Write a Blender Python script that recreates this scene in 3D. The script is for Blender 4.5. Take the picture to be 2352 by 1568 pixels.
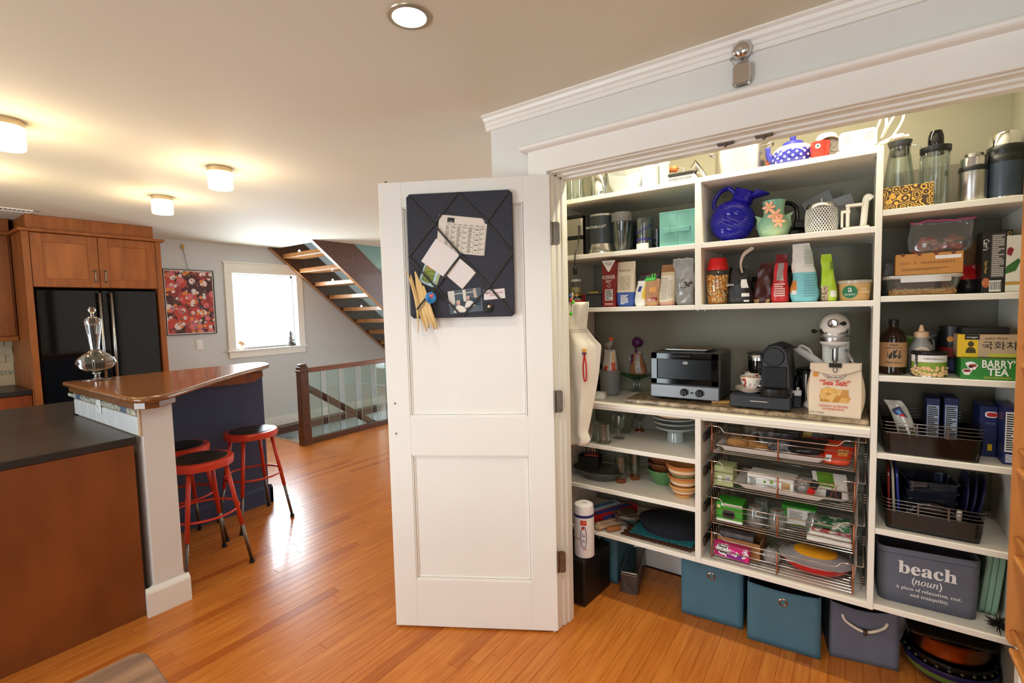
import bpy, math, random
from mathutils import Vector, Matrix, noise
R = math.radians
PI = math.pi
sc = bpy.context.scene
C = sc.collection
for o in list(bpy.data.objects):
    bpy.data.objects.remove(o)

# ------------------------------------------------------------ camera
cam = bpy.data.cameras.new('camera')
cam.sensor_width = 36; cam.lens = 17.0132; cam.clip_start = .02; cam.clip_end = 200
co = bpy.data.objects.new('camera', cam); C.objects.link(co)
m = Matrix(((0.814804, -0.01705, 0.579486), (0.579188, 0.067443, -0.8124), (-0.025231, 0.997577, 0.064828))).to_4x4()
m.translation = (0, 0, 1.48)
co.matrix_world = m
sc.camera = co

# ------------------------------------------------------------ world, lights, exposure
w = bpy.data.worlds.new('sky'); sc.world = w; w.use_nodes = True
bg = w.node_tree.nodes['Background']; bg.inputs[0].default_value = (.88, .94, 1, 1); bg.inputs[1].default_value = 3.6
sc.view_settings.view_transform = 'Standard'; sc.view_settings.look = 'None'
sc.view_settings.exposure = 0; sc.view_settings.gamma = 1; sc.view_settings.use_curve_mapping = False
try:
    sc.cycles.use_denoising = True; sc.cycles.denoiser = 'OPENIMAGEDENOISE'
    sc.cycles.max_bounces = 8; sc.cycles.diffuse_bounces = 5; sc.cycles.glossy_bounces = 4
    sc.cycles.transmission_bounces = 8; sc.cycles.transparent_max_bounces = 16
    sc.cycles.sample_clamp_indirect = 6; sc.cycles.caustics_reflective = False; sc.cycles.caustics_refractive = False
    sc.cycles.blur_glossy = .5
except Exception:
    pass

def light(name, kind, loc, energy, color, rot=(0, 0, 0), size=None, size_y=None, spot=None, blend=.5, radius=None):
    l = bpy.data.lights.new(name, kind); l.energy = energy; l.color = color
    if kind == 'AREA':
        l.shape = 'RECTANGLE'; l.size = size; l.size_y = size_y or size
    if kind == 'SPOT':
        l.spot_size = R(spot); l.spot_blend = blend
    if radius is not None and kind != 'AREA':
        l.shadow_soft_size = radius
    o = bpy.data.objects.new(name, l); C.objects.link(o); o.location = loc; o.rotation_euler = rot
    return o
DAY = (.80, .94, 1); WARM = (1, .78, .50); LED = (1, .89, .64)
# daylight through an added opening and a window behind the camera, the stair window and the far end window
light('daylight_added_opening', 'AREA', (-3.2, -2.74, .85), 70, DAY, (R(90), 0, 0), 1.78, 1.6)  # unseen opening, added low to brighten the lower door leaf
light('daylight_rear_window', 'AREA', (.55, -2.74, 1.5), 12, DAY, (R(90), 0, 0), 1.78, 1.54)
light('daylight_stair_window', 'AREA', (-6.62, 3.35, 1.6), 130, (.86, .95, 1), (0, R(-90), 0), 1.1, 1.0)
light('daylight_far_window', 'AREA', (-3.4, 6.64, 1.35), 25, DAY, (R(-90), 0, 0), 2.7, 1.9)
light('daylight_upper_hall', 'AREA', (-5.8, 5.2, 4.3), 30, DAY, (0, 0, 0), 1.0, 1.6)
# strip light over the pantry shelves, inside the closet behind the header
light('pantry_strip_light', 'AREA', (-.45, 2.14, 2.365), 19, LED, (R(14), 0, 0), 1.5, .05)
# bulb of the recessed ceiling can
light('recessed_bulb', 'SPOT', (-1.127, 1.084, 2.365), 13, (1, .92, .80), (0, 0, 0), spot=125, blend=.7, radius=.055)
# two more cans of the ceiling row, above the camera
light('recessed_bulb', 'SPOT', (-.75, -.25, 2.365), 42, (1, .96, .88), (0, 0, 0), spot=150, blend=.45, radius=.055)
light('recessed_bulb', 'SPOT', (.15, .45, 2.365), 42, (1, .95, .84), (0, 0, 0), spot=150, blend=.5, radius=.055)

# ------------------------------------------------------------ materials
def lin(c):
    return tuple(((x / 255) / 12.92 if x / 255 <= .04045 else ((x / 255 + .055) / 1.055) ** 2.4) for x in c[:3]) + (1,)
MATS = {}
def mat(name, rgb, rough=.5, metal=0, var=.06, scale=30, bump=0, bscale=200, rgb2=None, stretch=None, ior=1.45, trans=0, alpha=1, emit=None, estr=0, coat=0, mode='noise', detail=3, attr=None, contrast=None, spec=.5):
    """procedural material: a base colour varied by a noise (grain, marbling, weave), optional fine bump"""
    if name in MATS: return MATS[name]
    m = bpy.data.materials.new(name); m.use_nodes = True; MATS[name] = m
    nt = m.node_tree; N = nt.nodes; L = nt.links; P = N['Principled BSDF']
    P.inputs['Roughness'].default_value = rough; P.inputs['Metallic'].default_value = metal
    P.inputs['IOR'].default_value = ior; P.inputs['Specular IOR Level'].default_value = spec
    P.inputs['Coat Weight'].default_value = coat; P.inputs['Coat Roughness'].default_value = .08
    c = lin(rgb)
    tc = N.new('ShaderNodeTexCoord'); mp = N.new('ShaderNodeMapping'); L.new(tc.outputs['Object'], mp.inputs[0])
    if stretch: mp.inputs['Scale'].default_value = stretch
    if mode == 'voronoi':
        nz = N.new('ShaderNodeTexVoronoi'); nz.inputs['Scale'].default_value = scale; fac = nz.outputs['Color']
    elif mode == 'wave':
        nz = N.new('ShaderNodeTexWave'); nz.inputs['Scale'].default_value = scale; nz.inputs['Distortion'].default_value = 5
        nz.inputs['Detail'].default_value = detail; fac = nz.outputs['Fac']
    else:
        nz = N.new('ShaderNodeTexNoise'); nz.inputs['Scale'].default_value = scale; nz.inputs['Detail'].default_value = detail; fac = nz.outputs['Fac']
    L.new(mp.outputs[0], nz.inputs['Vector'])
    rp = N.new('ShaderNodeValToRGB'); L.new(fac, rp.inputs[0])
    c2 = lin(rgb2) if rgb2 else tuple(min(1, x * (1 + var)) for x in c[:3]) + (1,)
    c1 = c if rgb2 else tuple(x * (1 - var) for x in c[:3]) + (1,)
    lo, hi = contrast or (.3, .7)
    rp.color_ramp.elements[0].position = lo; rp.color_ramp.elements[1].position = hi
    rp.color_ramp.elements[0].color = c1; rp.color_ramp.elements[1].color = c2
    col = rp.outputs[0]
    if attr:   # per-piece tone stored with the piece
        at = N.new('ShaderNodeAttribute'); at.attribute_name = attr
        hs = N.new('ShaderNodeMix'); hs.data_type = 'RGBA'; hs.blend_type = 'MULTIPLY'; hs.inputs[0].default_value = 1
        L.new(col, hs.inputs[6]); L.new(at.outputs['Color'], hs.inputs[7]); col = hs.outputs[2]
    L.new(col, P.inputs['Base Color'])
    if bump:
        bn = N.new('ShaderNodeTexNoise'); bn.inputs['Scale'].default_value = bscale; L.new(mp.outputs[0], bn.inputs['Vector'])
        b = N.new('ShaderNodeBump'); b.inputs['Strength'].default_value = bump; b.inputs['Distance'].default_value = .002
        L.new(bn.outputs['Fac'], b.inputs['Height']); L.new(b.outputs[0], P.inputs['Normal'])
    if trans: P.inputs['Transmission Weight'].default_value = trans
    if alpha < 1: P.inputs['Alpha'].default_value = alpha
    if emit: P.inputs['Emission Color'].default_value = lin(emit); P.inputs['Emission Strength'].default_value = estr
    return m
def clear(name, tint=(240, 244, 244), refl=.12, rough=.02, haze=0, hcol=(230, 235, 235)):
    """thin clear glass or film: tinted see-through with a fresnel gloss and an optional milky haze"""
    if name in MATS: return MATS[name]
    m = bpy.data.materials.new(name); m.use_nodes = True; MATS[name] = m
    nt = m.node_tree; N = nt.nodes; L = nt.links; N.remove(N['Principled BSDF']); out = N['Material Output']
    t = N.new('ShaderNodeBsdfTransparent'); t.inputs[0].default_value = lin(tint)
    g = N.new('ShaderNodeBsdfGlossy'); g.inputs[0].default_value = (1, 1, 1, 1); g.inputs['Roughness'].default_value = rough
    nz = N.new('ShaderNodeTexNoise'); nz.inputs['Scale'].default_value = 40
    fr = N.new('ShaderNodeLayerWeight'); fr.inputs[0].default_value = .35
    mu = N.new('ShaderNodeMath'); mu.operation = 'MULTIPLY_ADD'; L.new(fr.outputs['Fresnel'], mu.inputs[0]); mu.inputs[1].default_value = .42; mu.inputs[2].default_value = refl * .2
    x = N.new('ShaderNodeMixShader'); L.new(mu.outputs[0], x.inputs[0]); L.new(t.outputs[0], x.inputs[1]); L.new(g.outputs[0], x.inputs[2])
    last = x
    if haze:
        d = N.new('ShaderNodeBsdfDiffuse'); d.inputs[0].default_value = lin(hcol)
        ma = N.new('ShaderNodeMath'); ma.operation = 'MULTIPLY_ADD'; L.new(nz.outputs['Fac'], ma.inputs[0]); ma.inputs[1].default_value = haze * .5; ma.inputs[2].default_value = haze * .75
        y = N.new('ShaderNodeMixShader'); L.new(ma.outputs[0], y.inputs[0]); L.new(x.outputs[0], y.inputs[1]); L.new(d.outputs[0], y.inputs[2]); last = y
    L.new(last.outputs[0], out.inputs[0])
    return m
def flat(rgb, rough=.6):
    return mat('print_%d_%d_%d' % tuple(rgb), rgb, rough, var=.03)

# ------------------------------------------------------------ mesh building
class G:
    def __init__(s): s.v = []; s.f = []; s.mi = []; s.sm = []
    def add(s, vs, fs, mi=0, sm=False, M=None):
        o = len(s.v)
        s.v += [tuple(M @ Vector(p)) for p in vs] if M else [tuple(p) for p in vs]
        for q in fs: s.f.append(tuple(o + i for i in q)); s.mi.append(mi); s.sm.append(sm)
        return s
    def box(s, x0, y0, z0, x1, y1, z1, b=0, mi=0, M=None):
        if x0 > x1: x0, x1 = x1, x0
        if y0 > y1: y0, y1 = y1, y0
        if z0 > z1: z0, z1 = z1, z0
        b = min(b, (x1 - x0) / 2.01, (y1 - y0) / 2.01, (z1 - z0) / 2.01)
        if b <= 0:
            vs = [(x, y, z) for z in (z0, z1) for y in (y0, y1) for x in (x0, x1)]
            return s.add(vs, [(0, 2, 3, 1), (4, 5, 7, 6), (0, 1, 5, 4), (2, 6, 7, 3), (0, 4, 6, 2), (1, 3, 7, 5)], mi, False, M)
        vs = []; ix = {}
        X = (x0, x1); Y = (y0, y1); Zz = (z0, z1)
        for i in (0, 1):
            for j in (0, 1):
                for k in (0, 1):
                    sx, sy, sz = (b if i == 0 else -b), (b if j == 0 else -b), (b if k == 0 else -b)
                    for a, p in enumerate(((X[i], Y[j] + sy, Zz[k] + sz), (X[i] + sx, Y[j], Zz[k] + sz), (X[i] + sx, Y[j] + sy, Zz[k]))):
                        ix[i, j, k, a] = len(vs); vs.append(p)
        fs = []
        for i in (0, 1):
            q = [ix[i, 0, 0, 0], ix[i, 1, 0, 0], ix[i, 1, 1, 0], ix[i, 0, 1, 0]]; fs.append(q if i else q[::-1])
            q = [ix[0, i, 0, 1], ix[1, i, 0, 1], ix[1, i, 1, 1], ix[0, i, 1, 1]]; fs.append(q[::-1] if i else q)
            q = [ix[0, 0, i, 2], ix[1, 0, i, 2], ix[1, 1, i, 2], ix[0, 1, i, 2]]; fs.append(q if i else q[::-1])
        for i in (0, 1):
            for j in (0, 1):
                q = [ix[i, j, 0, 0], ix[i, j, 1, 0], ix[i, j, 1, 1], ix[i, j, 0, 1]]; fs.append(q if (i ^ j) else q[::-1])
                q = [ix[i, 0, j, 0], ix[i, 1, j, 0], ix[i, 1, j, 2], ix[i, 0, j, 2]]; fs.append(q[::-1] if (i ^ j) else q)
                q = [ix[0, i, j, 1], ix[1, i, j, 1], ix[1, i, j, 2], ix[0, i, j, 2]]; fs.append(q if (i ^ j) else q[::-1])
        for i in (0, 1):
            for j in (0, 1):
                for k in (0, 1):
                    q = [ix[i, j, k, 0], ix[i, j, k, 1], ix[i, j, k, 2]]; fs.append(q if (i ^ j ^ k) else q[::-1])
        return s.add(vs, fs, mi, False, M)
    def lathe(s, prof, n=24, c=(0, 0, 0), mi=0, M=None, sx=1, sy=1, a0=0, a1=2 * PI, wob=None):
        """revolve (r, z) profile about z; sharp profile corners keep an edge"""
        full = abs(a1 - a0 - 2 * PI) < 1e-6; k = n if full else n + 1
        segs = []; cur = [prof[0]]
        for i in range(1, len(prof)):
            cur.append(prof[i])
            if i < len(prof) - 1:
                a = Vector((prof[i][0] - prof[i - 1][0], prof[i][1] - prof[i - 1][1])); b = Vector((prof[i + 1][0] - prof[i][0], prof[i + 1][1] - prof[i][1]))
                if a.length > 1e-9 and b.length > 1e-9 and a.angle(b) > R(38): segs.append(cur); cur = [prof[i]]
        segs.append(cur)
        for sg in segs:
            vs = []; fs = []
            for r, z in sg:
                for i in range(k):
                    t = a0 + (a1 - a0) * i / n; rr = r * (wob(t, z) if wob else 1)
                    vs.append((c[0] + rr * math.cos(t) * sx, c[1] + rr * math.sin(t) * sy, c[2] + z))
            for j in range(len(sg) - 1):
                for i in range(n):
                    i2 = (i + 1) % k
                    fs.append((j * k + i, j * k + i2, (j + 1) * k + i2, (j + 1) * k + i))
            s.add(vs, fs, mi, True, M)
        return s
    def cyl(s, r, z0, z1, n=20, c=(0, 0, 0), mi=0, M=None, r2=None, b=0):
        r2 = r if r2 is None else r2; b = min(b, r * .45, abs(z1 - z0) * .45)
        p = [(0, z0), (r - b, z0)] + ([(r, z0 + b)] if b else []) + ([(r2, z1 - b)] if b else []) + [(r2 - b, z1), (0, z1)]
        return s.lathe(p, n, c, mi, M)
    def tube(s, pts, r, n=8, mi=0, closed=False, M=None, flatten=None):
        pts = [Vector(p) for p in pts]; k = len(pts); vs = []; fs = []
        ref = None
        for i, p in enumerate(pts):
            a = pts[(i - 1) % k] if (closed or i) else p; b = pts[(i + 1) % k] if (closed or i < k - 1) else p
            t = (b - a).normalized() if (b - a).length > 1e-9 else Vector((0, 0, 1))
            if ref is None:
                ref = Vector((0, 0, 1)) if abs(t.z) < .9 else Vector((1, 0, 0))
            u = t.cross(ref)
            if u.length < 1e-6: u = t.orthogonal()
            u.normalize(); v = u.cross(t).normalized(); ref = v
            rr = r[i] if isinstance(r, (list, tuple)) else r
            for j in range(n):
                an = 2 * PI * j / n
                vs.append(p + u * (math.cos(an) * rr) + v * (math.sin(an) * rr * (flatten or 1)))
        for i in range(k if closed else k - 1):
            for j in range(n):
                fs.append((i * n + j, i * n + (j + 1) % n, ((i + 1) % k) * n + (j + 1) % n, ((i + 1) % k) * n + j))
        if not closed: fs.append(tuple(range(n))[::-1]); fs.append(tuple((k - 1) * n + j for j in range(n)))
        return s.add(vs, fs, mi, n > 5, M)
    def prism(s, poly, d0, d1, ax='y', mi=0, M=None, b=0):
        """outline in two axes extruded along a third; ax y: (x,z), x: (y,z), z: (x,y)"""
        def P(p, d): return (p[0], d, p[1]) if ax == 'y' else (d, p[0], p[1]) if ax == 'x' else (p[0], p[1], d)
        k = len(poly); A = sum(poly[i][0] * poly[(i + 1) % k][1] - poly[(i + 1) % k][0] * poly[i][1] for i in range(k))
        poly = list(poly) if A > 0 else list(poly)[::-1]
        rings = [(poly, d0), (poly, d1)]
        if b:
            cx = sum(p[0] for p in poly) / k; cy = sum(p[1] for p in poly) / k
            ins = []
            for p in poly:
                v = Vector((p[0] - cx, p[1] - cy)); l = max(v.length, 1e-6); v *= (l - b) / l; ins.append((cx + v.x, cy + v.y))
            sg = 1 if d1 > d0 else -1
            rings = [(ins, d0), (poly, d0 + b * sg), (poly, d1 - b * sg), (ins, d1)]
        vs = [P(p, d) for pl, d in rings for p in pl]; fs = []; nr = len(rings)
        for r_ in range(nr - 1):
            for i in range(k): fs.append((r_ * k + i, r_ * k + (i + 1) % k, (r_ + 1) * k + (i + 1) % k, (r_ + 1) * k + i))
        fs.append(tuple(range(k))[::-1]); fs.append(tuple((nr - 1) * k + i for i in range(k)))
        if (ax == 'y') == (d1 > d0): fs = [q[::-1] for q in fs]
        return s.add(vs, fs, mi, False, M)
    def ball(s, r, c=(0, 0, 0), n=16, m=10, sc_=(1, 1, 1), mi=0, M=None, bump=0, seed=0, bs=3):
        vs = []; fs = []
        for j in range(m + 1):
            th = PI * j / m
            for i in range(n):
                ph = 2 * PI * i / n; d = Vector((math.sin(th) * math.cos(ph), math.sin(th) * math.sin(ph), -math.cos(th)))
                k = 1 + (bump * noise.noise(d * bs + Vector((seed * 7.3, seed, 0))) if bump else 0)
                vs.append((c[0] + d.x * r * k * sc_[0], c[1] + d.y * r * k * sc_[1], c[2] + d.z * r * k * sc_[2]))
        for j in range(m):
            for i in range(n): fs.append((j * n + i, j * n + (i + 1) % n, (j + 1) * n + (i + 1) % n, (j + 1) * n + i))
        return s.add(vs, fs, mi, True, M)
    def sheet(s, fn, nu, nv, mi=0, sm=True, th=0, M=None, loop=False):
        """fn(u,v) -> point, u,v in 0..1; th gives the sheet a thickness"""
        P_ = [[Vector(fn(i / nu, j / nv)) for i in range(nu + (0 if loop else 1))] for j in range(nv + 1)]
        k = nu if loop else nu + 1
        vs = [p for row in P_ for p in row]
        fs = [(j * k + i, j * k + (i + 1) % k, (j + 1) * k + (i + 1) % k, (j + 1) * k + i) for j in range(nv) for i in range(nu)]
        if th:
            nrm = [Vector((0, 0, 0)) for _ in vs]
            for q in fs:
                nn = (vs[q[2]] - vs[q[0]]).cross(vs[q[3]] - vs[q[1]])
                for i in q: nrm[i] += nn
            o = len(vs); vs = vs + [p - (q.normalized() if q.length > 0 else q) * th for p, q in zip(vs, nrm)]
            fb = [tuple(o + i for i in q[::-1]) for q in fs]
            ed = []
            if not loop:
                for j in range(nv): ed.append((j * k, (j + 1) * k, o + (j + 1) * k, o + j * k)); ed.append(((j + 1) * k + nu, j * k + nu, o + j * k + nu, o + (j + 1) * k + nu))
            for i in range(nu):
                a, b = i, (i + 1) % k; ed.append((b, a, o + a, o + b)); a += nv * k; b += nv * k; ed.append((a, b, o + b, o + a))
            fs = fs + fb + ed
        return s.add(vs, fs, mi, sm, M)
NM = {}
def build(name, g, mats, parent=None, loc=None, rot=None):
    me = bpy.data.meshes.new(name); me.from_pydata([tuple(p) for p in g.v], [], g.f)
    if not isinstance(mats, (list, tuple)): mats = [mats]
    for m in mats: me.materials.append(m)
    me.polygons.foreach_set('material_index', g.mi); me.polygons.foreach_set('use_smooth', g.sm)
    me.update()
    o = bpy.data.objects.new(name, me); C.objects.link(o)
    if parent: o.parent = parent
    if loc: o.location = loc
    if rot: o.rotation_euler = rot
    return o
def tag(o, label, cat, group=None, kind=None):
    if label: o['label'] = label
    if cat: o['category'] = cat
    if group: o['group'] = group
    if kind: o['kind'] = kind
    return o
def thing(name, label, cat, loc=(0, 0, 0), rz=0, group=None, rot=None):
    o = bpy.data.objects.new(name, None); C.objects.link(o); o.empty_display_size = .05
    o.location = loc; o.rotation_euler = rot or (0, 0, rz)
    return tag(o, label, cat, group)
def struct(name, g, m, parent=None):
    o = build(name, g, m, parent)
    if not parent: o['kind'] = 'structure'
    return o
def dup(o, loc=None, rz=None, label=None, group=None, parent=None):
    c = o.copy(); C.objects.link(c)
    if parent: c.parent = parent
    if loc is not None: c.location = loc
    if rz is not None: c.rotation_euler = (0, 0, rz)
    if label: c['label'] = label
    if group: c['group'] = group
    for ch in o.children: dup(ch, parent=c)
    return c
FRONT = (R(90), 0, 0)
FIT = []
def txt(s, parent, loc, size, m, rot=FRONT, width=None, name='lettering', align='CENTER', bold=0, ext=.0003, vert='CENTER', space=1, line=1, shear=0):
    FIT.append((s, parent, loc, size, m, rot, width, name, align, bold, ext, vert, space, line, shear))
def make_texts():
    """lettering set as text, turned into thin solid meshes under the thing that carries it"""
    objs = []
    for s, parent, loc, size, m, rot, width, name, align, bold, ext, vert, space, line, shear in FIT:
        cu = bpy.data.curves.new('text_curve', 'FONT'); cu.body = s; cu.size = size; cu.align_x = align; cu.align_y = vert
        cu.extrude = ext; cu.offset = bold; cu.space_character = space; cu.space_line = line; cu.resolution_u = 2; cu.shear = shear
        o = bpy.data.objects.new('text_curve', cu); C.objects.link(o); objs.append(o)
    bpy.context.view_layer.update(); dg = bpy.context.evaluated_depsgraph_get()
    for o, (s, parent, loc, size, m, rot, width, name, *_) in zip(objs, FIT):
        me = bpy.data.meshes.new_from_object(o.evaluated_get(dg), depsgraph=dg); me.name = name; me.materials.clear(); me.materials.append(m)
        q = bpy.data.objects.new(name, me); C.objects.link(q); q.parent = parent; q.location = loc; q.rotation_euler = rot
        if width and len(me.vertices):
            xs = [v.co.x for v in me.vertices]; q.scale.x = width / max(1e-6, max(xs) - min(xs))
    for o in objs: bpy.data.objects.remove(o)
def arc(cx, cy, r, a0, a1, n):
    return [(cx + r * math.cos(a0 + (a1 - a0) * i / n), cy + r * math.sin(a0 + (a1 - a0) * i / n)) for i in range(n + 1)]
def rrect(x0, y0, x1, y1, r, n=4):
    return arc(x1 - r, y0 + r, r, -PI / 2, 0, n) + arc(x1 - r, y1 - r, r, 0, PI / 2, n) + arc(x0 + r, y1 - r, r, PI / 2, PI, n) + arc(x0 + r, y0 + r, r, PI, 1.5 * PI, n)
def spline(pts, n=8):
    """Catmull-Rom through points"""
    P_ = [Vector(p) for p in pts]; out = []
    for i in range(len(P_) - 1):
        a = P_[max(i - 1, 0)]; b = P_[i]; c = P_[i + 1]; d = P_[min(i + 2, len(P_) - 1)]
        for k in range(n):
            t = k / n; out.append(.5 * ((2 * b) + (c - a) * t + (2 * a - 5 * b + 4 * c - d) * t * t + (3 * b - a - 3 * c + d) * t ** 3))
    out.append(P_[-1]); return out
rnd = random.Random(7)


# ============================================================ THE ROOM
CEIL = 2.38
wall_m = mat('painted_wall', (222, 221, 217), .75, var=.02, scale=3, bump=.03, bscale=400)
trim_m = mat('white_gloss_trim', (236, 235, 229), .35, var=.015, scale=4)
ceil_m = mat('ceiling_paint', (221, 217, 198), .8, var=.015, scale=2)
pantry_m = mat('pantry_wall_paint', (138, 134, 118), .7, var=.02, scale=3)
floor_m = mat('oak_floor', (178, 98, 34), .29, rgb2=(202, 126, 54), scale=5, stretch=(14, .9, 1), detail=6, attr='tone', bump=.015, bscale=60, coat=.12, spec=.35)
gap_m = mat('floor_gap', (96, 50, 22), .6)
carpet_m = mat('pale_stair_paint', (214, 214, 210), .7)

g = G()
g.box(-5.1, -2.6, -.05, 2.2, 6.5, -.006); g.box(-6.4, -2.6, -.05, -5.1, 3.05, -.006)
floor = struct('floor', g, gap_m)
# boards run along y; the nearest 300 are parts, the rest one joined part
prng = random.Random(3)
PW = .057; boards = []
x = -6.34
while x < 1.2:
    y = -1.2 - prng.random() * 1.2; yend = 6.4 if x > -5.16 else 3.04
    if x > -1.1: yend = 2.6
    while y < yend - .02:
        l = prng.choice((.45, .7, .9, 1.2, 1.5, 1.9)) * (1 + .2 * prng.random()); y1 = min(y + l, yend)
        t = prng.random() - .5; dk = .22 if prng.random() < .05 else 0; tone = (1 + .12 * t - dk, 1 + .2 * t - dk * 1.5, 1 + .28 * t - dk * 1.8, 1)
        boards.append((x, y, x + PW, y1, tone)); y = y1
    x += PW
def board_size(b):
    cx, cy = (b[0] + b[2]) / 2, (b[1] + b[3]) / 2; q = Vector((cx, cy, -1.48)); d = q.length
    fwd = q.dot(Vector((-.5795, .8124, -.0648)))
    if fwd < .25: return -1
    px = q.dot(Vector((.8148, .5792, -.0252))) / fwd
    if px < -1.2 or px > 1.15: return -1
    hide = .25 if (cx < -2.9 and cy < 1.0) or (cx < -3.8 and cy < 1.95) else 1
    return hide * (b[3] - b[1]) / (d * d * d)
boards.sort(key=board_size, reverse=True)
def board(gr, b):
    gr.box(b[0] + .0002, b[1] + .0003, -.02, b[2] - .0002, b[3] - .0003, 0, .0012)
def tone_attr(o, tones):
    a = o.data.color_attributes.new('tone', 'FLOAT_COLOR', 'POINT')
    a.data.foreach_set('color', [c for t, n in tones for _ in range(n) for c in t])
rest = G(); rt_ = []
for i, b in enumerate(boards):
    if i < 300:
        g = G(); board(g, b); o = build('plank', g, floor_m, floor); tone_attr(o, [(b[4], len(g.v))])
    else:
        board(rest, b); rt_.append((b[4], 24))
o = build('planks', rest, floor_m, floor); tone_attr(o, rt_); o['kind'] = 'stuff'

# ceiling with the stair opening, ceiling can hole left to the trim ring
g = G()
g.box(-5.30, -2.6, CEIL, 2.2, 6.6, CEIL + .12); g.box(-6.5, -2.6, CEIL, -5.30, 3.52, CEIL + .12)
struct('ceiling', g, ceil_m)
# window wall (x = -6.35) with its opening
WX = -6.35
wy0, wy1, wz0, wz1 = 2.925, 3.77, 1.064, 2.027
g = G()
g.box(WX - .15, -2.6, 0, WX, wy0, CEIL); g.box(WX - .15, wy1, -1.6, WX, 6.6, 4.6)
g.box(WX - .15, wy0, -1.6, WX, wy1, wz0); g.box(WX - .15, wy0, wz1, WX, wy1, 4.6); g.box(WX - .15, 3.05, -1.6, WX, 3.06, 0)
struct('wall_left', g, mat('bounce_cooled_paint', (204, 209, 212), .75, var=.02, scale=3))  # wall colour cooled to offset the warm floor bounce
g = G(); cz = .09
g.box(WX, wy0 - cz, wz0, WX + .02, wy0, wz1, .002); g.box(WX, wy1, wz0, WX + .02, wy1 + cz, wz1, .002)
g.box(WX, wy0 - cz, wz1, WX + .022, wy1 + cz, wz1 + .125, .002); g.box(WX, wy0 - cz - .015, wz1 + .125, WX + .035, wy1 + cz + .015, wz1 + .142, .003)
win = struct('window_1', g, trim_m)
g = G(); g.box(WX - .14, wy0 - .11, wz0 - .022, WX + .045, wy1 + .11, wz0, .004); build('sill', g, trim_m, win)
g = G(); g.box(WX, wy0 - .085, wz0 - .1, WX + .02, wy1 + .085, wz0 - .022, .003); build('apron', g, trim_m, win)
g = G()
for a, b, c, d in ((wy0, wz0, wy0 + .03, wz1), (wy1 - .03, wz0, wy1, wz1), (wy0, wz1 - .03, wy1, wz1), (wy0, wz0, wy1, wz0 + .025)):
    g.box(WX - .13, a, b, WX - .09, c, d, .003)
build('sash', g, trim_m, win)
g = G(); g.box(WX - .112, wy0 + .03, wz0 + .025, WX - .108, wy1 - .03, wz1 - .03); build('pane', g, clear('window_glass', (250, 253, 255), .05), win)
# other walls of the room
g = G(); g.box(-6.5, 6.5, -1.6, -4.8, 6.6, 4.6); g.box(-2.0, 6.5, 0, -1.25, 6.6, CEIL); g.box(-4.8, 6.5, 2.3, -2, 6.6, CEIL); g.box(-4.8, 6.5, 0, -2, 6.6, .35); g.box(-1.41, 1.87, 0, -1.3, 6.6, CEIL)
struct('wall_back', g, wall_m)
g = G()
for x0, x1 in ((-6.5, -4.1), (-2.3, -.35), (1.45, 2.3)): g.box(x0, -2.7, 0, x1, -2.6, CEIL)
g.box(-2.3, -2.7, 0, 2.3, -2.6, .72); g.box(-6.5, -2.7, 2.28, 2.3, -2.6, CEIL)
struct('wall_front', g, wall_m)
g = G(); g.box(2.2, -2.7, 0, 2.3, 2.7, CEIL); struct('wall_far_right', g, wall_m)
# stairwell below and above the floor
g = G(); g.box(-5.13, 3.05, -1.6, -5.1, 6.5, -.03); g.box(WX, 3.0, -1.6, -5.1, 3.05, -.03)
for k in range(7): g.box(WX, 3.3 + k * .27, -1.6, -5.13, 3.6 + k * .27, -.19 - k * .19)
struct('trim_stairwell', g, carpet_m)
g = G(); g.box(-5.30, 3.42, CEIL + .12, -5.2, 6.6, 4.6); g.box(WX, 3.42, CEIL + .12, -5.30, 3.52, 4.6); g.box(-6.5, 3.4, 4.6, -5.2, 6.6, 4.7)
struct('wall_upper_hall', g, wall_m)

# pantry wall: front plane y = 1.85, opening from x = -1.10 to .42, up to z = 2.073
PX0, PX1, PZ = -1.10, .42, 2.073
g = G()
g.box(-1.41, 1.85, 0, PX0 - .02, 1.97, CEIL); g.box(PX1 + .02, 1.85, 0, 2.2, 1.97, CEIL); g.box(PX0 - .02, 1.85, PZ + .02, PX1 + .02, 1.97, CEIL)
struct('wall_pantry', g, wall_m)
g = G()
g.box(PX0 - .095, 1.83, 0, PX0, 1.851, PZ + .1, .002); g.box(PX1, 1.83, 0, PX1 + .095, 1.851, PZ + .1, .002); g.box(PX0 - .095, 1.829, PZ, 2.2, 1.851, PZ + .1, .002)
struct('trim_door_casing', g, trim_m)
g = G()   # cornice ledge over the casing: a half-round nose
prof = [(1.851, 2.168)] + [(1.806 + .014 * math.cos(t), 2.183 + .013 * math.sin(t)) for t in [PI * 1.5 - PI * i / 8 for i in range(9)]] + [(1.851, 2.197)]
g.prism(prof, -1.215, 2.2, 'x'); struct('trim_header_ledge', g, trim_m)
g = G()   # stepped crown under the ceiling
prof = [(1.851, 2.318), (1.838, 2.318), (1.838, 2.334), (1.832, 2.337), (1.832, 2.35), (1.822, 2.356), (1.818, 2.368), (1.806, 2.374), (1.806, CEIL), (1.851, CEIL)]
g.prism(prof, -1.432, 2.2, 'x')
struct('trim_crown', g, trim_m)
g = G()   # jamb with two stop ridges, head the same
for a, b, t in ((1.852, 1.895, .004), (1.895, 1.925, .012), (1.925, 1.97, .02)):
    g.box(PX0 - .02, a, 0, PX0 + t, b, PZ, .002); g.box(PX1 - t, a, 0, PX1 + .02, b, PZ, .002); g.box(PX0, a, PZ - t, PX1, b, PZ + .02, .002)
jamb = struct('trim_door_jamb', g, trim_m)
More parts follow.
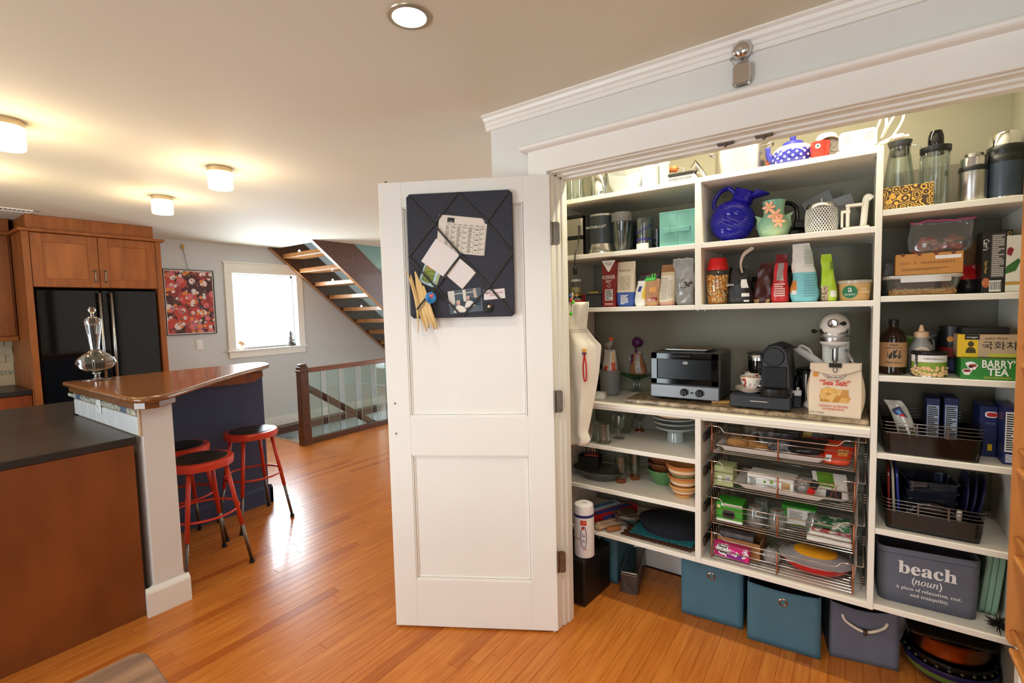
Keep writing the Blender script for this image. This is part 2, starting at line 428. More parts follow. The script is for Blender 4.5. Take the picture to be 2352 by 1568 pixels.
# closet shell behind the wall
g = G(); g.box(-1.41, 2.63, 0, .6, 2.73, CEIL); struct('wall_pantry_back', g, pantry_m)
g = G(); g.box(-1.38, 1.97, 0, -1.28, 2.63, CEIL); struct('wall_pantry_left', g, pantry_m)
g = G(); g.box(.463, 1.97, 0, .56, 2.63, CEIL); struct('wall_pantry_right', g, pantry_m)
g = G(); g.box(-1.28, 2.615, 0, .463, 2.63, .13, .003); struct('baseboard_pantry', g, trim_m)
g = G(); g.box(WX, 2.2, 0, WX + .016, 6.5, .125, .004); struct('baseboard_left', g, trim_m)

# two ball catches in the head of the opening
steel = mat('brushed_steel', (176, 172, 166), .28, 1, var=.08, scale=60, stretch=(1, 1, 20))
chrome = mat('chrome', (214, 214, 214), .08, 1, var=.02)
dark_steel = mat('aged_steel', (120, 112, 100), .38, 1, var=.15)
for px, lb in ((-0.3961, 'left of the two steel ball catches under the pantry door header'), (-0.2715, 'right of the two steel ball catches under the pantry door header')):
    t = thing('ball_catch', lb, 'door catch', (px, 1.908, PZ - .012), group='ball catches of the double doors')
    g = G(); g.box(-.027, -.012, -.006, .027, .012, 0, .001); build('plate', g, dark_steel, t)
    g = G(); g.cyl(.006, -.012, -.005, 12); g.ball(.005, (0, 0, -.012), 10, 6); build('ball', g, dark_steel, t)

# ------------------------------------------------------------ the open door leaf (left), standing 150 degrees open
HX, HY = -1.746, 1.451   # free edge foot; u runs along the leaf to its hinges, face towards the room
leaf = bpy.data.objects.new('door_1', None); C.objects.link(leaf); leaf.location = (HX, HY, 0); leaf.rotation_euler = (0, 0, R(30.03)); leaf['kind'] = 'structure'
DW, DZ0, DZ1 = .761, .010, 2.058
panels = ((.105, 1.006, .642, 1.946), (.105, .238, .648, .825))
g = G(); e = .0015
g.box(0, 0, DZ0, .105, .035, DZ1, e); g.box(.645, 0, DZ0, DW, .035, DZ1, e)
g.box(.105, 0, DZ0, .645, .035, .238, e); g.box(.105, 0, .825, .645, .035, 1.006, e); g.box(.105, 0, 1.946, .645, .035, DZ1, e)
build('stile_and_rail_frame', g, trim_m, leaf)
for x0, z0, x1, z1 in panels:
    g = G(); g.box(x0 - .002, .012, z0 - .002, x1 + .006, .024, z1 + .002); build('door_panel', g, trim_m, leaf)
    g = G()
    for d, yy in ((0, .003), (.0075, .0075)):
        for a, b, c, d2 in ((x0 + d, z0 + d, x0 + d + .006, z1 - d), (x1 - d - .006, z0 + d, x1 - d, z1 - d), (x0 + d, z1 - d - .006, x1 - d, z1 - d), (x0 + d, z0 + d, x1 - d, z0 + d + .006)):
            g.box(a, yy, b, c, .0125, d2, .0012)
    build('panel_bead', g, trim_m, leaf)
for z in (1.068, .928):
    g = G(); g.lathe([(0, -.004), (.004, -.003), (.0045, 0)], 12, M=Matrix.Translation((.0365, 0, z)) @ Matrix.Rotation(R(-90), 4, 'X') @ Matrix.Scale(1, 4)); build('screw', g, dark_steel, leaf)
for z in (1.806, 1.071, .337):
    g = G(); g.cyl(.0065, z - .05, z + .05, 12, (DW + .005, -.001, 0), b=.002)
    for k in (-.03, -.01, .01, .03): g.cyl(.0069, z + k - .001, z + k + .001, 12, (DW + .005, -.001, 0))
    g.prism(rrect(DW + .006, z - .05, DW + .04, z + .05, .012), .0, .004, 'y')
    hg = build('hinge', g, dark_steel, leaf)
    g = G()
    for k in (-.032, 0, .032): g.ball(.0028, (DW + .026 + (.006 if k == 0 else 0), -.0006, z + k), 8, 5)
    build('hinge_screws', g, dark_steel, hg)
g = G(); g.cyl(.006, 0, .01, 10, (.03, .018, DZ1)); build('ball_latch', g, dark_steel, leaf)


# ============================================================ KITCHEN, BAR AND STAIR
cherry = mat('cherry_wood', (122, 64, 20), .5, rgb2=(150, 84, 32), scale=7, stretch=(3, 3, .5), detail=6)
cherry_d = mat('cherry_wood_side', (112, 58, 22), .42, rgb2=(138, 76, 32), scale=4, stretch=(2, 1.2, .6), detail=7, coat=.08)
bar_m = mat('bar_top_wood', (108, 64, 26), .2, rgb2=(138, 88, 42), scale=6, stretch=(6, 1, 1), detail=6, coat=.25)
stair_m = mat('dark_stained_wood', (66, 36, 22), .35, rgb2=(94, 54, 32), scale=8, stretch=(1, 4, 4), detail=5, coat=.2)
tread_m = mat('tread_wood', (150, 98, 52), .35, rgb2=(176, 120, 66), scale=8, stretch=(1, 5, 5), coat=.2)
blackg = mat('black_gloss', (10, 10, 11), .06, var=.2, scale=3)
black = mat('black_plastic', (18, 18, 19), .4, var=.15)
soap = mat('honed_black_counter', (36, 33, 33), .34, rgb2=(50, 46, 45), scale=6, bump=.02)
blue_wall = mat('slate_blue_paint', (60, 70, 98), .6, var=.03, scale=4)
white_tile = mat('white_tile', (224, 228, 230), .12, var=.02, scale=8)
cream_tile = mat('cream_tile', (196, 178, 150), .3, var=.05, scale=8)
grout = mat('grout', (186, 170, 140), .8)
nickel = mat('brushed_nickel', (186, 172, 148), .3, 1, var=.06)

# refrigerator cabinet: side panel, stiles, two doors over the fridge, crown
FX = -5.62
t = thing('refrigerator_cabinet', 'tall cherry cabinet with two shaker doors enclosing the black refrigerator', 'cabinet', (FX, 1.445, 0))
def L(x0, y0, z0, x1, y1, z1, g, b=.002): g.box(x0 - FX, y0 - 1.445, z0, x1 - FX, y1 - 1.445, z1, b)
g = G(); L(-6.33, .955, 0, FX, 1.0, 2.235, g); build('side_panel', g, cherry, t)
g = G(); L(-6.33, 1.893, 0, FX, 1.937, 2.235, g); build('side_panel', g, cherry, t)
g = G(); L(-6.33, 1.0, 1.775, FX - .022, 1.893, 2.235, g); build('carcass', g, cherry_d, t)
g = G(); L(-6.33, .93, 2.235, FX + .03, 1.965, 2.262, g, .004); build('crown_cap', g, cherry, t)
g = G(); L(-6.33, .985, 2.262, FX - .01, 1.885, CEIL - .002, g); build('crown_riser', g, cherry, t)
for y0, y1, s in ((1.004, 1.445, 1), (1.449, 1.889, -1)):
    d = G(); x0 = -.02
    a, b = y0 - 1.445, y1 - 1.445; zb, zt = 1.778, 2.23; wd = .072
    d.box(x0, a, zb, 0, a + wd, zt, .002); d.box(x0, b - wd, zb, 0, b, zt, .002); d.box(x0, a + wd, zb, 0, b - wd, zb + wd, .002); d.box(x0, a + wd, zt - wd, 0, b - wd, zt, .002)
    do = build('door', d, cherry, t)
    p = G(); p.box(x0, a + wd - .002, zb + wd - .002, -.011, b - wd + .002, zt - wd + .002); build('panel', p, mat('cherry_panel', (128, 70, 24), .5, rgb2=(162, 94, 40), scale=5, stretch=(3, 2.5, .4), detail=6), do)
    yy = b - .035 if s > 0 else a + .035
    h = G(); h.tube(spline([(0, yy, 1.828), (.022, yy, 1.834), (.026, yy, 1.88), (.022, yy, 1.924), (0, yy, 1.93)], 6), .006, 8)
    for z in (1.828, 1.93): h.cyl(.009, 0, .006, 12, M=Matrix.Translation((0, yy, z)) @ Matrix.Rotation(R(90), 4, 'Y'))
    build('handle', h, dark_steel, do)
# black refrigerator
t = thing('refrigerator', 'black gloss french door refrigerator with long steel bar handles', 'refrigerator', (FX - .02, 1.447, .02))
g = G(); g.box(-.62, -.436, 0, -.06, .436, 1.735, .006); build('body', g, black, t)
for a, b, s in ((-.436, -.003, -1), (.003, .436, 1)):
    g = G(); g.box(-.055, a, .62, 0, b, 1.738, .01); d = build('door', g, blackg, t)
    yy = -.02 if s < 0 else .064
    h = G(); h.tube([(.045, yy, .73), (.045, yy, 1.71)], .0115, 12)
    for z in (.80, 1.64): h.tube([(0, yy, z), (.045, yy, z)], .007, 8)
    build('handle', h, steel, d)
g = G(); g.box(-.055, -.436, .05, 0, .436, .61, .01); d = build('freezer_drawer', g, blackg, t)
h = G(); h.tube([(.045, -.38, .54), (.045, .38, .54)], .0115, 12); h.tube([(0, -.34, .54), (.045, -.34, .54)], .007); h.tube([(0, .34, .54), (.045, .34, .54)], .007); build('handle', h, steel, d)
# wall cabinet left of it, tiled splash, counter and dishwasher below
t = thing('wall_cabinet', 'cherry wall cabinet at the left picture edge above a tiled backsplash', 'cabinet', (-6.0, .55, 1.32))
g = G(); g.box(-.34, -.4, .03, -.022, .4, .93, .002); build('body', g, cherry_d, t)
g = G(); g.box(-.34, -.4, 0, 0, .4, .04, .002); build('light_rail', g, cherry, t)
g = G(); g.box(-.34, -.4, .915, .015, .4, .94, .003); g.box(-.34, -.4, .94, -.02, .4, 1.059, .002); build('crown', g, cherry, t)
for a, b in ((-.395, -.002), (.002, .383)):
    g = G()
    for q in ((a, .045, a + .07, .91), (b - .07, .045, b, .91), (a + .07, .045, b - .07, .115), (a + .07, .84, b - .07, .91)): g.box(-.02, q[0], q[1], 0, q[2], q[3], .002)
    d = build('door', g, cherry_d, t); g = G(); g.box(-.02, a + .068, .113, -.011, b - .068, .842); build('panel', g, cherry_d, d)
t = bpy.data.objects.new('trim_backsplash_1', None); C.objects.link(t); t['kind'] = 'structure'
g = G(); g.box(-6.349, .1, .906, -6.336, .955, 1.33); build('grout_bed', g, grout, t)
def tiles(prefix, rows, y_end, mt):
    for z0, z1, wdt, off in rows:
        y = y_end - off
        while y > .2:
            g = G(); g.box(-6.34, max(y - wdt, .15) + .002, z0 + .002, -6.331, min(y, y_end) - .002, z1 - .002, .002); build('tile', g, mt, t); y -= wdt
tiles('b', [(.906, 1.005, .1, 0), (1.045, 1.12, .1, .0), (1.12, 1.195, .15, .05), (1.195, 1.27, .15, 0), (1.27, 1.33, .15, .05)], .953, cream_tile)
deco_m = mat('relief_tile', (112, 120, 118), .25, rgb2=(206, 196, 172), scale=90, contrast=(.42, .58))
tiles('d', [(1.008, 1.042, .075, 0)], .953, deco_m)
t = thing('sink_run_counter', 'short honed black counter against the refrigerator cabinet at left edge', 'countertop', (-6.02, .52, .868))
g = G(); g.box(-.32, -.6, 0, .32, .433, .038, .004); build('slab', g, soap, t)
t = thing('dishwasher', 'black dishwasher below the counter beside the refrigerator cabinet', 'dishwasher', (-5.72, .45, 0))
g = G(); g.box(-.55, -.3, .1, -.02, .3, .862, .003); build('body', g, black, t)
g = G(); g.box(-.02, -.298, .11, .004, .298, .74, .004); d = build('door', g, blackg, t)
g = G(); g.box(-.02, -.298, .745, .006, .298, .86, .003); build('control_strip', g, black, t)
g = G(); g.tube([(.03, -.25, .70), (.03, .25, .70)], .008); g.tube([(0, -.23, .70), (.03, -.23, .70)], .006); g.tube([(0, .23, .70), (.03, .23, .70)], .006); build('handle', g, black, d)
t = thing('base_filler', 'narrow red-brown cabinet filler between the dishwasher and the fridge panel', 'cabinet', (-5.72, .853, 0))
g = G(); g.box(-.55, -.1, 0, 0, .098, .864, .003); build('body', g, mat('red_cherry', (120, 54, 24), .4, rgb2=(142, 70, 34), scale=5, stretch=(3, 3, .5)), t)

# peninsula base, counter, half wall, tiles, bar top, blue knee wall
t = thing('peninsula_cabinet', 'plain cherry plywood end panel of the peninsula under the black counter', 'cabinet', (-2.88, .2, 0))
g = G(); g.box(-.02, -.7, 0, 0, .62, .868, .0015); build('end_panel', g, cherry_d, t)
g = G(); g.box(-1.7, -.7, .09, -.02, .615, .866); g.box(-1.7, .62, .09, -1.12, .9, .866); build('carcass', g, cherry_d, t)
t = thing('peninsula_counter', 'large honed black counter on the peninsula in the left foreground', 'countertop', (-3.7, .2, .868))
g = G(); g.prism([(-.9, -.7), (.826, -.7), (.826, .63), (-.25, .63), (-.25, .9), (-.9, .9)], 0, .038, 'z', b=.004); build('slab', g, soap, t)
g = G(); g.box(-3.945, .853, 0, -2.857, .985, 1.05, .002); struct('wall_half', g, wall_m)
g = G(); pr = [(0, 0), (.022, 0), (.022, .118), (.016, .128), (.006, .136), (0, .142)]
g.prism([(-2.857 + a, z) for a, z in pr], .815, 1.007, 'y'); g.box(-2.93, .985, 0, -2.857, 1.007, .13, .004)
g.prism([(.853 - a * 1.5, z) for a, z in pr], -2.878, -2.857, 'x'); struct('baseboard_half_wall', g, trim_m)
t = bpy.data.objects.new('trim_backsplash_2', None); C.objects.link(t); t['kind'] = 'structure'
g = G(); g.box(-3.944, .846, .906, -2.858, .8535, 1.066); build('grout_bed', g, grout, t)
x = -2.875
for k in range(7):
    x0 = max(x - .158, -3.94)
    g = G(); g.box(x0 + .002, .8385, .908, x - .002, .848, 1.0, .002); build('tile', g, white_tile, t)
    g = G(); g.box(x0 + .04, .8385, 1.041, min(x + .036, -2.877), .848, 1.064, .002); build('tile', g, white_tile, t)
    x -= .158
slate_t = mat('slate_blue_tile', (98, 112, 132), .2, var=.2, scale=50)
x = -2.878; k = 0
while x > -3.9:
    wd = (.13, .1, .16)[k % 3]
    g = G(); g.box(max(x - wd, -3.94) + .002, .837, 1.004, x - .002, .848, 1.037, .003); o = build('relief_tile', g, slate_t if k % 3 == 1 else deco_m, t)
    if k % 3 != 1:
        g = G()
        for j in range(5):
            cx = x - wd * (j + .5) / 5
            g.lathe([(.0125, 0), (.009, .003), (.006, .0015), (0, .001)], 10, M=Matrix.Translation((cx, .8368, 1.0205)) @ Matrix.Rotation(R(90), 4, 'X'))
        build('relief', g, deco_m, o)
    x -= wd; k += 1
g = G(); g.box(-2.876, .84, .906, -2.857, .8535, 1.066, .003); build('tile_edge', g, cream_tile, t)
ox, oz_ = -3.44, 1.022
t = thing('wall_outlet', 'white duplex wall outlet on the tiled bar backsplash', 'outlet', (ox, .8365, oz_))
white_pl = mat('white_plastic', (232, 232, 230), .3, var=.01)
g = G(); g.box(-.038, -.006, -.057, .038, 0, .057, .003); build('plate', g, white_pl, t)
for z in (-.02, .02):
    g = G(); g.prism(rrect(-.017, z - .014, .017, z + .014, .006), -.0085, -.005, 'y'); s_ = build('socket', g, white_pl, t)
    g = G(); g.box(-.008, -.0092, z - .003, -.006, -.008, z + .006); g.box(.006, -.0092, z - .003, .008, -.008, z + .006); build('slots', g, black, s_)

bar_pl = [(-3.93, .79), (-2.83, .785), (-2.76, .80), (-2.715, .84), (-2.712, .885), (-2.74, .94), (-2.86, 1.065), (-3.0, 1.2), (-3.136, 1.335), (-3.27, 1.48), (-3.38, 1.605), (-3.55, 1.815), (-3.66, 1.92), (-3.76, 1.975), (-3.86, 1.995), (-3.93, 1.98), (-3.95, 1.92), (-3.95, 1.5), (-3.94, 1.2)]
t = thing('bar_counter', 'polished raised wooden bar top with a curved edge narrowing to its far tip', 'bar counter', (-3.4, 1.2, 1.05))
g = G(); q = [Vector((a + 3.4, b - 1.2)) for a, b in bar_pl]; q = [p for i in range(len(q)) for p in (q[i], (q[i] + q[(i + 1) % len(q)]) / 2)]; K = len(q); vs = []; fs = []
nr = [Vector((0, 0))] * K
for i in range(K): d = q[(i + 1) % K] - q[i - 1]; nr[i] = Vector((d.y, -d.x)).normalized()
RB = 9
for k in range(RB): a = -PI / 2 + PI * k / (RB - 1); vs += [(q[i].x + nr[i].x * .015 * (math.cos(a) - 1), q[i].y + nr[i].y * .015 * (math.cos(a) - 1), .0485 + .0148 * math.sin(a)) for i in range(K)]
for k in range(RB - 1): fs += [(k * K + i, k * K + (i + 1) % K, (k + 1) * K + (i + 1) % K, (k + 1) * K + i) for i in range(K)]
g.add(vs, fs, 0, True); g.add([v for v in vs[:K]], [tuple(range(K))[::-1]]); g.add([v for v in vs[-K:]], [tuple(range(K))]); build('top_slab', g, bar_m, t)
g = G(); g.prism([(-.52, -.385), (.6, -.39), (.64, -.36), (.64, -.30), (.55, -.2), (-.3, -.18), (-.36, .72), (-.5, .72)], 0, .034, 'z', b=.003); build('sub_top', g, bar_m, t)
g = G(); g.prism([(.0, -.0), (.75, 0), (.75, -.03), (.69, -.062), (.62, -.068), (.1, -.05), (0, -.03)], -.385, -.32, 'x'); o = build('corbel', g, cherry, t); o.location = (0, -.05, 0)
g = G(); g.box(-3.93, .985, 0, -3.80, 1.935, 1.05, .002); struct('wall_knee_blue', g, blue_wall)
g = G(); g.prism([(-3.80 + a, z) for a, z in pr], .985, 1.957, 'y'); g.prism([(1.935 + a, z) for a, z in pr], -3.95, -3.778, 'x'); struct('baseboard_blue', g, blue_wall)

# decanter
glass = mat('clear_crystal', (250, 252, 252), .0, trans=1, ior=1.45, var=0)
t = thing('decanter', 'clear glass decanter with round bulb, long tapered neck and ball stopper on bar top', 'decanter', (-3.8323,0.934, 1.1132))
prof = [(0, .002), (.066, .001), (.07, .003), (.066, .006), (.02, .009), (.0135, .016), (.0125, .034), (.02, .042), (.05, .052), (.085, .078), (.1, .106), (.092, .132), (.066, .158), (.036, .178), (.0235, .19), (.024, .205), (.031, .27), (.0395, .335), (.0425, .357)]
inn = [(.0395, .357), (.0365, .333), (.028, .27), (.0208, .205), (.0205, .19), (.033, .176), (.063, .155), (.089, .131), (.097, .106), (.082, .08), (.05, .056), (.02, .05), (0, .049)]
g = G(); g.lathe(prof + inn, 40); build('vessel', g, glass, t)
g = G(); g.lathe([(0, .34), (.03, .34), (.038, .358), (.0425, .3585), (.038, .376), (.022, .388), (.0085, .394), (.0075, .408), (.0105, .414), (.0185, .425), (.0195, .433), (.016, .444), (.008, .45), (0, .451)], 32); build('stopper', g, glass, t)
g = G(); g.lathe([(0, .0505), (.02, .0515), (.05, .0575), (.0815, .081), (.0965, .106), (.0885, .131), (.0625, .155), (.0325, .1755), (.02, .19), (.0203, .205), (.0275, .27), (.0295, .285), (0, .285)], 36); build('water', g, mat('water', (246, 250, 250), 0, trans=1, ior=1.33, var=0), t)

# three red steel shop stools
red_paint = mat('worn_red_paint', (186, 48, 26), .35, rgb2=(204, 62, 36), scale=14, detail=6, bump=.05, bscale=40)
raw_steel = mat('worn_steel', (118, 110, 100), .4, 1, var=.25, scale=60)
seat_pad = mat('worn_black_seat', (34, 26, 20), .42, rgb2=(74, 58, 42), scale=7, detail=6, contrast=(.45, .75))
rubber = mat('black_rubber', (22, 21, 20), .6)
def make_stool(loc, rz, label):
    t = thing('bar_stool', label, 'stool', loc, rz, 'red steel stools along the bar')
    g = G(); g.lathe([(.14, .664), (.168, .662), (.175, .655), (.175, .634), (.172, .632), (.172, .62), (.166, .62), (.166, .65)], 40); g.lathe([(0, .655), (.145, .655)], 40)
    build('seat_rim', g, red_paint, t)
    g = G(); g.lathe([(.143, .658), (.143, .666), (.13, .6685), (0, .667)], 40); build('seat_pad', g, seat_pad, t)
    for k in range(4):
        a = PI / 4 + k * PI / 2; ca, sa = math.cos(a), math.sin(a)
        def at(z): rr = .135 + (.635 - z) * (.118 / .635); return (ca * rr, sa * rr, z)
        g = G(); g.tube([at(.64), at(.245)], .0125, 10); l = build('leg', g, red_paint, t)
        g = G(); g.tube([at(.262), at(.018)], .0095, 10)
        for q in (.06, .085, .11, .135, .16): p = at(q); g.ball(.003, (p[0] + ca * .009, p[1] + sa * .009, q), 6, 4)
        build('leg_extension', g, raw_steel, l)
        g = G(); p = at(.012); g.cyl(.015, 0, .02, 12, (p[0], p[1], 0), b=.003); build('foot', g, rubber, l)
    rr = .135 + (.635 - .345) * (.118 / .635) - .004
    g = G(); g.tube([(rr * math.cos(i * PI / 24), rr * math.sin(i * PI / 24), .345) for i in range(48)], .0075, 8, closed=True); build('foot_ring', g, red_paint, t)
    return t
make_stool((-3.125, 1.198, 0), R(0), 'red steel bar stool nearest the camera, beside the white half wall end')
make_stool((-3.553, 1.705, 0), R(-2), 'red steel bar stool farthest from the half wall, near the tip of the bar')
make_stool((-3.535, 1.235, 0), R(4), 'red steel bar stool tucked against the blue wall behind the front stool')

# staircase: two stringers, open treads, step lights
def zb(y): return 2.342 - .805 * (y - 3.433)
t = thing('staircase', 'dark stained open-riser staircase rising along the white wall', 'staircase', (-5.8, 6.2, 0))
for x0, x1 in ((-6.33, -6.27), (-5.36, -5.31)):
    g = G(); y0, y1 = 2.9, 6.3
    g.prism([(y - 6.2, z) for y, z in ((3.39, 2.376), (6.33, zb(6.33)), (6.33, zb(6.33) + .3), (6.2, zb(6.2) + .485), (3.53, zb(3.53) + .485), (3.53, 2.376))], x0 + 5.8, x1 + 5.8, 'x'); o = build('stringer', g, stair_m, t)
    g = G(); g.prism([(y - 6.2, z) for y, z in ((3.4, zb(3.4) - .004), (6.33, zb(6.33) - .004), (6.33, zb(6.33)), (3.4, zb(3.4)))], x0 + 5.798, x1 + 5.802, 'x'); build('lit_underside', g, tread_m, o)  # lighter strip, window light painted onto the stringer underside
for k in range(12):
    yb = 3.56 + .2236 * k; z = zb(yb) + .006
    g = G(); g.box(-6.27 + 5.8, yb - 6.2, z, -5.36 + 5.8, yb - 6.2 + .26, z + .055, .004); build('tread', g, tread_m, t)
glow = mat('step_light_lens', (250, 246, 255), .4, emit=(245, 238, 255), estr=9)
for y, z in ((3.80, 2.365), (4.30, 1.985), (4.785, 1.597)):
    g = G(); g.lathe([(.021, 0), (.021, .003), (.017, .004)], 14, M=Matrix.Translation((-.47, y - 6.2, z)) @ Matrix.Rotation(R(90), 4, 'Y')); s_ = build('step_light', g, steel, t)
    g = G(); g.lathe([(.017, .002), (.012, .006), (0, .007)], 14, M=Matrix.Translation((-.47, y - 6.2, z)) @ Matrix.Rotation(R(90), 4, 'Y')); build('lens', g, glow, s_)
t = thing('stair_glass_guard', 'glass guard panel standing on the outer stair stringer', 'guard rail', (-5.335, 4.6, zb(4.6) + .487))
g = G(); g.prism([(y - 4.6, z - zb(4.6) - .485) for y, z in ((3.6, zb(3.6) + .485), (6.15, zb(6.15) + .485), (6.15, zb(6.15) + 1.35), (3.6, zb(3.6) + 1.35))], -.006, .006, 'x'); build('pane', g, clear('guard_glass', (196, 214, 206), .3, haze=.12, hcol=(120, 140, 130)), t)

# railing round the stairwell
t = thing('stair_railing', 'dark wood railing with glass strip balusters guarding the stairwell', 'railing', (-5.12, 3.06, 0))
g = G(); g.box(-.048, -.048, 0, .048, .048, .9, .004); g.box(-.053, -.053, 0, .053, .053, .2, .004)
g.box(-.058, -.058, .84, .058, .058, .862, .004); g.box(-.04, -.04, .9, .04, .04, .93, .008); build('newel_post', g, stair_m, t)
g = G(); g.box(-.03, .048, .825, .03, 3.3, .88, .006); build('top_rail', g, mat('rail_wood', (104, 58, 34), .3, rgb2=(128, 76, 44), scale=8, stretch=(6, 1, 6), coat=.3), t)
g = G(); g.box(-.03, .048, 0, .03, 3.3, .065, .004); build('bottom_rail', g, stair_m, t)
strip = clear('strip_glass', (232, 242, 238), .12, haze=.03, hcol=(176, 196, 194))
edge_m = mat('glass_edge', (150, 178, 170), .2, var=.1)
for k in range(11):
    y0 = .07 + k * .2395; y1 = y0 + .158
    g = G(); g.box(-.005, y0, .06, .005, y1, .83); p = build('glass_strip', g, strip, t)
    g = G(); g.box(-.0052, y0 - .0015, .06, .0052, y0 + .0015, .83); g.box(-.0052, y1 - .0015, .06, .0052, y1 + .0015, .83); build('strip_edge', g, edge_m, p)
# handrail going down inside the well, dark wood border along the wall
t = thing('cellar_handrail', 'dark wood handrail descending behind the glass railing', 'handrail', (-5.2, 3.1, .7))
g = G(); s_ = -.66
g.prism([(0, -.045), (1.9, -.045 + 1.9 * s_), (1.9, .02 + 1.9 * s_), (0, .02)], -.025, .025, 'x', b=.004); build('rail', g, stair_m, t)
g = G(); g.prism([(0, -.07), (1.9, -.07 + 1.9 * s_), (1.9, -.045 + 1.9 * s_), (0, -.045)], -.01, .01, 'x'); build('fillet', g, stair_m, t)
g = G(); g.box(WX, 2.95, -.09, WX + .14, 6.5, .0, .003); struct('trim_well_border', g, stair_m)
g = G(); g.box(-6.3, 3.035, -.06, -5.13, 3.075, .003, .002); struct('trim_well_nosing', g, mat('oak_nosing', (150, 104, 70), .35, var=.1))

# art hung from the picture rail, switch, things on the sill
t = thing('framed_picture', 'black framed print of crowded red, pink and white blots beside the refrigerator cabinet', 'picture', (WX + .014, 2.445, 1.29))
art = bpy.data.materials.new('blot_print'); art.use_nodes = True; nt = art.node_tree; N = nt.nodes; Lk = nt.links
tc = N.new('ShaderNodeTexCoord'); prev = None
pal = [((70, 24, 22), (128, 42, 34)), ((196, 62, 44), (150, 40, 40)), ((214, 108, 112), (226, 214, 208)), ((214, 206, 204), (222, 132, 60)), ((176, 70, 66), (110, 100, 110))]
for i, (sc_, th) in enumerate(((4, 0), (7, .5), (11, .42), (17, .36), (26, .30))):
    v = N.new('ShaderNodeTexVoronoi'); v.inputs['Scale'].default_value = sc_; mp = N.new('ShaderNodeMapping'); mp.inputs['Location'].default_value = (i * 3.1, i * 1.7, i * .9); mp.inputs['Scale'].default_value = (0, 1, .95)
    Lk.new(tc.outputs['Object'], mp.inputs[0]); Lk.new(mp.outputs[0], v.inputs['Vector'])
    cr_ = N.new('ShaderNodeValToRGB'); cr_.color_ramp.interpolation = 'CONSTANT'; Lk.new(v.outputs['Color'], cr_.inputs[0])
    cr_.color_ramp.elements[0].color = lin(pal[i][0]); cr_.color_ramp.elements[1].color = lin(pal[i][1]); cr_.color_ramp.elements[1].position = .55
    e_ = cr_.color_ramp.elements.new(.82); e_.color = lin(((226, 150, 60), (90, 30, 28), (180, 56, 40), (240, 236, 232), (60, 24, 26))[i])
    if prev is None: prev = cr_.outputs[0]
    else:
        lt = N.new('ShaderNodeMath'); lt.operation = 'LESS_THAN'; Lk.new(v.outputs['Distance'], lt.inputs[0]); lt.inputs[1].default_value = th
        mx = N.new('ShaderNodeMix'); mx.data_type = 'RGBA'; Lk.new(lt.outputs[0], mx.inputs[0]); Lk.new(prev, mx.inputs[6]); Lk.new(cr_.outputs[0], mx.inputs[7]); prev = mx.outputs[2]
Lk.new(prev, N['Principled BSDF'].inputs['Base Color']); N['Principled BSDF'].inputs['Roughness'].default_value = .2
fw_ = .0075; hw, hh = .262, .75
g = G()
for q in ((-hw, 0, -hw + fw_, hh), (hw - fw_, 0, hw, hh), (-hw, 0, hw, fw_), (-hw, hh - fw_, hw, hh)): g.box(-.01, q[0], q[1], .014, q[2], q[3], .001)
build('frame', g, black, t)
g = G(); g.box(-.01, -hw + fw_, fw_, .004, hw - fw_, hh - fw_); build('white_margin', g, flat((232, 226, 220)), t)
g = G(); g.box(.004, -hw + .018, .018, .006, hw - .018, hh - .018); build('print', g, art, t)
t2 = thing('picture_hanger', 'brass hook with thin cords holding the framed print', 'picture hook', (WX + .006, 2.405, 2.3))
g = G(); g.prism([(-.012, -.02), (.012, -.02), (.014, .012), (.006, .03), (-.006, .03), (-.014, .012)], 0, .012, 'x', b=.002); g.tube(spline([(.01, 0, -.02), (.018, 0, -.035), (.012, 0, -.045)], 5), .003, 6); build('hook', g, mat('brass', (186, 142, 70), .3, 1), t2)
g = G(); g.tube([(.008, 0, -.03), (.003, .035, -.275)], .0012, 5); g.tube([(.008, 0, -.03), (.003, .055, -.275)], .0012, 5); build('cord', g, black, t2)
t = thing('light_switch', 'white rocker light switch on the wall below the framed print', 'switch', (WX, 2.515, 1.165))
g = G(); g.box(0, -.038, -.06, .006, .038, .06, .003); build('plate', g, white_pl, t)
g = G(); g.box(.005, -.017, -.034, .0095, .017, .034, .0015); build('rocker', g, white_pl, t)
stone_m = [mat('river_stone_%d' % i, c, .7, var=.2, scale=40, bump=.1, bscale=90) for i, c in enumerate(((92, 88, 84), (120, 114, 106), (104, 102, 100), (132, 124, 114)))]
z = 1.064; nm = ('largest dark river stone at the foot of the sill cairn', 'wide flat river stone second from the cairn foot', 'grey river stone third from the cairn foot', 'small river stone fourth from the cairn foot', 'smaller river stone just under the top cairn stone', 'topmost tiny river stone of the sill cairn')
for i, (r_, h_, dy) in enumerate(((.042, .07, 0), (.05, .028, .002), (.034, .03, -.003), (.03, .028, .001), (.033, .024, .002), (.021, .03, .0))):
    g = G(); g.ball(1, (0, 0, h_ / 2), 14, 9, (r_ * .8, r_, h_ / 2), bump=.12, seed=i + 3)
    tag(build('stone', g, stone_m[i % 4], loc=(WX + .0, 3.655 + dy, z - .001)), nm[i], 'stone', 'stones balanced in a cairn on the window sill'); z += h_ * .97
t = thing('shell_ornament', 'small tan shell ornament on a pale foot at the left end of the window sill', 'ornament', (WX - .02, 3.005, 1.064))
g = G(); g.lathe([(0, 0), (.022, 0), (.02, .006), (.01, .015), (.012, .04), (.02, .055), (0, .06)], 14); build('foot', g, mat('cream_ceramic', (232, 222, 190), .4), t)
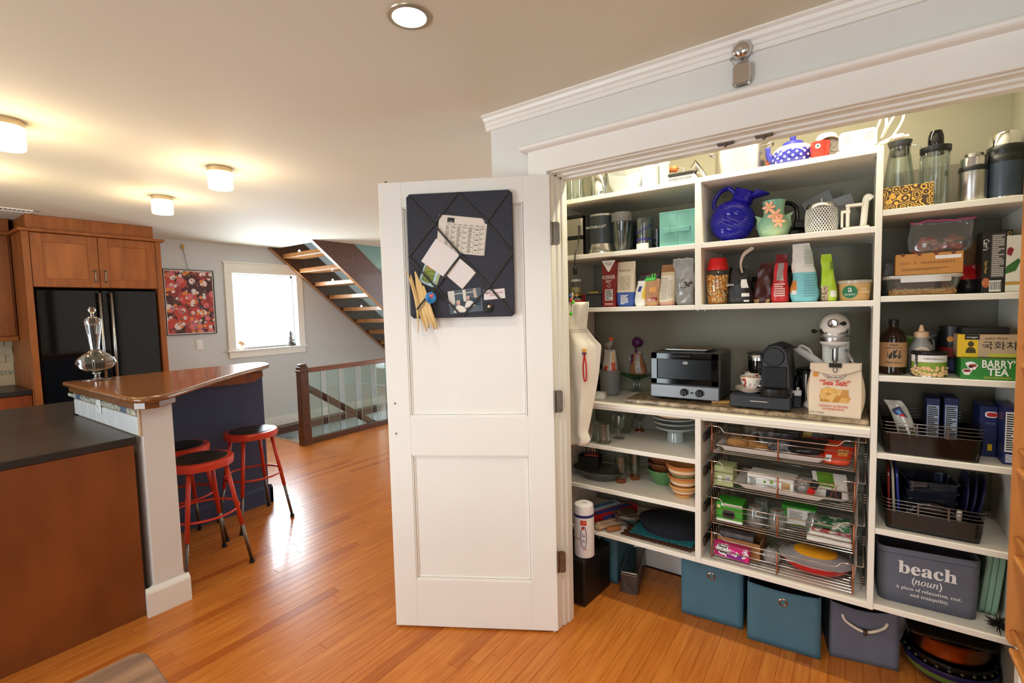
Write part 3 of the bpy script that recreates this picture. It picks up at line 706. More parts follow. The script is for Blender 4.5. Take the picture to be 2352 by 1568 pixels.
g = G(); g.lathe([(0, -.06), (.012, -.045), (.022, -.02), (.024, .01), (.018, .032), (0, .04)], 14, M=Matrix.Translation((0, -.005, .085)) @ Matrix.Rotation(R(65), 4, 'X'), wob=lambda t, z: 1 + .12 * math.cos(6 * t)); build('shell', g, mat('tan_shell', (190, 140, 84), .45, rgb2=(222, 186, 132), scale=40), t)

# ceiling lights
shade_m = mat('lit_glass_shade', (255, 244, 224), .3, emit=(255, 226, 180), estr=6.0)
bot_m = mat('lit_glass_bottom', (252, 220, 176), .3, emit=(255, 196, 130), estr=1.1)
for i, (x, y, lb) in enumerate(((-3.145, 1.42, 'flush ceiling light with nickel collar nearest the white door'), (-4.19, 1.475, 'flush ceiling light with nickel collar closest to the refrigerator cabinet'), (-3.1, .505, 'flush ceiling light with nickel collar cut by the left picture edge'), (-4.2, .5, 'flush ceiling light with nickel collar beyond the left picture edge'))):
    t = thing('ceiling_light', lb, 'ceiling light', (x, y, CEIL), group='flush glass ceiling lights over the kitchen')
    g = G(); g.lathe([(0, 0), (.066, 0), (.066, -.028), (.06, -.03)][::-1], 32); build('collar', g, nickel, t)
    g = G(); g.lathe([(.0665, -.03), (.0665, -.118), (.062, -.126), (.05, -.127)][::-1], 32); build('shade', g, shade_m, t)
    g = G(); g.lathe([(.052, -.126), (.05, -.122), (0, -.121)][::-1], 28); build('shade_bottom', g, bot_m, t)
    light('bulb', 'POINT', (x, y, CEIL - .19), 9.5, WARM, radius=.06)
t = thing('recessed_light', 'round recessed downlight in the ceiling above the open white door', 'ceiling light', (-1.127, 1.084, CEIL))
g = G(); g.lathe([(.052, .001), (.052, -.004), (.066, -.003), (.068, .001)], 36); build('trim_ring', g, nickel, t)
g = G(); g.lathe([(.0, -.0015), (.0525, -.0015)][::-1], 36); build('lamp_face', g, mat('lamp_face', (255, 255, 250), .4, emit=(255, 244, 222), estr=14), t)
t = thing('ceiling_vent', 'white slotted air vent in the ceiling above the refrigerator cabinet', 'vent', (-5.5, .78, CEIL))
g = G()
for q in ((-.07, -.26, -.052, .26), (.052, -.26, .07, .26), (-.07, -.26, .07, -.235), (-.07, .225, .07, .26)): g.box(q[0], q[1], -.007, q[2], q[3], 0, .002)
build('frame', g, trim_m, t)
g = G(); g.box(-.053, -.236, -.001, .053, .226, 0); build('duct', g, black, t)
for k in range(18):
    y = -.225 + k * .0258; g = G(); g.prism([(y, 0), (y + .004, 0), (y + .013, -.006), (y + .009, -.006)], -.052, .052, 'x'); build('slat', g, trim_m, t)

# corner of a rustic table in the front left
t = thing('rustic_table', 'worn brown plank table, its corner in the left foreground', 'table', (-.85, -.35, 0))
tw = mat('rustic_plank', (84, 52, 34), .5, rgb2=(146, 106, 76), scale=5, stretch=(7, 1, 1), detail=8, bump=.25, bscale=30, contrast=(.35, .75))
for k in range(5):
    x0 = -.433 + k * .174; g = G()
    if k == 0: g.prism([(x0, -.9)] + [(x0 + .002, .66)] + arc(x0 + .03, .674, .03, PI, PI / 2, 5) + [(x0 + .172, .696), (x0 + .172, -.9)], .715, .75, 'z', b=.004)
    else: g.box(x0, -.9, .715, x0 + .172, .69 - .012 * k, .75, .004)
    build('plank', g, tw, t)
g = G(); g.box(-.38, -.84, .63, .38, .6, .715, .003); build('apron', g, tw, t)
for a in (-.36, .3):
    for b in (-.82, .52):
        g = G(); g.box(a, b, 0, a + .06, b + .06, .63, .004); build('leg', g, tw, t)


# ============================================================ PANTRY SHELVING
mel = mat('white_melamine', (233, 229, 218), .4, var=.012, scale=5)
S1, S2, S3, CT, SA, SB, SC = 2.0275, 1.748, 1.482, 1.006, .791, .570, .339
RZ = (1.802, 1.496, 1.208, .922, .636, .344)
YF, YB = 2.20, 2.613
P0, P1, P2, P3 = -.579, -.554, .049, .069
un = thing('pantry_shelving', 'white built-in pantry shelving filling the closet behind the open door', 'shelving', (-.3, 2.4, 0))
def sb(name, x0, z0, x1, z1, y0=YF, y1=YB, b=.0012, par=None):
    g = G(); g.box(x0 + .3, y0 - 2.4, z0, x1 + .3, y1 - 2.4, z1, b); return build(name, g, mel, par or un)
sb('upright', P0, SC - .02, P1, CT - .022, YF - .001); sb('upright', P0, S3 - .022, P1, S1, YF - .001)
sb('upright', P2, SC - .02, P3, S1 + .001, YF - .002)
sb('side_panel', -1.278, SC - .02, -1.262, S1); sb('side_panel', .445, .32, .46, 1.803)
for z in (S1, S2, S3): sb('shelf', -1.258, z - .0215, P0, z); sb('shelf', P1, z - .0215, P2, z)
ct = sb('counter_shelf', -1.258, CT - .022, P2 - .0005, CT, YF - .004); sb('counter_nosing', -1.258, CT - .034, P2 - .0005, CT - .022, YF + .004, YF + .02, par=un)
for z in (SA, SB, SC): sb('shelf', -1.258, z - .0205, P0, z)
sb('shelf', P1, SC - .0205, P2, SC)
for z in RZ: sb('shelf', P3, z - .021, .445, z)
g = G()
for x0, x1 in ((-1.258, P0), (P1, P2)):
    for z in (S1, S2, S3):
        for x in (x0 + .003, x1 - .003):
            for y in (2.26, 2.55): g.cyl(.0035, z - .028, z - .0215, 8, (x + .3, y - 2.4, 0))
build('shelf_pins', g, steel, un)['kind'] = 'stuff'

S1 += .0008; S2 += .0008; S3 += .0008; CT += .0008; SA += .0008; SB += .0008; SC += .0008; RZ = tuple(z + .0008 for z in RZ)   # things rest a hair above the boards
# granite offcut slab lying on the counter shelf
gran = mat('brown_granite', (104, 86, 64), .25, rgb2=(190, 166, 132), scale=34, detail=9, contrast=(.34, .68), coat=.3)
t = thing('granite_slab', 'brown speckled granite slab lying on the pantry counter under the toaster oven', 'slab', (-.444, 2.42, CT + .0004))
g = G(); g.box(-.49, -.163, 0, .49, .18, .0196, .004); build('slab', g, gran, t)
GT = CT + .0206

# four pull-out wire baskets
wire = mat('chrome_wire', (196, 190, 184), .18, 1, var=.05)
copper = mat('copper_tinted_wire', (190, 120, 84), .3, 1, var=.1)
bz = ((.948, .829), (.790, .672), (.625, .507), (.464, .349))
def wire_basket(zr, z0, label):
    t = thing('wire_basket', label, 'basket', (-.254, 2.225, z0), group='pull-out wire baskets')
    h = zr - z0; x0, x1 = -.258, .259; d = .36
    g = G()
    for k in range(16):
        y = -.002 + k * (d / 15.0); g.tube([(x0, y, .004), (x1, y, .004)], .0018, 5)
    o = build('floor_wires', g, wire, t); o['kind'] = 'stuff'
    rim = [(-.289, 0, h), (-.23, 0, h - .001), (-.222, 0, h - .006), (-.212, 0, h - .02), (-.204, 0, h - .025), (.2, 0, h - .025), (.208, 0, h - .02), (.219, 0, h - .006), (.227, 0, h - .001), (.291, 0, h)]
    g = G(); g.tube(rim, .0027, 8); g.tube([(-.289, 0, h), (-.289, d, h)], .0027, 8); g.tube([(.291, 0, h), (.291, d, h)], .0027, 8); g.tube([(-.289, d, h), (.291, d, h)], .0027, 8); build('rim', g, wire, t)
    for zz in (h * .36, h * .62):
        g = G(); g.tube([(-.275 if zz > h * .5 else x0, -.002, zz), (.276 if zz > h * .5 else x1, -.002, zz)], .0018, 6); g.tube([(x0, 0, zz), (x0, d, zz)], .0018, 6); g.tube([(x1, 0, zz), (x1, d, zz)], .0018, 6); g.tube([(x0, d, zz), (x1, d, zz)], .0018, 6); build('side_wire', g, wire, t)
    for x, e in ((x0, 0), (0, -.025), (x1, 0)):
        g = G(); g.tube([(x, -.005, h + e), (x, -.005, .002), (x, .02, -.001), (x, d, -.001)], .003, 8); build('upright_wire', g, copper, t)
    for x in (x0, x1):
        g = G()
        for k in range(1, 9): g.tube([(x, k * d / 9, .004), (x + (-.012 if x < 0 else .012), k * d / 9, h)], .0015, 5)
        build('end_wires', g, wire, t)['kind'] = 'stuff'
    for s in (-1, 1):
        g = G(); g.box(s * .297, .01, h * .5 - .02, s * .29, d, h * .5 + .02, .002); r_ = build('runner', g, black, t)
        g = G()
        for k in range(4): g.box(s * .296, .004, h * .5 - .018 + k * .01, s * .286, .011, h * .5 - .0125 + k * .01, .001)
        build('runner_clip', g, raw_steel, r_)
    return t
for (zr, z0), lb in zip(bz, ('topmost pull-out wire basket under the granite slab, holding potatoes', 'second pull-out wire basket from the top, holding white trays', 'third pull-out wire basket from the top, holding glass jars', 'lowest pull-out wire basket, holding a pink candy box')):
    wire_basket(zr, z0, lb)

# ------------------------------------------------------------ item helpers (fronts face -y)
def at_z(cx, yf, d, z): return (cx, yf + d / 2, z)
def carton(name, label, cat, cxwh, yf, z, d, m, rz=0, group=None, part='box', b=.0015):
    cx, wd, h = cxwh; t = thing(name, label, cat, at_z(cx, yf, d, z), rz, group)
    g = G(); g.box(-wd / 2, -d / 2, 0, wd / 2, d / 2, h, b); build(part, g, m, t); t['w'] = wd; t['h'] = h; t['d'] = d
    return t
def plate(t, name, x0, z0, x1, z1, m, off=.0006, yf=None, r=0):
    """flat print on the front face (fractions of width and height)"""
    wd, h, d = t['w'], t['h'], t['d']; y = -d / 2 if yf is None else yf; g = G()
    X0, X1, Z0, Z1 = (x0 - .5) * wd, (x1 - .5) * wd, z0 * h, z1 * h
    if r: g.prism(rrect(X0, Z0, X1, Z1, min(r, (X1 - X0) / 2.1, (Z1 - Z0) / 2.1)), y - off, y + .0002, 'y')
    else: g.box(X0, y - off, Z0, X1, y + .0002, Z1)
    return build(name, g, m, t)
def lines(t, name, x0, z0, x1, z1, n, m, off=.0009, yf=None, seed=1, gapf=.45):
    """small print as thin ink lines"""
    wd, h, d = t['w'], t['h'], t['d']; y = -d / 2 if yf is None else yf; g = G(); q = random.Random(seed)
    for k in range(n):
        zc = (z1 - (z1 - z0) * (k + .5) / n) * h; th = (z1 - z0) * h / n * (1 - gapf) / 2
        xe = x1 if q.random() < .7 else x0 + (x1 - x0) * (.5 + .4 * q.random())
        g.box((x0 - .5) * wd, y - off, zc - th, (xe - .5) * wd, y, zc + th)
    return build(name, g, m, t)
def word(t, s, fx, fz, size, m, width=None, off=.0012, yf=None, **k):
    wd, h, d = t['w'], t['h'], t['d']; y = -d / 2 if yf is None else yf
    return txt(s, t, ((fx - .5) * wd, y - off, fz * h), size, m, width=width * wd if width else None, **k)
def barcode(t, x0, z0, x1, z1, seed=1):
    plate(t, 'barcode_field', x0, z0, x1, z1, flat((235, 235, 232)), .0008); wd, h, d = t['w'], t['h'], t['d']; q = random.Random(seed); g = G(); x = x0 + .02
    while x < x1 - .03:
        b = (x1 - x0) * (.02 + .04 * q.random()); g.box((x - .5) * wd, -d / 2 - .0011, (z0 + (z1 - z0) * .15) * h, (x + b - .5) * wd, -d / 2, (z1 - (z1 - z0) * .1) * h); x += b * (1.6 + q.random())
    build('barcode', g, flat((30, 30, 30)), t)
def lathed(name, label, cat, loc, parts, group=None, rz=0, n=28, sx=1, sy=1):
    """parts: list of (part name, profile, material)"""
    t = thing(name, label, cat, loc, rz, group)
    for pn, pr_, m in parts:
        g = G(); g.lathe(pr_, n, sx=sx, sy=sy); build(pn, g, m, t)
    return t
def pouch(name, label, cat, cxwh, yf, z, d, mats, regions=(), top=.95, crinkle=.006, seed=1, lean=(0, 0), tw=1.0, n=36, m=22, group=None, fold=0, rz=0, e=2.6, part='bag', flat_top=.03):
    """a soft standing bag: rounded-box foot, sides closing to a flat seam; regions (u0,u1,t0,t1,mi) recolour the front (u in -1..1)"""
    cx, wd, h = cxwh; t = thing(name, label, cat, at_z(cx, yf, d, z), rz, group); g = G()
    def sp(a, p): return math.copysign(abs(a) ** p, a)
    def shape(tt):
        k = min(1, .86 + tt * 1.4) if tt < .1 else 1
        a = wd / 2 * k * (1 + (tw - 1) * tt); b = d / 2 * k * max(flat_top, 1 - max(0, (tt - .25) / (top - .25)) ** 1.6) if tt < top else d / 2 * flat_top
        return a, b
    def fn(u, v):
        an = 2 * PI * u - PI / 2; a, b = shape(v); ca, sa = math.cos(an), math.sin(an)
        x = a * sp(ca, 2 / e); y = b * sp(sa, 2 / e); zz = h * v
        q = Vector((x * 22 + seed * 9.1, y * 22, zz * 16 + seed)); nn = noise.noise(q) + .5 * noise.noise(q * 2.3)
        am = crinkle * min(1, v * 6) * (1.0 if v < top else .5)
        x += nn * am * .6; y += nn * am + lean[1] * v * v; x += lean[0] * v * v
        if fold and v > 1 - fold: pass
        return (x, y, zz)
    g.sheet(fn, n, m, 0, True, loop=True)
    k0 = len(g.v); g.v.append((0, 0, .0005)); 
    for i in range(n): g.f.append((k0, (i + 1) % n, i)); g.mi.append(0); g.sm.append(False)
    for fi in range(n * m):
        i, j = fi % n, fi // n; an = 2 * PI * (i + .5) / n - PI / 2; u = sp(math.cos(an), 2 / e); v = (j + .5) / m
        front = math.sin(an) < .05
        for (u0, u1, t0, t1, mi) in regions:
            if t0 <= v <= t1 and (u0 <= u <= u1 and front or (u0 <= -1 and u1 >= 1)): g.mi[fi] = mi
    build(part, g, mats, t); t['w'] = wd; t['h'] = h; t['d'] = d
    def yfront(v): return -shape(v)[1] - crinkle * .9 + lean[1] * v * v
    return t, yfront
ink = flat((32, 32, 34)); white_ink = flat((238, 238, 236))
film = clear('plastic_film', (246, 246, 246), .35, .12, haze=.1)
film_h = clear('cloudy_film', (230, 230, 230), .3, .2, haze=.35, hcol=(214, 212, 208))
jar_g = clear('jar_glass', (238, 242, 240), .2, .03)
smoke_g = clear('grey_jar_glass', (170, 176, 172), .2, .05, haze=.12, hcol=(90, 92, 92))


# ============================================================ TOP SHELF (lit by the strip light)
alu = mat('brushed_aluminium', (206, 200, 188), .35, 1, var=.05, scale=60, stretch=(1, 1, 12))
poly = clear('frosted_plastic', (236, 238, 240), .2, .2, haze=.3)
enamel = mat('white_enamel', (238, 234, 222), .3, var=.02)
def shell(r0, r1, h, th=.003): return [(0, .001), (r0, .0), (r1, h), (r1 - th, h), (r0 - th * .8, th), (0, th)]
# left bay
t = lathed('glass_pitcher', 'clear glass pitcher at the far left end of the pantry top shelf', 'pitcher', (-1.1731 - .02, 2.27, S1), [('vessel', [(0, .001), (.045, 0), (.05, .01), (.044, .08), (.055, .19), (.052, .19), (.041, .08), (.046, .012), (0, .006)], jar_g)])
g = G(); g.tube(spline([(-.05, 0, .17), (-.09, 0, .15), (-.085, 0, .08), (-.044, 0, .06)], 6), .006, 8); build('handle', g, jar_g, t)
t = lathed('steel_canister', 'shiny steel canister between the glass pitcher and the clear mixing bowl', 'canister', (-1.0994 + .012, 2.33, S1), [('body', [(0, 0), (.042, 0), (.045, .004), (.046, .12), (.04, .128)], chrome), ('lid', [(.0465, .12), (.0465, .135), (.03, .142), (.012, .144), (0, .145)], steel)])
g = G(); g.ball(.01, (0, 0, .152), 12, 8); build('knob', g, steel, t)
t = lathed('mixing_bowl', 'clear plastic mixing bowl with a blue wrapped packet inside on top shelf', 'bowl', (-0.9351, 2.33, S1), [('bowl', [(0, .001), (.045, 0), (.06, .012), (.088, .06), (.098, .12), (.101, .12), (.099, .125), (.094, .12), (.084, .06), (.056, .015), (0, .006)], poly)])
t, _ = pouch('blue_packet', 'blue wrapped packet lying in the clear mixing bowl', 'packet', (-0.8962, .075, .085), 2.30, S1 + .02, .045, [mat('blue_film', (120, 150, 196), .35, rgb2=(206, 216, 230), scale=30)], crinkle=.012, seed=5, n=20, m=10)
lathed('paper_roll', 'white paper roll standing on the top shelf beside the mixing bowl', 'roll', (-0.8263, 2.31, S1), [('sheets', [(.018, 0), (.026, 0), (.026, .15), (.018, .15), (.018, 0)], mat('white_paper', (240, 238, 232), .8, var=.02))])
for k, (px, lb) in enumerate(((1500, 'left of two clear storage tubs on the pantry top shelf'), (1521, 'right of two clear storage tubs on the pantry top shelf'))):
    lathed('storage_tub', lb, 'container', (-0.7896 + k * .047, 2.32 - k * .02, S1), [('tub', shell(.02, .024, .11), poly), ('lid', [(.0, .118), (.025, .118), (.0255, .11), (.0235, .108)], enamel)], group='clear storage tubs on the top shelf')
# slicer with black grate, wooden handled tool, strainer
t = thing('vegetable_slicer', 'white slicer with a black grate lying on the top shelf', 'slicer', (-0.6486, 2.29, S1))
g = G(); g.box(-.062, -.06, 0, .062, .1, .03, .006); build('tray', g, enamel, t)
g = G(); g.box(-.056, -.062, .031, .056, .09, .043, .003); lid = build('grate_frame', g, black, t)
g = G()
for k in range(14): g.box(-.05 + k * .0072, -.0615, .01, -.0465 + k * .0072, -.0595, .022)
build('teeth', g, raw_steel, t)['kind'] = 'stuff'
t = thing('wooden_handle_tool', 'small tool with an orange turned wooden handle on the top shelf', 'utensil', (-0.7151, 2.335, S1))
g = G(); g.lathe([(0, 0), (.014, .001), (.012, .012), (.016, .03), (.014, .04), (0, .042)], 16, M=Matrix.Translation((-.02, 0, .09)) @ Matrix.Rotation(R(90), 4, 'Y')); build('handle', g, mat('orange_wood', (196, 104, 50), .4, var=.12), t)
g = G(); g.tube([(.02, 0, .09), (.05, 0, .088), (.052, 0, .002)], .003, 6); build('shank', g, steel, t)
t = thing('wire_strainer', 'wire strainer leaning against the aluminium pot on the top shelf', 'strainer', (-0.5736, 2.27, S1))
g = G(); g.lathe([(.05, 0), (.052, .003), (.05, .006)], 24, M=Matrix.Translation((-.008, .03, .055)) @ Matrix.Rotation(R(60), 4, 'Y')); g.lathe([(.05, .003), (.036, -.025), (0, -.036)], 20, M=Matrix.Translation((-.008, .03, .055)) @ Matrix.Rotation(R(60), 4, 'Y')); build('mesh_bowl', g, steel, t)
g = G(); g.tube([(-.03, .0, .08), (.02, -.03, .012), (.04, -.035, .004)], .003, 6); build('handle', g, steel, t)
# aluminium pot
r_ = 0.209 / 2
t = lathed('aluminium_pot', 'large aluminium stock pot with side lugs on the pantry top shelf', 'pot', (-0.4267, 2.25 + r_, S1), [('pot', [(0, 0), (r_ - .01, 0), (r_ - .002, .01), (r_ - .002, .13), (r_ + .004, .136), (r_ + .004, .14), (r_ - .004, .14), (r_ - .006, .012), (0, .006)], alu)], n=40)
for s in (-1, 1):
    g = G(); g.tube(spline([(s * (r_ - .002), -.02, .118), (s * (r_ + .02), -.018, .125), (s * (r_ + .02), .018, .125), (s * (r_ - .002), .02, .118)], 5), .004, 8); build('lug', g, steel, t)
# mugs, polka dot teapot, moka pot, food processor
redsp = mat('red_speckled_glaze', (178, 44, 36), .3, rgb2=(226, 180, 160), scale=120, contrast=(.45, .65))
t = lathed('speckled_mug', 'red speckled mug partly hidden between pot and polka dot teapot', 'mug', (-0.3117, 2.44, S1), [('body', shell(.03, .036, .075), redsp)])
g = G(); g.tube(spline([(-.01, -.034, .06), (-.012, -.056, .055), (-.012, -.056, .025), (-.01, -.033, .018)], 5), .005, 8); build('handle', g, redsp, t)
cob = mat('cobalt_glaze', (46, 48, 142), .15, var=.1, scale=20)
t = lathed('polka_dot_teapot', 'cobalt blue teapot with white polka dots and a floral lid band', 'teapot', (-0.2248, 2.33, S1), [('body', [(0, 0), (.05, 0), (.07, .015), (.078, .04), (.074, .065), (.058, .085), (.04, .092)], cob), ('lid', [(.042, .091), (.036, .104), (.02, .112), (.008, .115), (.012, .125), (.01, .132), (0, .135)], cob), ('shoulder_band', [(.0745, .066), (.0665, .078), (.0585, .0855)], mat('cream_glaze', (236, 228, 206), .2, rgb2=(190, 168, 110), scale=60, contrast=(.5, .7)))])
g = G()
for j, (z, rr) in enumerate(((.012, .067), (.024, .0735), (.037, .0777), (.050, .0772), (.062, .0748))):
    for k in range(17):
        a = 2 * PI * (k + .5 * (j % 2)) / 17; nz = (.037 - z) * -9
        M_ = Matrix.Translation((math.cos(a) * (rr + .0006), math.sin(a) * (rr + .0006), z)) @ Matrix.Rotation(a, 4, 'Z') @ Matrix.Rotation(R(90) - max(-.9, min(.9, nz)) * .9, 4, 'Y')
        g.cyl(.0047, -.0006, .0006, 10, M=M_)
build('polka_dots', g, flat((240, 240, 236)), t)['kind'] = 'stuff'
g = G(); g.tube(spline([(-.058, -.02, .03), (-.082, -.03, .055), (-.088, -.034, .095)], 6), [.014 - .0004 * k for k in range(13)], 10); build('spout', g, cob, t)
g = G(); g.tube(spline([(.06, .0, .075), (.098, 0, .072), (.1, 0, .04), (.07, 0, .025)], 6), .006, 8); build('handle', g, cob, t)
t = lathed('red_mug', 'red mug with a painted white eyelet leaning beside the polka dot teapot', 'mug', (-0.1398 + .012, 2.275, S1), [('body', shell(.028, .034, .07), mat('red_glaze', (196, 44, 34), .25, var=.08))])
g = G(); g.cyl(.009, 0, .001, 16, M=Matrix.Translation((-.005, -.034, .05)) @ Matrix.Rotation(R(90), 4, 'X')); e_ = build('eyelet', g, white_ink, t)
g = G(); g.cyl(.004, 0, .0018, 12, M=Matrix.Translation((-.005, -.034, .05)) @ Matrix.Rotation(R(90), 4, 'X')); build('pupil', g, flat((40, 60, 50)), e_)
t = thing('sifter_cup', 'grey metal sifter cup lying on its side showing its inner wire star', 'sifter', (-0.0981, 2.30, S1 + .044))
g = G(); g.lathe([(0, .05), (.042, .05), (.044, .0), (.041, .0), (.039, .03), (0, .032)], 30, M=Matrix.Translation((0, -.03, 0)) @ Matrix.Rotation(R(-90), 4, 'X')); build('cup', g, mat('dull_tin', (150, 146, 138), .4, .8, var=.08), t)
g = G()
for a in (20, 80, 140): g.box(-.026, -.004, -.002, .026, .0, .002, .0005, M=Matrix.Rotation(R(a), 4, 'Y'))
g.cyl(.006, -.006, 0, 10, M=Matrix.Rotation(R(90), 4, 'X')); build('wire_star', g, steel, t)
t = lathed('tall_canister', 'tall pale canister behind the sifter cup on the top shelf', 'canister', (-0.1131, 2.43, S1), [('body', [(0, 0), (.035, 0), (.037, .01), (.037, .13), (.03, .14), (0, .14)], enamel)])
t = thing('food_processor', 'white ribbed appliance base with vent slots and loose cord on the top shelf', 'appliance', (-0.0056, 2.32, S1))
g = G(); g.box(-.07, -.065, 0, .066, .065, .02, .006); g.box(-.062, -.058, .02, .056, .058, .09, .01); build('housing', g, enamel, t)
g = G()
for x in (-.05, .02):
    for k in range(6): g.box(x, -.0585, .045 + k * .0055, x + .026, -.0578, .0465 + k * .0055)
build('vent_slots', g, flat((120, 112, 96)), t)
g = G(); g.tube(spline([(.05, .02, .08), (.075, -.02, .14), (.082, -.05, .09), (.07, -.03, .05), (.1, -.04, .11), (.13, -.03, .15), (.128, -.02, .1), (.09, -.05, .03), (.062, -.07, .02), (.1, -.1, .028)], 7), .0045, 8); build('cord', g, enamel, t)
g = G(); g.box(.098, -.11, .018, .13, -.09, .034, .004); g.box(.13, -.104, .022, .144, -.102, .028); g.box(.13, -.098, .022, .144, -.096, .028); build('plug', g, enamel, t)

# ============================================================ SECOND SHELF, LEFT BAY
wq = (-1.1898,0.0678,0.2077)
t = thing('steel_can_opener', 'brushed steel upright appliance with black trim and cord at left end of second shelf', 'appliance', (-1.188, 2.30, S2))
g = G(); g.box(-.06, -.06, 0, .045, .05, .09, .008); g.box(-.06, -.06, .096, .045, .05, wq[2] - .012, .008); build('body', g, steel, t)
g = G(); g.box(-.062, -.061, .088, .047, .052, .098, .003); g.box(-.061, -.061, wq[2] - .014, .046, .051, wq[2], .005); g.box(.046, -.04, .002, .075, .05, wq[2] - .006, .008); build('trim', g, black, t)
g = G(); g.tube(spline([(.03, -.066, .15), (.032, -.08, .06), (.032, -.104, .02), (.03, -.114, -.005), (.03, -.116, -.06)], 6), .0032, 6); g.box(.021, -.124, -.1, .039, -.107, -.06, .004); build('cord', g, black, t)
# personal blender base
wq = (-1.0617,0.1395,0.1993); r_ = wq[1] / 2
gun = mat('gunmetal_blender', (58, 64, 68), .35, .3, var=.06)
t = thing('personal_blender', 'dark grey personal blender base with a silver foot on the second shelf', 'blender', (wq[0], 2.235 + r_, S2))
g = G(); g.lathe([(0, .001), (r_ + .004, 0), (r_ + .006, .006), (r_ + .003, .022), (r_ - .003, .05)], 36); build('silver_foot', g, steel, t)
g = G(); g.lathe([(r_ - .004, .02), (r_ - .004, .05), (r_ - .001, .1), (r_, wq[2] - .012)], 36); g.lathe([(r_ - .0025, .052), (r_ - .0005, .1), (r_ + .0005, wq[2] - .012)], 36); build('body', g, gun, t)
g = G(); g.lathe([(r_ + .001, wq[2] - .012), (r_ + .001, wq[2] - .003), (r_ - .004, wq[2]), (0, wq[2])], 36); build('top_ring', g, steel, t)
txt('NUTRiBULLET', t, (-.002, -r_ - .0022, wq[2] * .66), .017, white_ink, width=r_ * 1.55)
txt('MAGIC', t, (0, -r_ - .006, .028), .016, dark_steel, width=r_ * .7)
# blender cup, second cup behind, dark lid
wq = (-0.9464,0.096,0.1913); r_ = wq[1] / 2
t = lathed('blender_cup', 'tall clear blender cup with grey screw lid beside the dark blender base', 'cup', (wq[0], 2.232 + r_, S2), [('cup', [(0, .002), (r_ * .62, .001), (r_ * .7, .006), (r_ * .98, wq[2] - .04), (r_ * .94, wq[2] - .04), (r_ * .64, .01), (0, .008)], jar_g), ('lid', [(r_ * 1.02, wq[2] - .045), (r_ * 1.06, wq[2] - .04), (r_ * 1.06, wq[2] - .004), (r_ * .98, wq[2]), (0, wq[2])], mat('grey_plastic', (120, 120, 120), .4))])
g = G()
for k in range(8):
    a = 2 * PI * k / 8 + .2; g.tube([(math.cos(a) * r_ * .72, math.sin(a) * r_ * .72, .012), (math.cos(a) * r_ * .97, math.sin(a) * r_ * .97, wq[2] - .05)], .002, 5)
build('ribs', g, jar_g, t)
t = lathed('dark_blender_jar', 'dark blender jar with a wide black lid behind the clear cup', 'blender jar', (-0.9699, 2.43, S2), [('jar', [(0, 0), (.05, 0), (.054, .01), (.062, .14), (.058, .14), (.05, .01), (0, .005)], smoke_g), ('lid', [(.064, .14), (.066, .16), (.05, .166), (.03, .17), (0, .17)], black), ('blade_base', [(0, .002), (.045, .002), (.044, .03), (0, .032)], black)])
# small clear measuring pitcher with blue bands
wq = (-0.8312,0.0781,0.1482); r_ = wq[1] / 2
t = lathed('measuring_pitcher', 'small clear plastic pitcher wound with a dark blue band', 'pitcher', (wq[0], 2.235 + r_, S2), [('vessel', [(0, .001), (r_ * .9, 0), (r_ * .93, .004), (r_, wq[2]), (r_ - .002, wq[2]), (r_ * .88, .006), (0, .004)], jar_g)])
g = G(); g.lathe([(r_ * .975, .045), (r_ * .985, .052)], 24); g.tube([(math.cos(a) * r_ * 1.0, math.sin(a) * r_ * 1.0, .098 + .022 * math.cos(a - .4)) for a in [2 * PI * k / 24 for k in range(24)]], .0022, 6, closed=True); build('blue_band', g, mat('navy_band', (48, 40, 130), .3), t)
g = G(); g.lathe([(r_ * .955, .002), (r_ * .965, .03)], 24, a0=R(195), a1=R(320)); build('label_sticker', g, flat((226, 226, 222)), t)
t = lathed('grey_measuring_cup', 'small pale grey plastic cup between the banded pitcher and the teal box', 'cup', (-0.7922, 2.34, S2), [('cup', shell(.024, .03, .1), smoke_g)])
g = G(); g.box(.022, -.02, .0, .034, .0, .1, .002); build('handle_strip', g, raw_steel, t)
# teal fabric box
teal = mat('teal_fabric', (108, 166, 156), .7, var=.05, scale=14, bump=.05)
wq = (-0.6637,0.1561,0.1559)
t = thing('teal_fabric_box', 'light teal fabric storage box with a stitched strap handle on the second shelf', 'storage box', at_z(wq[0], 2.225, .2, S2)); t['w'], t['h'], t['d'] = wq[1], wq[2], .2
g = G(); wd, h, d = wq[1], wq[2], .2
def fb(u, v):
    x = (u - .5) * wd; zz = v * h; return (x, -d / 2 + .006 * math.sin(PI * u) * math.sin(PI * v) * math.sin(6 * u + 3 * v) - .001, zz)
g.sheet(fb, 14, 12); g.box(-wd / 2, -d / 2 + .002, 0, wd / 2, d / 2, h - .004, .003); build('box', g, teal, t)
g = G(); g.box(-wd / 2 - .001, -d / 2 - .003, h - .006, wd / 2 + .001, d / 2, h, .002); g.box(-wd / 2 - .0005, -d / 2 - .0025, 0, wd / 2 + .0005, -d / 2 + .002, .005, .001); g.box(-.0008, -d / 2 - .0058, .004, .0008, -d / 2, h - .006); build('piping', g, mat('teal_piping', (124, 184, 172), .6), t)
g = G(); g.box(-.058, -d / 2 - .008, h * .4, .058, -d / 2 - .003, h * .52, .001); g.box(-.058, -d / 2 - .01, h * .39, -.03, -d / 2 - .003, h * .53, .001); g.box(.03, -d / 2 - .01, h * .39, .058, -d / 2 - .003, h * .53, .001); build('strap_handle', g, teal, t)

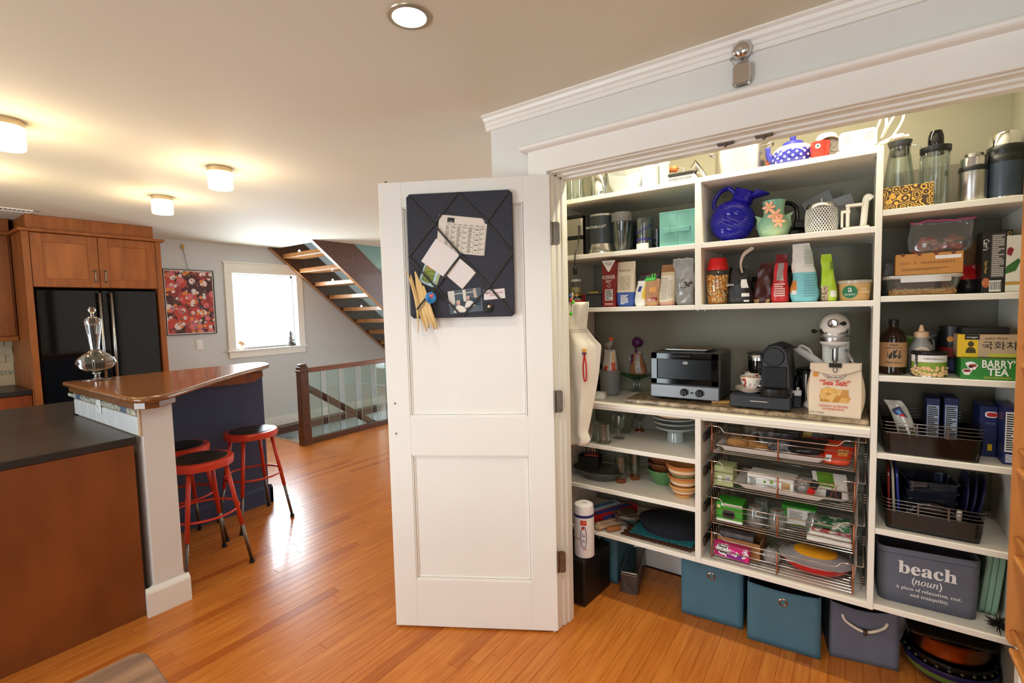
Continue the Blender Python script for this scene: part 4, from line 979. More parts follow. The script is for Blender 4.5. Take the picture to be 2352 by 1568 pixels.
# ============================================================ SECOND SHELF, CENTRE BAY
cobalt = mat('cobalt_glass', (38, 34, 178), .05, trans=.4, ior=1.4, var=0)
wq = (-0.4588,0.183,0.0994); r_ = .098
px_c = -0.4654 + .012
t = thing('cobalt_pitcher', 'cobalt blue ribbed glass ball pitcher with loop handle and ice lip', 'pitcher', (px_c, 2.235 + .094, S2))
bxy = Matrix.Translation((0, 0, .0935)) @ Matrix.Rotation(R(24), 4, 'Y')
g = G(); prof = []
for k in range(25):
    th = -PI / 2 + PI * k / 24 * .9; rr = .092 * math.cos(th); prof.append((max(rr, .0), .09 * math.sin(th)))
prof2 = []
for i in range(len(prof) - 1):
    a, b = prof[i], prof[i + 1]; mid = ((a[0] + b[0]) / 2 * 1.028, (a[1] + b[1]) / 2 * 1.028); prof2 += [a, mid] if i > 3 else [a]
prof2.append(prof[-1]); g.lathe(prof2, 40, M=bxy); g.cyl(.045, 0, .008, 24, (0, 0, 0)); build('body', g, cobalt, t)
g = G(); neck = [(.034, .076), (.038, .084)]
for k in range(5): z_ = .088 + k * .009; neck += [(.041, z_), (.0435, z_ + .0045)]
neck += [(.042, .133), (.046, .138), (.043, .139), (.038, .1)]
g.lathe(neck, 30, M=bxy); build('neck', g, cobalt, t)
def lipf(u, v):
    a = R(-48) + u * R(96); r0 = .041 + v * (.02 + .034 * math.cos(a * 1.6)); q = Vector((math.cos(a) * r0, math.sin(a) * r0 * .9, .112 + .036 * v)); return bxy @ q
g = G(); g.sheet(lipf, 14, 6, th=.004); build('ice_lip', g, cobalt, t)
g = G(); g.tube([bxy @ Vector(p) for p in spline([(-.04, 0, .118), (-.075, 0, .128), (-.104, 0, .098), (-.108, 0, .05), (-.088, 0, .025)], 8)], .0105, 12); build('handle', g, cobalt, t)
# ceramic vase with flowers
glz = mat('sea_green_glaze', (98, 156, 140), .3, rgb2=(168, 190, 150), scale=9, detail=5)
pet = mat('coral_petal_glaze', (222, 150, 124), .35, rgb2=(236, 184, 150), scale=20)
wq = (-0.2888,0.1115,0.1553); r_ = .062; h = wq[2]
t = lathed('flower_vase', 'sea green ceramic vase with raised coral flowers and two pointed handles', 'vase', (wq[0], 2.245 + r_, S2), [('body', [(0, 0), (r_ * .68, 0), (r_ * .8, .006), (r_ * .98, h * .25), (r_ * 1.0, h * .38), (r_ * .85, h * .52), (r_ * .64, h * .62), (r_ * .6, h * .72), (r_ * .66, h * .92), (r_ * .7, h), (r_ * .64, h), (r_ * .56, h * .74), (0, h * .5)], glz)], n=36)
for s in (-1, 1):
    g = G(); g.prism([(s * r_ * .8, h * .25), (s * r_ * 1.04, h * .3), (s * r_ * 1.0, h * .56), (s * r_ * 1.16, h * .66), (s * r_ * .96, h * .64), (s * r_ * .62, h * .58)], -.006, .006, 'y', b=.002); build('handle', g, glz, t)
for i, (fx, fz, s_) in enumerate(((-.012, .80, 1), (.012, .55, 1.15), (.026, .40, .95))):
    for k in range(6):
        a = 2 * PI * k / 6 + i; g = G(); yy = -r_ * (.66 if fz > .7 else .82 if fz > .5 else .98)
        M_ = Matrix.Translation((fx + math.cos(a) * .013 * s_, yy - .002, fz * h + math.sin(a) * .015 * s_)) @ Matrix.Rotation(-a, 4, 'Y'); g.ball(1, (0, 0, 0), 10, 6, (.0135 * s_, .0045, .0062 * s_), M=M_); build('petal', g, pet, t)
    g = G(); g.ball(.0045, (fx, yy - .005, fz * h), 10, 6); build('flower_centre', g, mat('yellow_glaze', (226, 200, 110), .3), t)
# black kettle-like looped handle behind vase
t = thing('black_looped_appliance', 'black appliance with a tall looped cable handle behind the flower vase', 'appliance', (-0.2483 + .012, 2.46, S2))
g = G(); g.ball(1, (0, 0, .03), 16, 10, (.07, .05, .03), bump=.15, seed=4); g.box(.0, -.05, .05, .05, -.01, .085, .006, M=Matrix.Rotation(R(8), 4, 'Y')); build('body', g, black, t)
g = G(); g.tube(spline([(-.07, 0, .1), (-.06, 0, .15), (-.02, 0, .168), (.015, 0, .14), (.02, -.01, .07)], 8), .0085, 10); build('loop', g, blackg, t)
# perforated chrome ice bucket
wq = (-0.1206,0.1133,0.1257); r_ = wq[1] / 2; h = wq[2]
mesh_m = mat('white_lattice', (228, 226, 222), .3, .2, var=.03)
t = lathed('ice_bucket', 'chrome topped ice bucket wrapped in white diagonal lattice on second shelf', 'ice bucket', (wq[0], 2.24 + r_, S2), [('liner', [(0, .002), (r_ * .86, .002), (r_ * .96, h * .3), (r_ * .94, h * .7), (r_ * .88, h * .8)], mat('dark_liner', (70, 70, 72), .4)), ('lid', [(r_ * .93, h * .78), (r_ * .92, h * .86), (r_ * .84, h * .93), (r_ * .4, h * .97), (0, h * .98)], chrome), ('foot', [(0, 0), (r_ * .88, 0), (r_ * .9, .006), (r_ * .86, .008)], white_pl)], n=36)
g = G(); g.cyl(.004, h * .97, h * 1.12, 12, b=.001); build('knob', g, chrome, t)
g = G(); prof = lambda zz: r_ * (.87 + .11 * math.sin(PI * min(1, zz / (h * .78) * .92 + .04)) ** .7)
for sgn in (-1, 1):
    for k in range(34):
        a0 = 2 * PI * k / 34; pts = [((prof(h * .02 + h * .76 * j / 8)) * math.cos(a0 + sgn * j * .14), prof(h * .02 + h * .76 * j / 8) * math.sin(a0 + sgn * j * .14), h * .02 + h * .76 * j / 8) for j in range(9)]
        g.tube(pts, .0017, 4)
build('lattice', g, mesh_m, t)['kind'] = 'stuff'
# grey bowl, leaning grey boards, white chopper part
t = thing('dome_cover', 'grey dome lid standing on edge behind the lattice ice bucket', 'lid', (-0.0527, 2.40, S2 + .06))
g = G(); g.lathe([(.06, 0), (.056, .02), (.035, .036), (0, .04)], 28, M=Matrix.Rotation(R(90), 4, 'X')); g.lathe([(0, -.002), (.06, 0)], 28, M=Matrix.Rotation(R(90), 4, 'X')); g.lathe([(.028, .036), (.024, .044), (0, .045)], 20, M=Matrix.Rotation(R(90), 4, 'X')); build('dome', g, mat('grey_plastic_dull', (112, 114, 112), .45), t)
greyc = mat('grey_card', (150, 152, 150), .5, var=.03)
for i, (px_, hh_, ww, an, lb) in enumerate(((-0.0869, .185, .11, -24, 'larger grey folder leaning behind the ice bucket against the pantry back wall'), (-0.0255, .15, .07, -14, 'smaller grey folder leaning in front of the larger folder'))):
    t = thing('grey_folder', lb, 'folder', (px_, 2.52 - .05 * i, S2 + .03), rot=(R(-12), R(an), 0)); g = G(); g.prism(rrect(-ww / 2, .0, ww / 2, hh_, .01), -.006, .0, 'y', b=.001); build('cover', g, greyc, t)
    g = G(); g.box(-ww * .3, -.0075, hh_ * .55, ww * .05, -.006, hh_ * .62, .0005); build('label_strip', g, mat('pale_card', (196, 194, 184), .5), t)
t = thing('white_chopper_part', 'cream plastic frame with a tall hooked handle at the right end of second shelf', 'appliance part', (0.0097 - .016, 2.29, S2))
g = G(); g.tube(spline([(.02, 0, .006), (.024, 0, .07), (.028, 0, .115), (.036, 0, .122), (.045, 0, .112)], 6), .0115, 10); build('handle', g, enamel, t)
g = G(); g.box(-.045, -.03, 0, .04, .02, .014, .004); g.box(-.034, -.022, .014, -.022, .01, .09, .003); g.box(-.05, -.024, .014, -.042, .012, .07, .002); g.box(-.036, -.024, .09, .02, .01, .1, .003); g.box(-.05, -.026, .068, -.02, .01, .078, .002); build('frame', g, enamel, t)


# ============================================================ THIRD SHELF, LEFT BAY
kraft = mat('kraft_paper', (206, 180, 140), .75, var=.05, scale=18)
cream_p = mat('cream_paper', (226, 212, 184), .7, var=.04, scale=14)
# small lidded jars stacked at the far left, tubs
t = lathed('stacked_jar', 'upper clear jar of cream powder stacked at the far left of third shelf', 'jar', (-1.2062, 2.29, S3 + .077), [('jar', [(0, 0), (.026, 0), (.028, .004), (.028, .06), (.025, .064), (0, .064)], jar_g), ('powder', [(0, .001), (.0265, .001), (.0265, .03), (0, .032)], mat('cream_powder', (226, 204, 140), .9)), ('lid', [(.0265, .06), (.0275, .06), (.0275, .072), (0, .074)], white_pl)])
t = lathed('stacked_jar', 'lower labelled jar at the far left of the third shelf under another', 'jar', (-1.2062, 2.29, S3), [('jar', [(0, 0), (.026, 0), (.028, .004), (.028, .062), (0, .064)], smoke_g), ('label', [(.0284, .012), (.0284, .05)], mat('jar_label', (214, 206, 180), .6, rgb2=(90, 96, 104), scale=90, contrast=(.5, .6))), ('lid', [(.0285, .06), (.029, .06), (.029, .074), (0, .076)], mat('gold_lid', (198, 168, 90), .35, .7))])
t = lathed('red_lidded_tub', 'clear tub with a red lid at left end of the third shelf', 'tub', (-1.1696, 2.26, S3), [('tub', [(0, 0), (.03, 0), (.033, .03), (.031, .03), (.028, .003), (0, .003)], poly), ('lid', [(.0345, .028), (.0345, .036), (.03, .038), (0, .038)], mat('red_plastic', (186, 32, 30), .35))])
t = carton('charcoal_tub', 'square charcoal plastic tub standing left of the dark red salt carton', 'tub', (-1.0865,0.0917,0.0661), 2.24, S3, .07, mat('charcoal_plastic', (52, 54, 60), .35), part='tub', b=.006)
g = G(); g.box(-t['w'] / 2 - .002, -.037, t['h'], t['w'] / 2 + .002, .037, t['h'] + .006, .002); build('lid', g, mat('charcoal_lid', (70, 72, 78), .3), t)
for i, (px, c, hh, lb) in enumerate(((1340, (186, 44, 38), .07, 'crumpled red snack packet behind the charcoal tub'), (1352, (214, 176, 54), .085, 'crumpled yellow snack packet behind the red snack packet'), (1366, (92, 78, 52), .095, 'dark olive snack packet behind the charcoal tub'))):
    pouch('snack_packet', lb, 'packet', (-1.1928 + i * .034, .06, hh), 2.33 + i * .03, S3, .03, [mat('packet_%d' % i, c, .35, rgb2=tuple(min(255, k + 40) for k in c), scale=40)], crinkle=.008, seed=20 + i, n=20, m=10, lean=(.01, 0))
# kosher salt carton
maroon = mat('maroon_carton', (124, 24, 24), .4, var=.05)
t = carton('salt_carton', 'dark red carton lettered KOSHER SALT on the third shelf', 'carton', (-0.999,0.0715,0.229), 2.235, S3, .075, maroon, part='carton')
wd, h, d = t['w'], t['h'], t['d']
g = G(); g.prism([(-wd / 2, h - .001), (wd / 2, h - .001), (.004, h * .76), (-.004, h * .76)], -d / 2 - .0008, -d / 2, 'y'); build('white_triangle', g, white_ink, t)
word(t, 'Diamond\nCrystal', .5, .925, .009, flat((36, 40, 80)), .5); word(t, 'KOSHER', .5, .635, .026, white_ink, .92); word(t, 'SALT', .5, .55, .018, white_ink, .42)
g = G(); g.tube([(math.cos(a) * .008, -d / 2 - .0008, h * .46 + math.sin(a) * .008) for a in [k * PI / 10 for k in range(20)]], .0009, 4, closed=True); build('seal', g, white_ink, t)
plate(t, 'nutrition_panel', .22, .14, .78, .38, white_ink); lines(t, 'fine_print', .26, .15, .74, .37, 8, ink, .0014); lines(t, 'net_weight', .2, .04, .8, .09, 2, flat((214, 180, 170)), .0009, seed=3)
# paper bag with blue foot
t, yf = pouch('paper_flour_bag', 'tall cream paper bag with a blue foot standing beside the salt carton', 'bag', (-0.9168,0.0931,0.2183), 2.235, S3, .05, [cream_p, mat('blue_print', (64, 92, 170), .55), flat((60, 56, 50))], [(-1.1, 1.1, 0, .33, 1)], seed=2, crinkle=.004, tw=1.08, lean=(-.008, .01))
wd, h = t['w'], t['h']
for k in range(9):
    v = .38 + k * .036; word(t, 'lnut flour nutrition'[k % 5:k % 5 + 13], .5 - .06 * v, v, .007, ink, .62, yf=yf(v) - .001, ext=.0002)
word(t, 'Nutrition Facts', .44, .8, .01, ink, .6, yf=yf(.8) - .002)
lines(t, 'white_print', .3, .05, .7, .26, 7, white_ink, .003, yf=yf(.15) - .001)
# zip bag with red zip
def zipbag(name, label, cat, c3, yf, z, d, seed, zipc, lean=(0, 0), fm=None, contents=None):
    t, q = pouch(name, label, cat, c3, yf, z, d, [fm or film], crinkle=.012, seed=seed, lean=lean, tw=1.05, n=28, m=16, flat_top=.06)
    wd, h = t['w'], t['h']; g = G()
    pts = [(-wd / 2 * 1.05 + wd * 1.05 * k / 10 + lean[0], lean[1] - .004 + .008 * noise.noise(Vector((k * .6, seed, 0))), h * .985 + .01 * noise.noise(Vector((k * .5, seed, 3)))) for k in range(11)]
    g.tube(pts, .0028, 6); build('zip', g, flat(zipc), t)
    if contents:
        g = G(); q = random.Random(seed)
        for k in range(contents[1]):
            g.ball(contents[2], (q.uniform(-.36, .36) * wd, q.uniform(-.25, .25) * d, .008 + q.random() * h * contents[3]), 7, 5, (1.2, .9, .7), bump=.2, seed=k)
        build(contents[4], g, contents[0], t)['kind'] = 'stuff'
    return t
zipbag('zip_bag', 'clear zip bag with a curved red zip between flour bag and clipped bags', 'zip bag', (-0.8651, .09, .16), 2.32, S3, .04, 4, (150, 24, 44), (.03, .02))
# flour pouch, brown sugar pouch with clip, beige bag, dark zip bag
t, yf = pouch('white_flour_pouch', 'small white flour pouch with a yellow label stripe leaning left', 'pouch', (-0.8391,0.0554,0.1198), 2.225, S3, .04, [mat('white_pouch', (232, 230, 224), .5), flat((232, 200, 60)), flat((48, 62, 130))], [(.3, 1.1, .3, .95, 1), (-.6, .1, .55, .75, 2)], seed=8, crinkle=.006, lean=(.012, 0), n=24, m=14)
t, yf = pouch('brown_sugar_pouch', 'brown paper pouch closed by a bright green clip on third shelf', 'pouch', (-0.7846,0.0663,0.1269), 2.225, S3, .045, [mat('brown_pouch', (176, 130, 92), .5, rgb2=(196, 152, 112), scale=20), flat((150, 44, 52)), flat((222, 160, 96))], [(-.1, .9, .16, .3, 1), (-.3, .6, .5, .7, 2)], seed=9, crinkle=.007, n=26, m=16)
word(t, 'pure', .6, .23, .014, white_ink, .5, yf=yf(.25) - .002)
t2 = thing('green_bag_clip', 'bright green plastic clip gripping the brown sugar pouch', 'clip', (-0.7913, 2.248, S3 + .118))
gr = mat('bright_green_plastic', (74, 206, 66), .35)
g = G(); g.box(-.028, -.006, 0, .024, .008, .014, .003, M=Matrix.Rotation(R(-6), 4, 'Y'))
for k, dx in enumerate((-.02, -.01, .004, .016)): g.box(dx, -.004, .008, dx + .006, .006, .022 + .012 * (k > 1), .002)
build('jaw', g, gr, t2)
t, yf = pouch('oat_flour_bag', 'beige printed bag with a crumpled folded top, right of the green clip', 'bag', (-0.718,0.0781,0.1886), 2.23, S3, .055, [mat('beige_bag', (206, 184, 150), .55, rgb2=(222, 202, 170), scale=10), mat('cream_label', (224, 214, 194), .5), flat((150, 104, 62)), flat((206, 160, 140))], [(-.86, .2, .1, .74, 1), (.3, 1.1, .12, .74, 1), (-1.1, 1.1, .0, .08, 3), (-1.1, 1.1, .84, 1, 2)], seed=11, crinkle=.005, tw=.8, lean=(.004, .012))
for k in range(12): word(t, ('NUTRITION', 'calories 110', 'total fat 2g', 'protein 4g')[k % 4], .36, .16 + k * .046, .006, ink, .42, yf=yf(.16 + k * .046) - .0012, ext=.0002)
for k in range(9): word(t, ('oat flour', 'whole grain', 'store dry')[k % 3], .78, .2 + k * .05, .005, ink, .28, yf=yf(.3) + .003, ext=.0002)
zipbag('zip_bag', 'cloudy zip bag of dark seeds at the right end of the left third shelf', 'zip bag', (-0.6372,0.0826,0.2119), 2.235, S3, .05, 6, (200, 196, 190), (-.012, .01), film_h, (mat('dark_seeds', (72, 58, 50), .7, var=.3), 90, .0075, .5, 'seeds'))
t, yf = pouch('noodle_packet', 'clear packet with orange print behind the cloudy bag of seeds', 'packet', (-0.6542, .07, .17), 2.38, S3, .04, [mat('amber_packet', (150, 100, 44), .4, rgb2=(190, 140, 70), scale=20)], seed=31, n=20, m=12)

# ============================================================ THIRD SHELF, CENTRE BAY
wq = (-0.5028,0.0873,0.2005); r_ = wq[1] / 2; h = wq[2]
corn_m = mat('popcorn_kernels', (206, 132, 44), .4, rgb2=(238, 206, 150), scale=150, contrast=(.4, .7))
redp = mat('red_lid_plastic', (206, 26, 26), .3)
t = lathed('popcorn_jar', 'glass jar of popcorn kernels with a domed red lid', 'jar', (wq[0], 2.235 + r_, S3), [('jar', [(0, 0), (r_ * .8, 0), (r_ * .88, .004), (r_, h * .4), (r_ * .99, h * .74), (r_ * .92, h * .78)], jar_g), ('kernel_core', [(0, .003), (r_ * .8, .003), (r_ * .9, h * .38), (r_ * .9, h * .62), (0, h * .63)], corn_m), ('lid', [(r_ * 1.0, h * .74), (r_ * 1.02, h * .745), (r_ * 1.02, h * .8), (r_ * .98, h * .82), (r_ * .93, h * .84), (r_ * .86, h * .95), (r_ * .78, h), (0, h)], redp)], n=32)
g = G(); q = random.Random(4)
for k in range(420):
    a = R(180 + 180 * q.random()); zz = .006 + q.random() * h * .6; rr = r_ * (.82 + .13 * min(1, zz / (h * .4)))
    g.ball(.0042, (rr * math.cos(a), rr * math.sin(a), zz), 5, 4, (1, .8, 1.15), mi=k % 3 == 0)
build('kernels', g, [mat('kernel_gold', (214, 138, 44), .35, var=.15), mat('kernel_pale', (238, 214, 168), .35, var=.1)], t)['kind'] = 'stuff'
# black coffee pouch with curled cream lining
t, yf = pouch('black_coffee_pouch', 'black pouch with a tall curled cream flap next to the popcorn jar', 'pouch', (-0.4094, 0.1052, .16), 2.235, S3, .055, [mat('matte_black_film', (30, 29, 30), .45, var=.2), white_ink], [(.35, .85, .16, .26, 1), (.4, .85, .03, .08, 1), (.35, .85, .42, .62, 1)], seed=14, crinkle=.008, lean=(.0, .0), tw=.55)
word(t, 'BEANS', .2, .5, .012, white_ink, .26, yf=yf(.5))
g = G(); pts = spline([(.01, 0, .13), (.004, 0, .165), (.016, 0, .2), (.04, 0, .218), (.05, -.002, .225)], 5)
def flap(u, v):
    k = v * (len(pts) - 1); i = min(int(k), len(pts) - 2); p = pts[i].lerp(pts[i + 1], k - i); return (p.x + .006 * math.sin(u * 5), -.022 + .03 * u, p.z + .012 * u - .004 * math.sin(u * 6))
g.sheet(flap, 6, 16, th=.0012); build('curled_flap', g, mat('flap_lining', (206, 190, 172), .5), t)
t, yf = pouch('brown_foil_pouch', 'dark brown foil pouch slumped between black pouch and red pouch', 'pouch', (-0.3301, .085, .17), 2.28, S3, .04, [mat('brown_foil', (74, 32, 28), .3, var=.25, scale=20), flat((206, 168, 110))], [(-.7, -.2, 0, .1, 1), (.5, .8, 0, .08, 1)], seed=15, crinkle=.014, lean=(.02, .01), tw=.5)
t, yf = pouch('red_candy_pouch', 'bright red pouch with a clear gathered top, second shelf from counter', 'pouch', (-0.2574,0.0698,0.1963), 2.235, S3, .05, [mat('red_foil', (176, 24, 34), .28, rgb2=(200, 44, 50), scale=16), film_h, mat('dark_red_foil', (110, 20, 26), .35)], [(-1.1, 1.1, .8, 1, 2), (-.4, .4, .46, .8, 1)], seed=16, crinkle=.007, tw=.55, lean=(.004, .01))
lines(t, 'fine_print', .25, .12, .8, .4, 6, flat((226, 190, 180)), .003, yf=yf(.2))
for i, (px, rr, hh, lb) in enumerate(((1688, .036, .17, 'tall dark glass jar with black lid behind the black pouch'), (1730, .042, .12, 'wide dark glass jar behind the brown foil pouch'), (1790, .045, .16, 'dark bottle jar behind the red pouch'))):
    lathed('dark_jar', lb, 'jar', (-0.4608 + (px - 1688) * .0024, 2.48, S3), [('jar', [(0, 0), (rr, 0), (rr, hh * .8), (rr * .8, hh * .86)], smoke_g), ('contents', [(0, .002), (rr * .9, .002), (rr * .9, hh * .5), (0, hh * .5)], mat('dark_contents', (40, 38, 38), .7, var=.2)), ('lid', [(rr * .88, hh * .85), (rr * .88, hh), (0, hh)], black)])
# blue and white flour bag
cyan = mat('cyan_print', (122, 196, 208), .5, var=.05)
t, yf = pouch('almond_flour_pouch', 'tall white and light blue flour pouch with a twisted open top', 'pouch', (-0.1714,0.1014,0.2341), 2.23, S3, .07, [mat('white_film_bag', (224, 222, 216), .4, var=.03), cyan, flat((206, 136, 66)), mat('inside_liner', (196, 206, 190), .5), flat((236, 234, 228))], [(-1.1, 1.1, 0, .50, 1), (-1.0, -.45, .18, .38, 2), (-.9, -.5, .12, .2, 4), (.15, .95, .62, .97, 3)], seed=18, crinkle=.009, tw=.6, lean=(-.016, .02), n=44, m=30)
for k in range(9): word(t, ('finely sifted', 'blanched flour', 'gluten free', 'net wt 16 oz')[k % 4], .7, .1 + k * .043, .006, flat((30, 60, 80)), .38, yf=yf(.25) - .003, ext=.0002)
for k in range(8): word(t, 'nutrition', .62, .6 + k * .04, .005, ink, .26, yf=yf(.6 + k * .04) - .003, ext=.0002)
# green seed pouch
t, yf = pouch('green_seed_pouch', 'lime green pouch of seeds folding sideways beside the hummus tub', 'pouch', (-0.0897,0.0561,0.1834), 2.235, S3, .045, [mat('lime_film', (160, 196, 38), .4, rgb2=(186, 216, 60), scale=12), mat('seed_window', (120, 96, 72), .6, rgb2=(206, 190, 160), scale=140, contrast=(.4, .6)), white_ink, mat('green_dark', (96, 120, 40), .45)], [(-1.1, -.15, 0, .34, 1), (.35, .9, .1, .24, 2), (-.1, .1, .2, .9, 3)], seed=21, crinkle=.008, tw=.55, lean=(-.012, .01))
lines(t, 'fine_print', .55, .66, .85, .84, 5, flat((60, 90, 30)), .004, yf=yf(.7))
# hummus tub
hum = mat('tan_plastic_tub', (206, 166, 110), .4, var=.04)
wq = (-0.0096,0.1082,0.0777); wd, h = wq[1], wq[2]
t = thing('hummus_tub', 'oval tan food tub with a clear lid and round green label', 'tub', (wq[0], 2.235 + .05, S3)); t['w'], t['h'], t['d'] = wd, h, .1
g = G(); g.lathe([(0, 0), (.44, 0), (.465, .02), (.49, h * .84)], 36, sx=wd, sy=.1); build('tub', g, hum, t)
g = G(); g.lathe([(.49, h * .84), (.515, h * .85), (.515, h * .97), (.48, h), (0, h * .98)], 36, sx=wd, sy=.1); build('lid', g, clear('milky_lid', (236, 232, 222), .3, .15, haze=.55, hcol=(228, 220, 200)), t)
g = G(); g.cyl(.024, 0, .002, 28, M=Matrix.Translation((-.013, -.0495, h * .43)) @ Matrix.Rotation(R(90), 4, 'X')); build('round_label', g, flat((30, 112, 70)), t)
txt('a', t, (-.013, -.053, h * .56), .034, white_ink); txt('ALEIAS', t, (-.013, -.053, h * .3), .009, white_ink, width=.034)
txt('PINE\nHUMMUS', t, (.03, -.0485, h * .48), .011, flat((238, 220, 186)), width=.034, rot=(R(90), 0, R(14)))

# ============================================================ COUNTER
# crock with muffin packet
crock_m = mat('grey_crock_glaze', (122, 124, 126), .3, var=.04)
cpx = (-1.0909,2.4208)
t = lathed('grey_crock', 'plain grey cylindrical crock at the left end of the pantry counter', 'crock', (cpx[0], cpx[1] + .02, CT), [('vessel', [(0, 0), (.038, 0), (.048, .006), (.053, .02), (.057, .12), (.0585, .13), (.0585, .136), (.055, .136), (.052, .12), (.048, .02), (0, .01)], crock_m)], n=36)
wq = (-1.0126,0.1015,0.242)
t, yf = pouch('muffin_packet', 'clear packet of english muffins with orange labels standing in the grey crock', 'packet', (cpx[0] + .004, .088, .145), cpx[1] - .02, CT + .10, .07, [mat('cloudy_white_film', (196, 192, 186), .35, var=.1), flat((214, 84, 40)), mat('muffin_crumb', (206, 170, 120), .8, rgb2=(232, 208, 168), scale=40), white_ink], [(-.6, .0, .1, .42, 1), (.35, .9, .03, .55, 1), (.35, .9, .55, .9, 2), (-.5, .0, 0, .1, 2), (.2, .35, 0, .9, 3)], seed=41, crinkle=.005, tw=.7, n=40, m=24)
word(t, 'THOMAS', .36, .26, .012, ink, .4, yf=yf(.26) - .003, rot=(R(90), R(90), 0)); word(t, 'ORIGINAL', .78, .3, .012, white_ink, .5, yf=yf(.3), rot=(R(90), R(90), 0))
g = G(); g.tube(spline([(0, 0, .14), (-.005, -.004, .165), (.008, -.004, .185), (.004, 0, .2)], 5), [.012, .006, .004, .006, .012, .02, .024, .02, .016, .014, .012, .012, .012, .01, .008, .006], 8); build('twisted_neck', g, film, t)
g = G(); g.box(-.03, -.012, .15, .0, -.004, .162, .002, M=Matrix.Rotation(R(-25), 4, 'Y')); g.box(.0, -.012, .196, .022, -.004, .212, .002); build('bag_closure', g, flat((222, 84, 34)), t)
# bread bag on green glass cake stand
gpx = (-1.0048,2.6057)
ggl = clear('green_glass', (150, 206, 160), .3, .04, haze=.12, hcol=(60, 130, 70))
t = lathed('green_cake_stand', 'green glass pedestal dish with a clear foot holding a bread bag', 'cake stand', (gpx[0], gpx[1], CT), [('dish', [(.012, .062), (.06, .082), (.088, .097), (.09, .1), (.086, .101), (.05, .088), (0, .075)], ggl), ('foot', [(0, .001), (.034, .001), (.036, .004), (.02, .01), (.012, .016), (.02, .028), (.0215, .038), (.016, .05), (.013, .062)], jar_g)], n=36)
t, yf = pouch('bread_bag', 'bagged brown bread with a purple gathered top lying on the green cake stand', 'bread', (gpx[0] + .01, .095, .13), gpx[1] - .035, CT + .095, .075, [mat('bread_crust', (150, 100, 62), .8, rgb2=(176, 124, 82), scale=26), mat('silver_label', (196, 194, 190), .4, rgb2=(120, 118, 116), scale=160, contrast=(.5, .62)), flat((96, 34, 96)), film_h], [(-.15, .75, .1, .86, 1), (-.95, -.5, .5, .85, 2), (-1.1, 1.1, .9, 1, 3)], seed=43, crinkle=.007, tw=.62, lean=(-.014, .0))
word(t, 'RYE', .1, .7, .012, white_ink, .2, yf=yf(.6), rot=(R(90), R(80), 0))
g = G(); g.tube(spline([(-.012, 0, .125), (-.012, -.004, .15), (-.01, -.004, .165), (.01, 0, .2)], 5), [.014, .008, .005, .004, .004, .005, .006, .008, .014, .02, .025, .029, .031, .03, .027, .02], 12); build('gathered_top', g, mat('purple_film', (84, 28, 84), .3, var=.3, scale=40), t)
t, yf = pouch('dark_loaf_bag', 'dark wrapped loaf leaning behind the bread bag beside the toaster oven', 'bread', (gpx[0] + .075, .07, .145), gpx[1] + .03, CT, .07, [mat('dark_wrap', (54, 36, 30), .4, rgb2=(90, 58, 44), scale=24)], seed=44, crinkle=.007, lean=(-.01, 0), tw=.8, n=24, m=14)
t, yf = pouch('green_produce_bag', 'clear bag of green herbs behind the grey crock', 'produce bag', (gpx[0] - .055, .09, .12), gpx[1] + .05, CT, .07, [clear('dark_film', (170, 186, 170), .5, .15, haze=.25, hcol=(70, 84, 66))], seed=45, crinkle=.016, n=28, m=16)
g = G(); q = random.Random(3)
for k in range(26): g.ball(.014, (q.uniform(-.03, .03), q.uniform(-.02, .02), .012 + q.random() * .07), 6, 4, (1, .7, 1.2))
build('herbs', g, mat('herb_green', (70, 104, 50), .7, var=.3), t)['kind'] = 'stuff'
t = lathed('dark_green_bottle', 'dark green bottle half hidden behind apron and crock', 'bottle', (-1.1871, 2.47, CT), [('glass', [(0, 0), (.032, 0), (.034, .005), (.034, .15), (.014, .2), (.013, .24), (0, .24)], mat('bottle_green', (20, 34, 22), .1, var=.2))])
t = thing('wrap_box', 'white and pale green roll box lying on the counter before the grey crock', 'box', (-1.1025,2.2988, CT), R(6))
g = G(); g.box(-.05, -.02, 0, .045, .022, .036, .003); build('carton', g, mat('pale_green_print', (206, 214, 198), .45, rgb2=(236, 236, 230), scale=30, contrast=(.45, .6)), t)
g = G(); g.cyl(.012, 0, .004, 14, M=Matrix.Translation((.045, 0, .018)) @ Matrix.Rotation(R(90), 4, 'Y')); build('core', g, cream_p, t)

# toaster oven
TX0, TX1, TY = -0.8235, -0.5053, 2.325
th = .232; tw_ = TX1 - TX0
t = thing('toaster_oven', 'silver and black toaster oven with two knobs on the granite slab', 'toaster oven', (TX0, TY, GT))
grey_t = mat('grey_appliance', (124, 126, 128), .35, .5, var=.03)
g = G(); g.box(0, .012, .012, tw_, .25, th, .008); build('body', g, mat('dark_grey_shell', (92, 92, 92), .4, .3), t)
g = G(); g.box(0, -.002, .012, tw_, .014, .074, .003); build('control_panel', g, grey_t, t)
g = G()
for k in range(8): g.box(tw_ - .0005, .05, .1 + k * .012, tw_ + .0008, .15, .103 + k * .012)
build('side_vents', g, ink, t)
dz0, dz1 = .078, th - .004
g = G()
for q in ((.004, dz0, .034, dz1), (tw_ - .034, dz0, tw_ - .004, dz1), (.004, dz0, tw_ - .004, dz0 + .026), (.004, dz1 - .03, tw_ - .004, dz1)): g.box(q[0], -.004, q[1], q[2], .012, q[3], .002)
d_ = build('door', g, blackg, t)
g = G(); g.box(.034, .002, dz0 + .026, tw_ - .034, .005, dz1 - .03); build('door_glass', g, clear('smoked_glass', (84, 80, 74), 0, .2), d_)
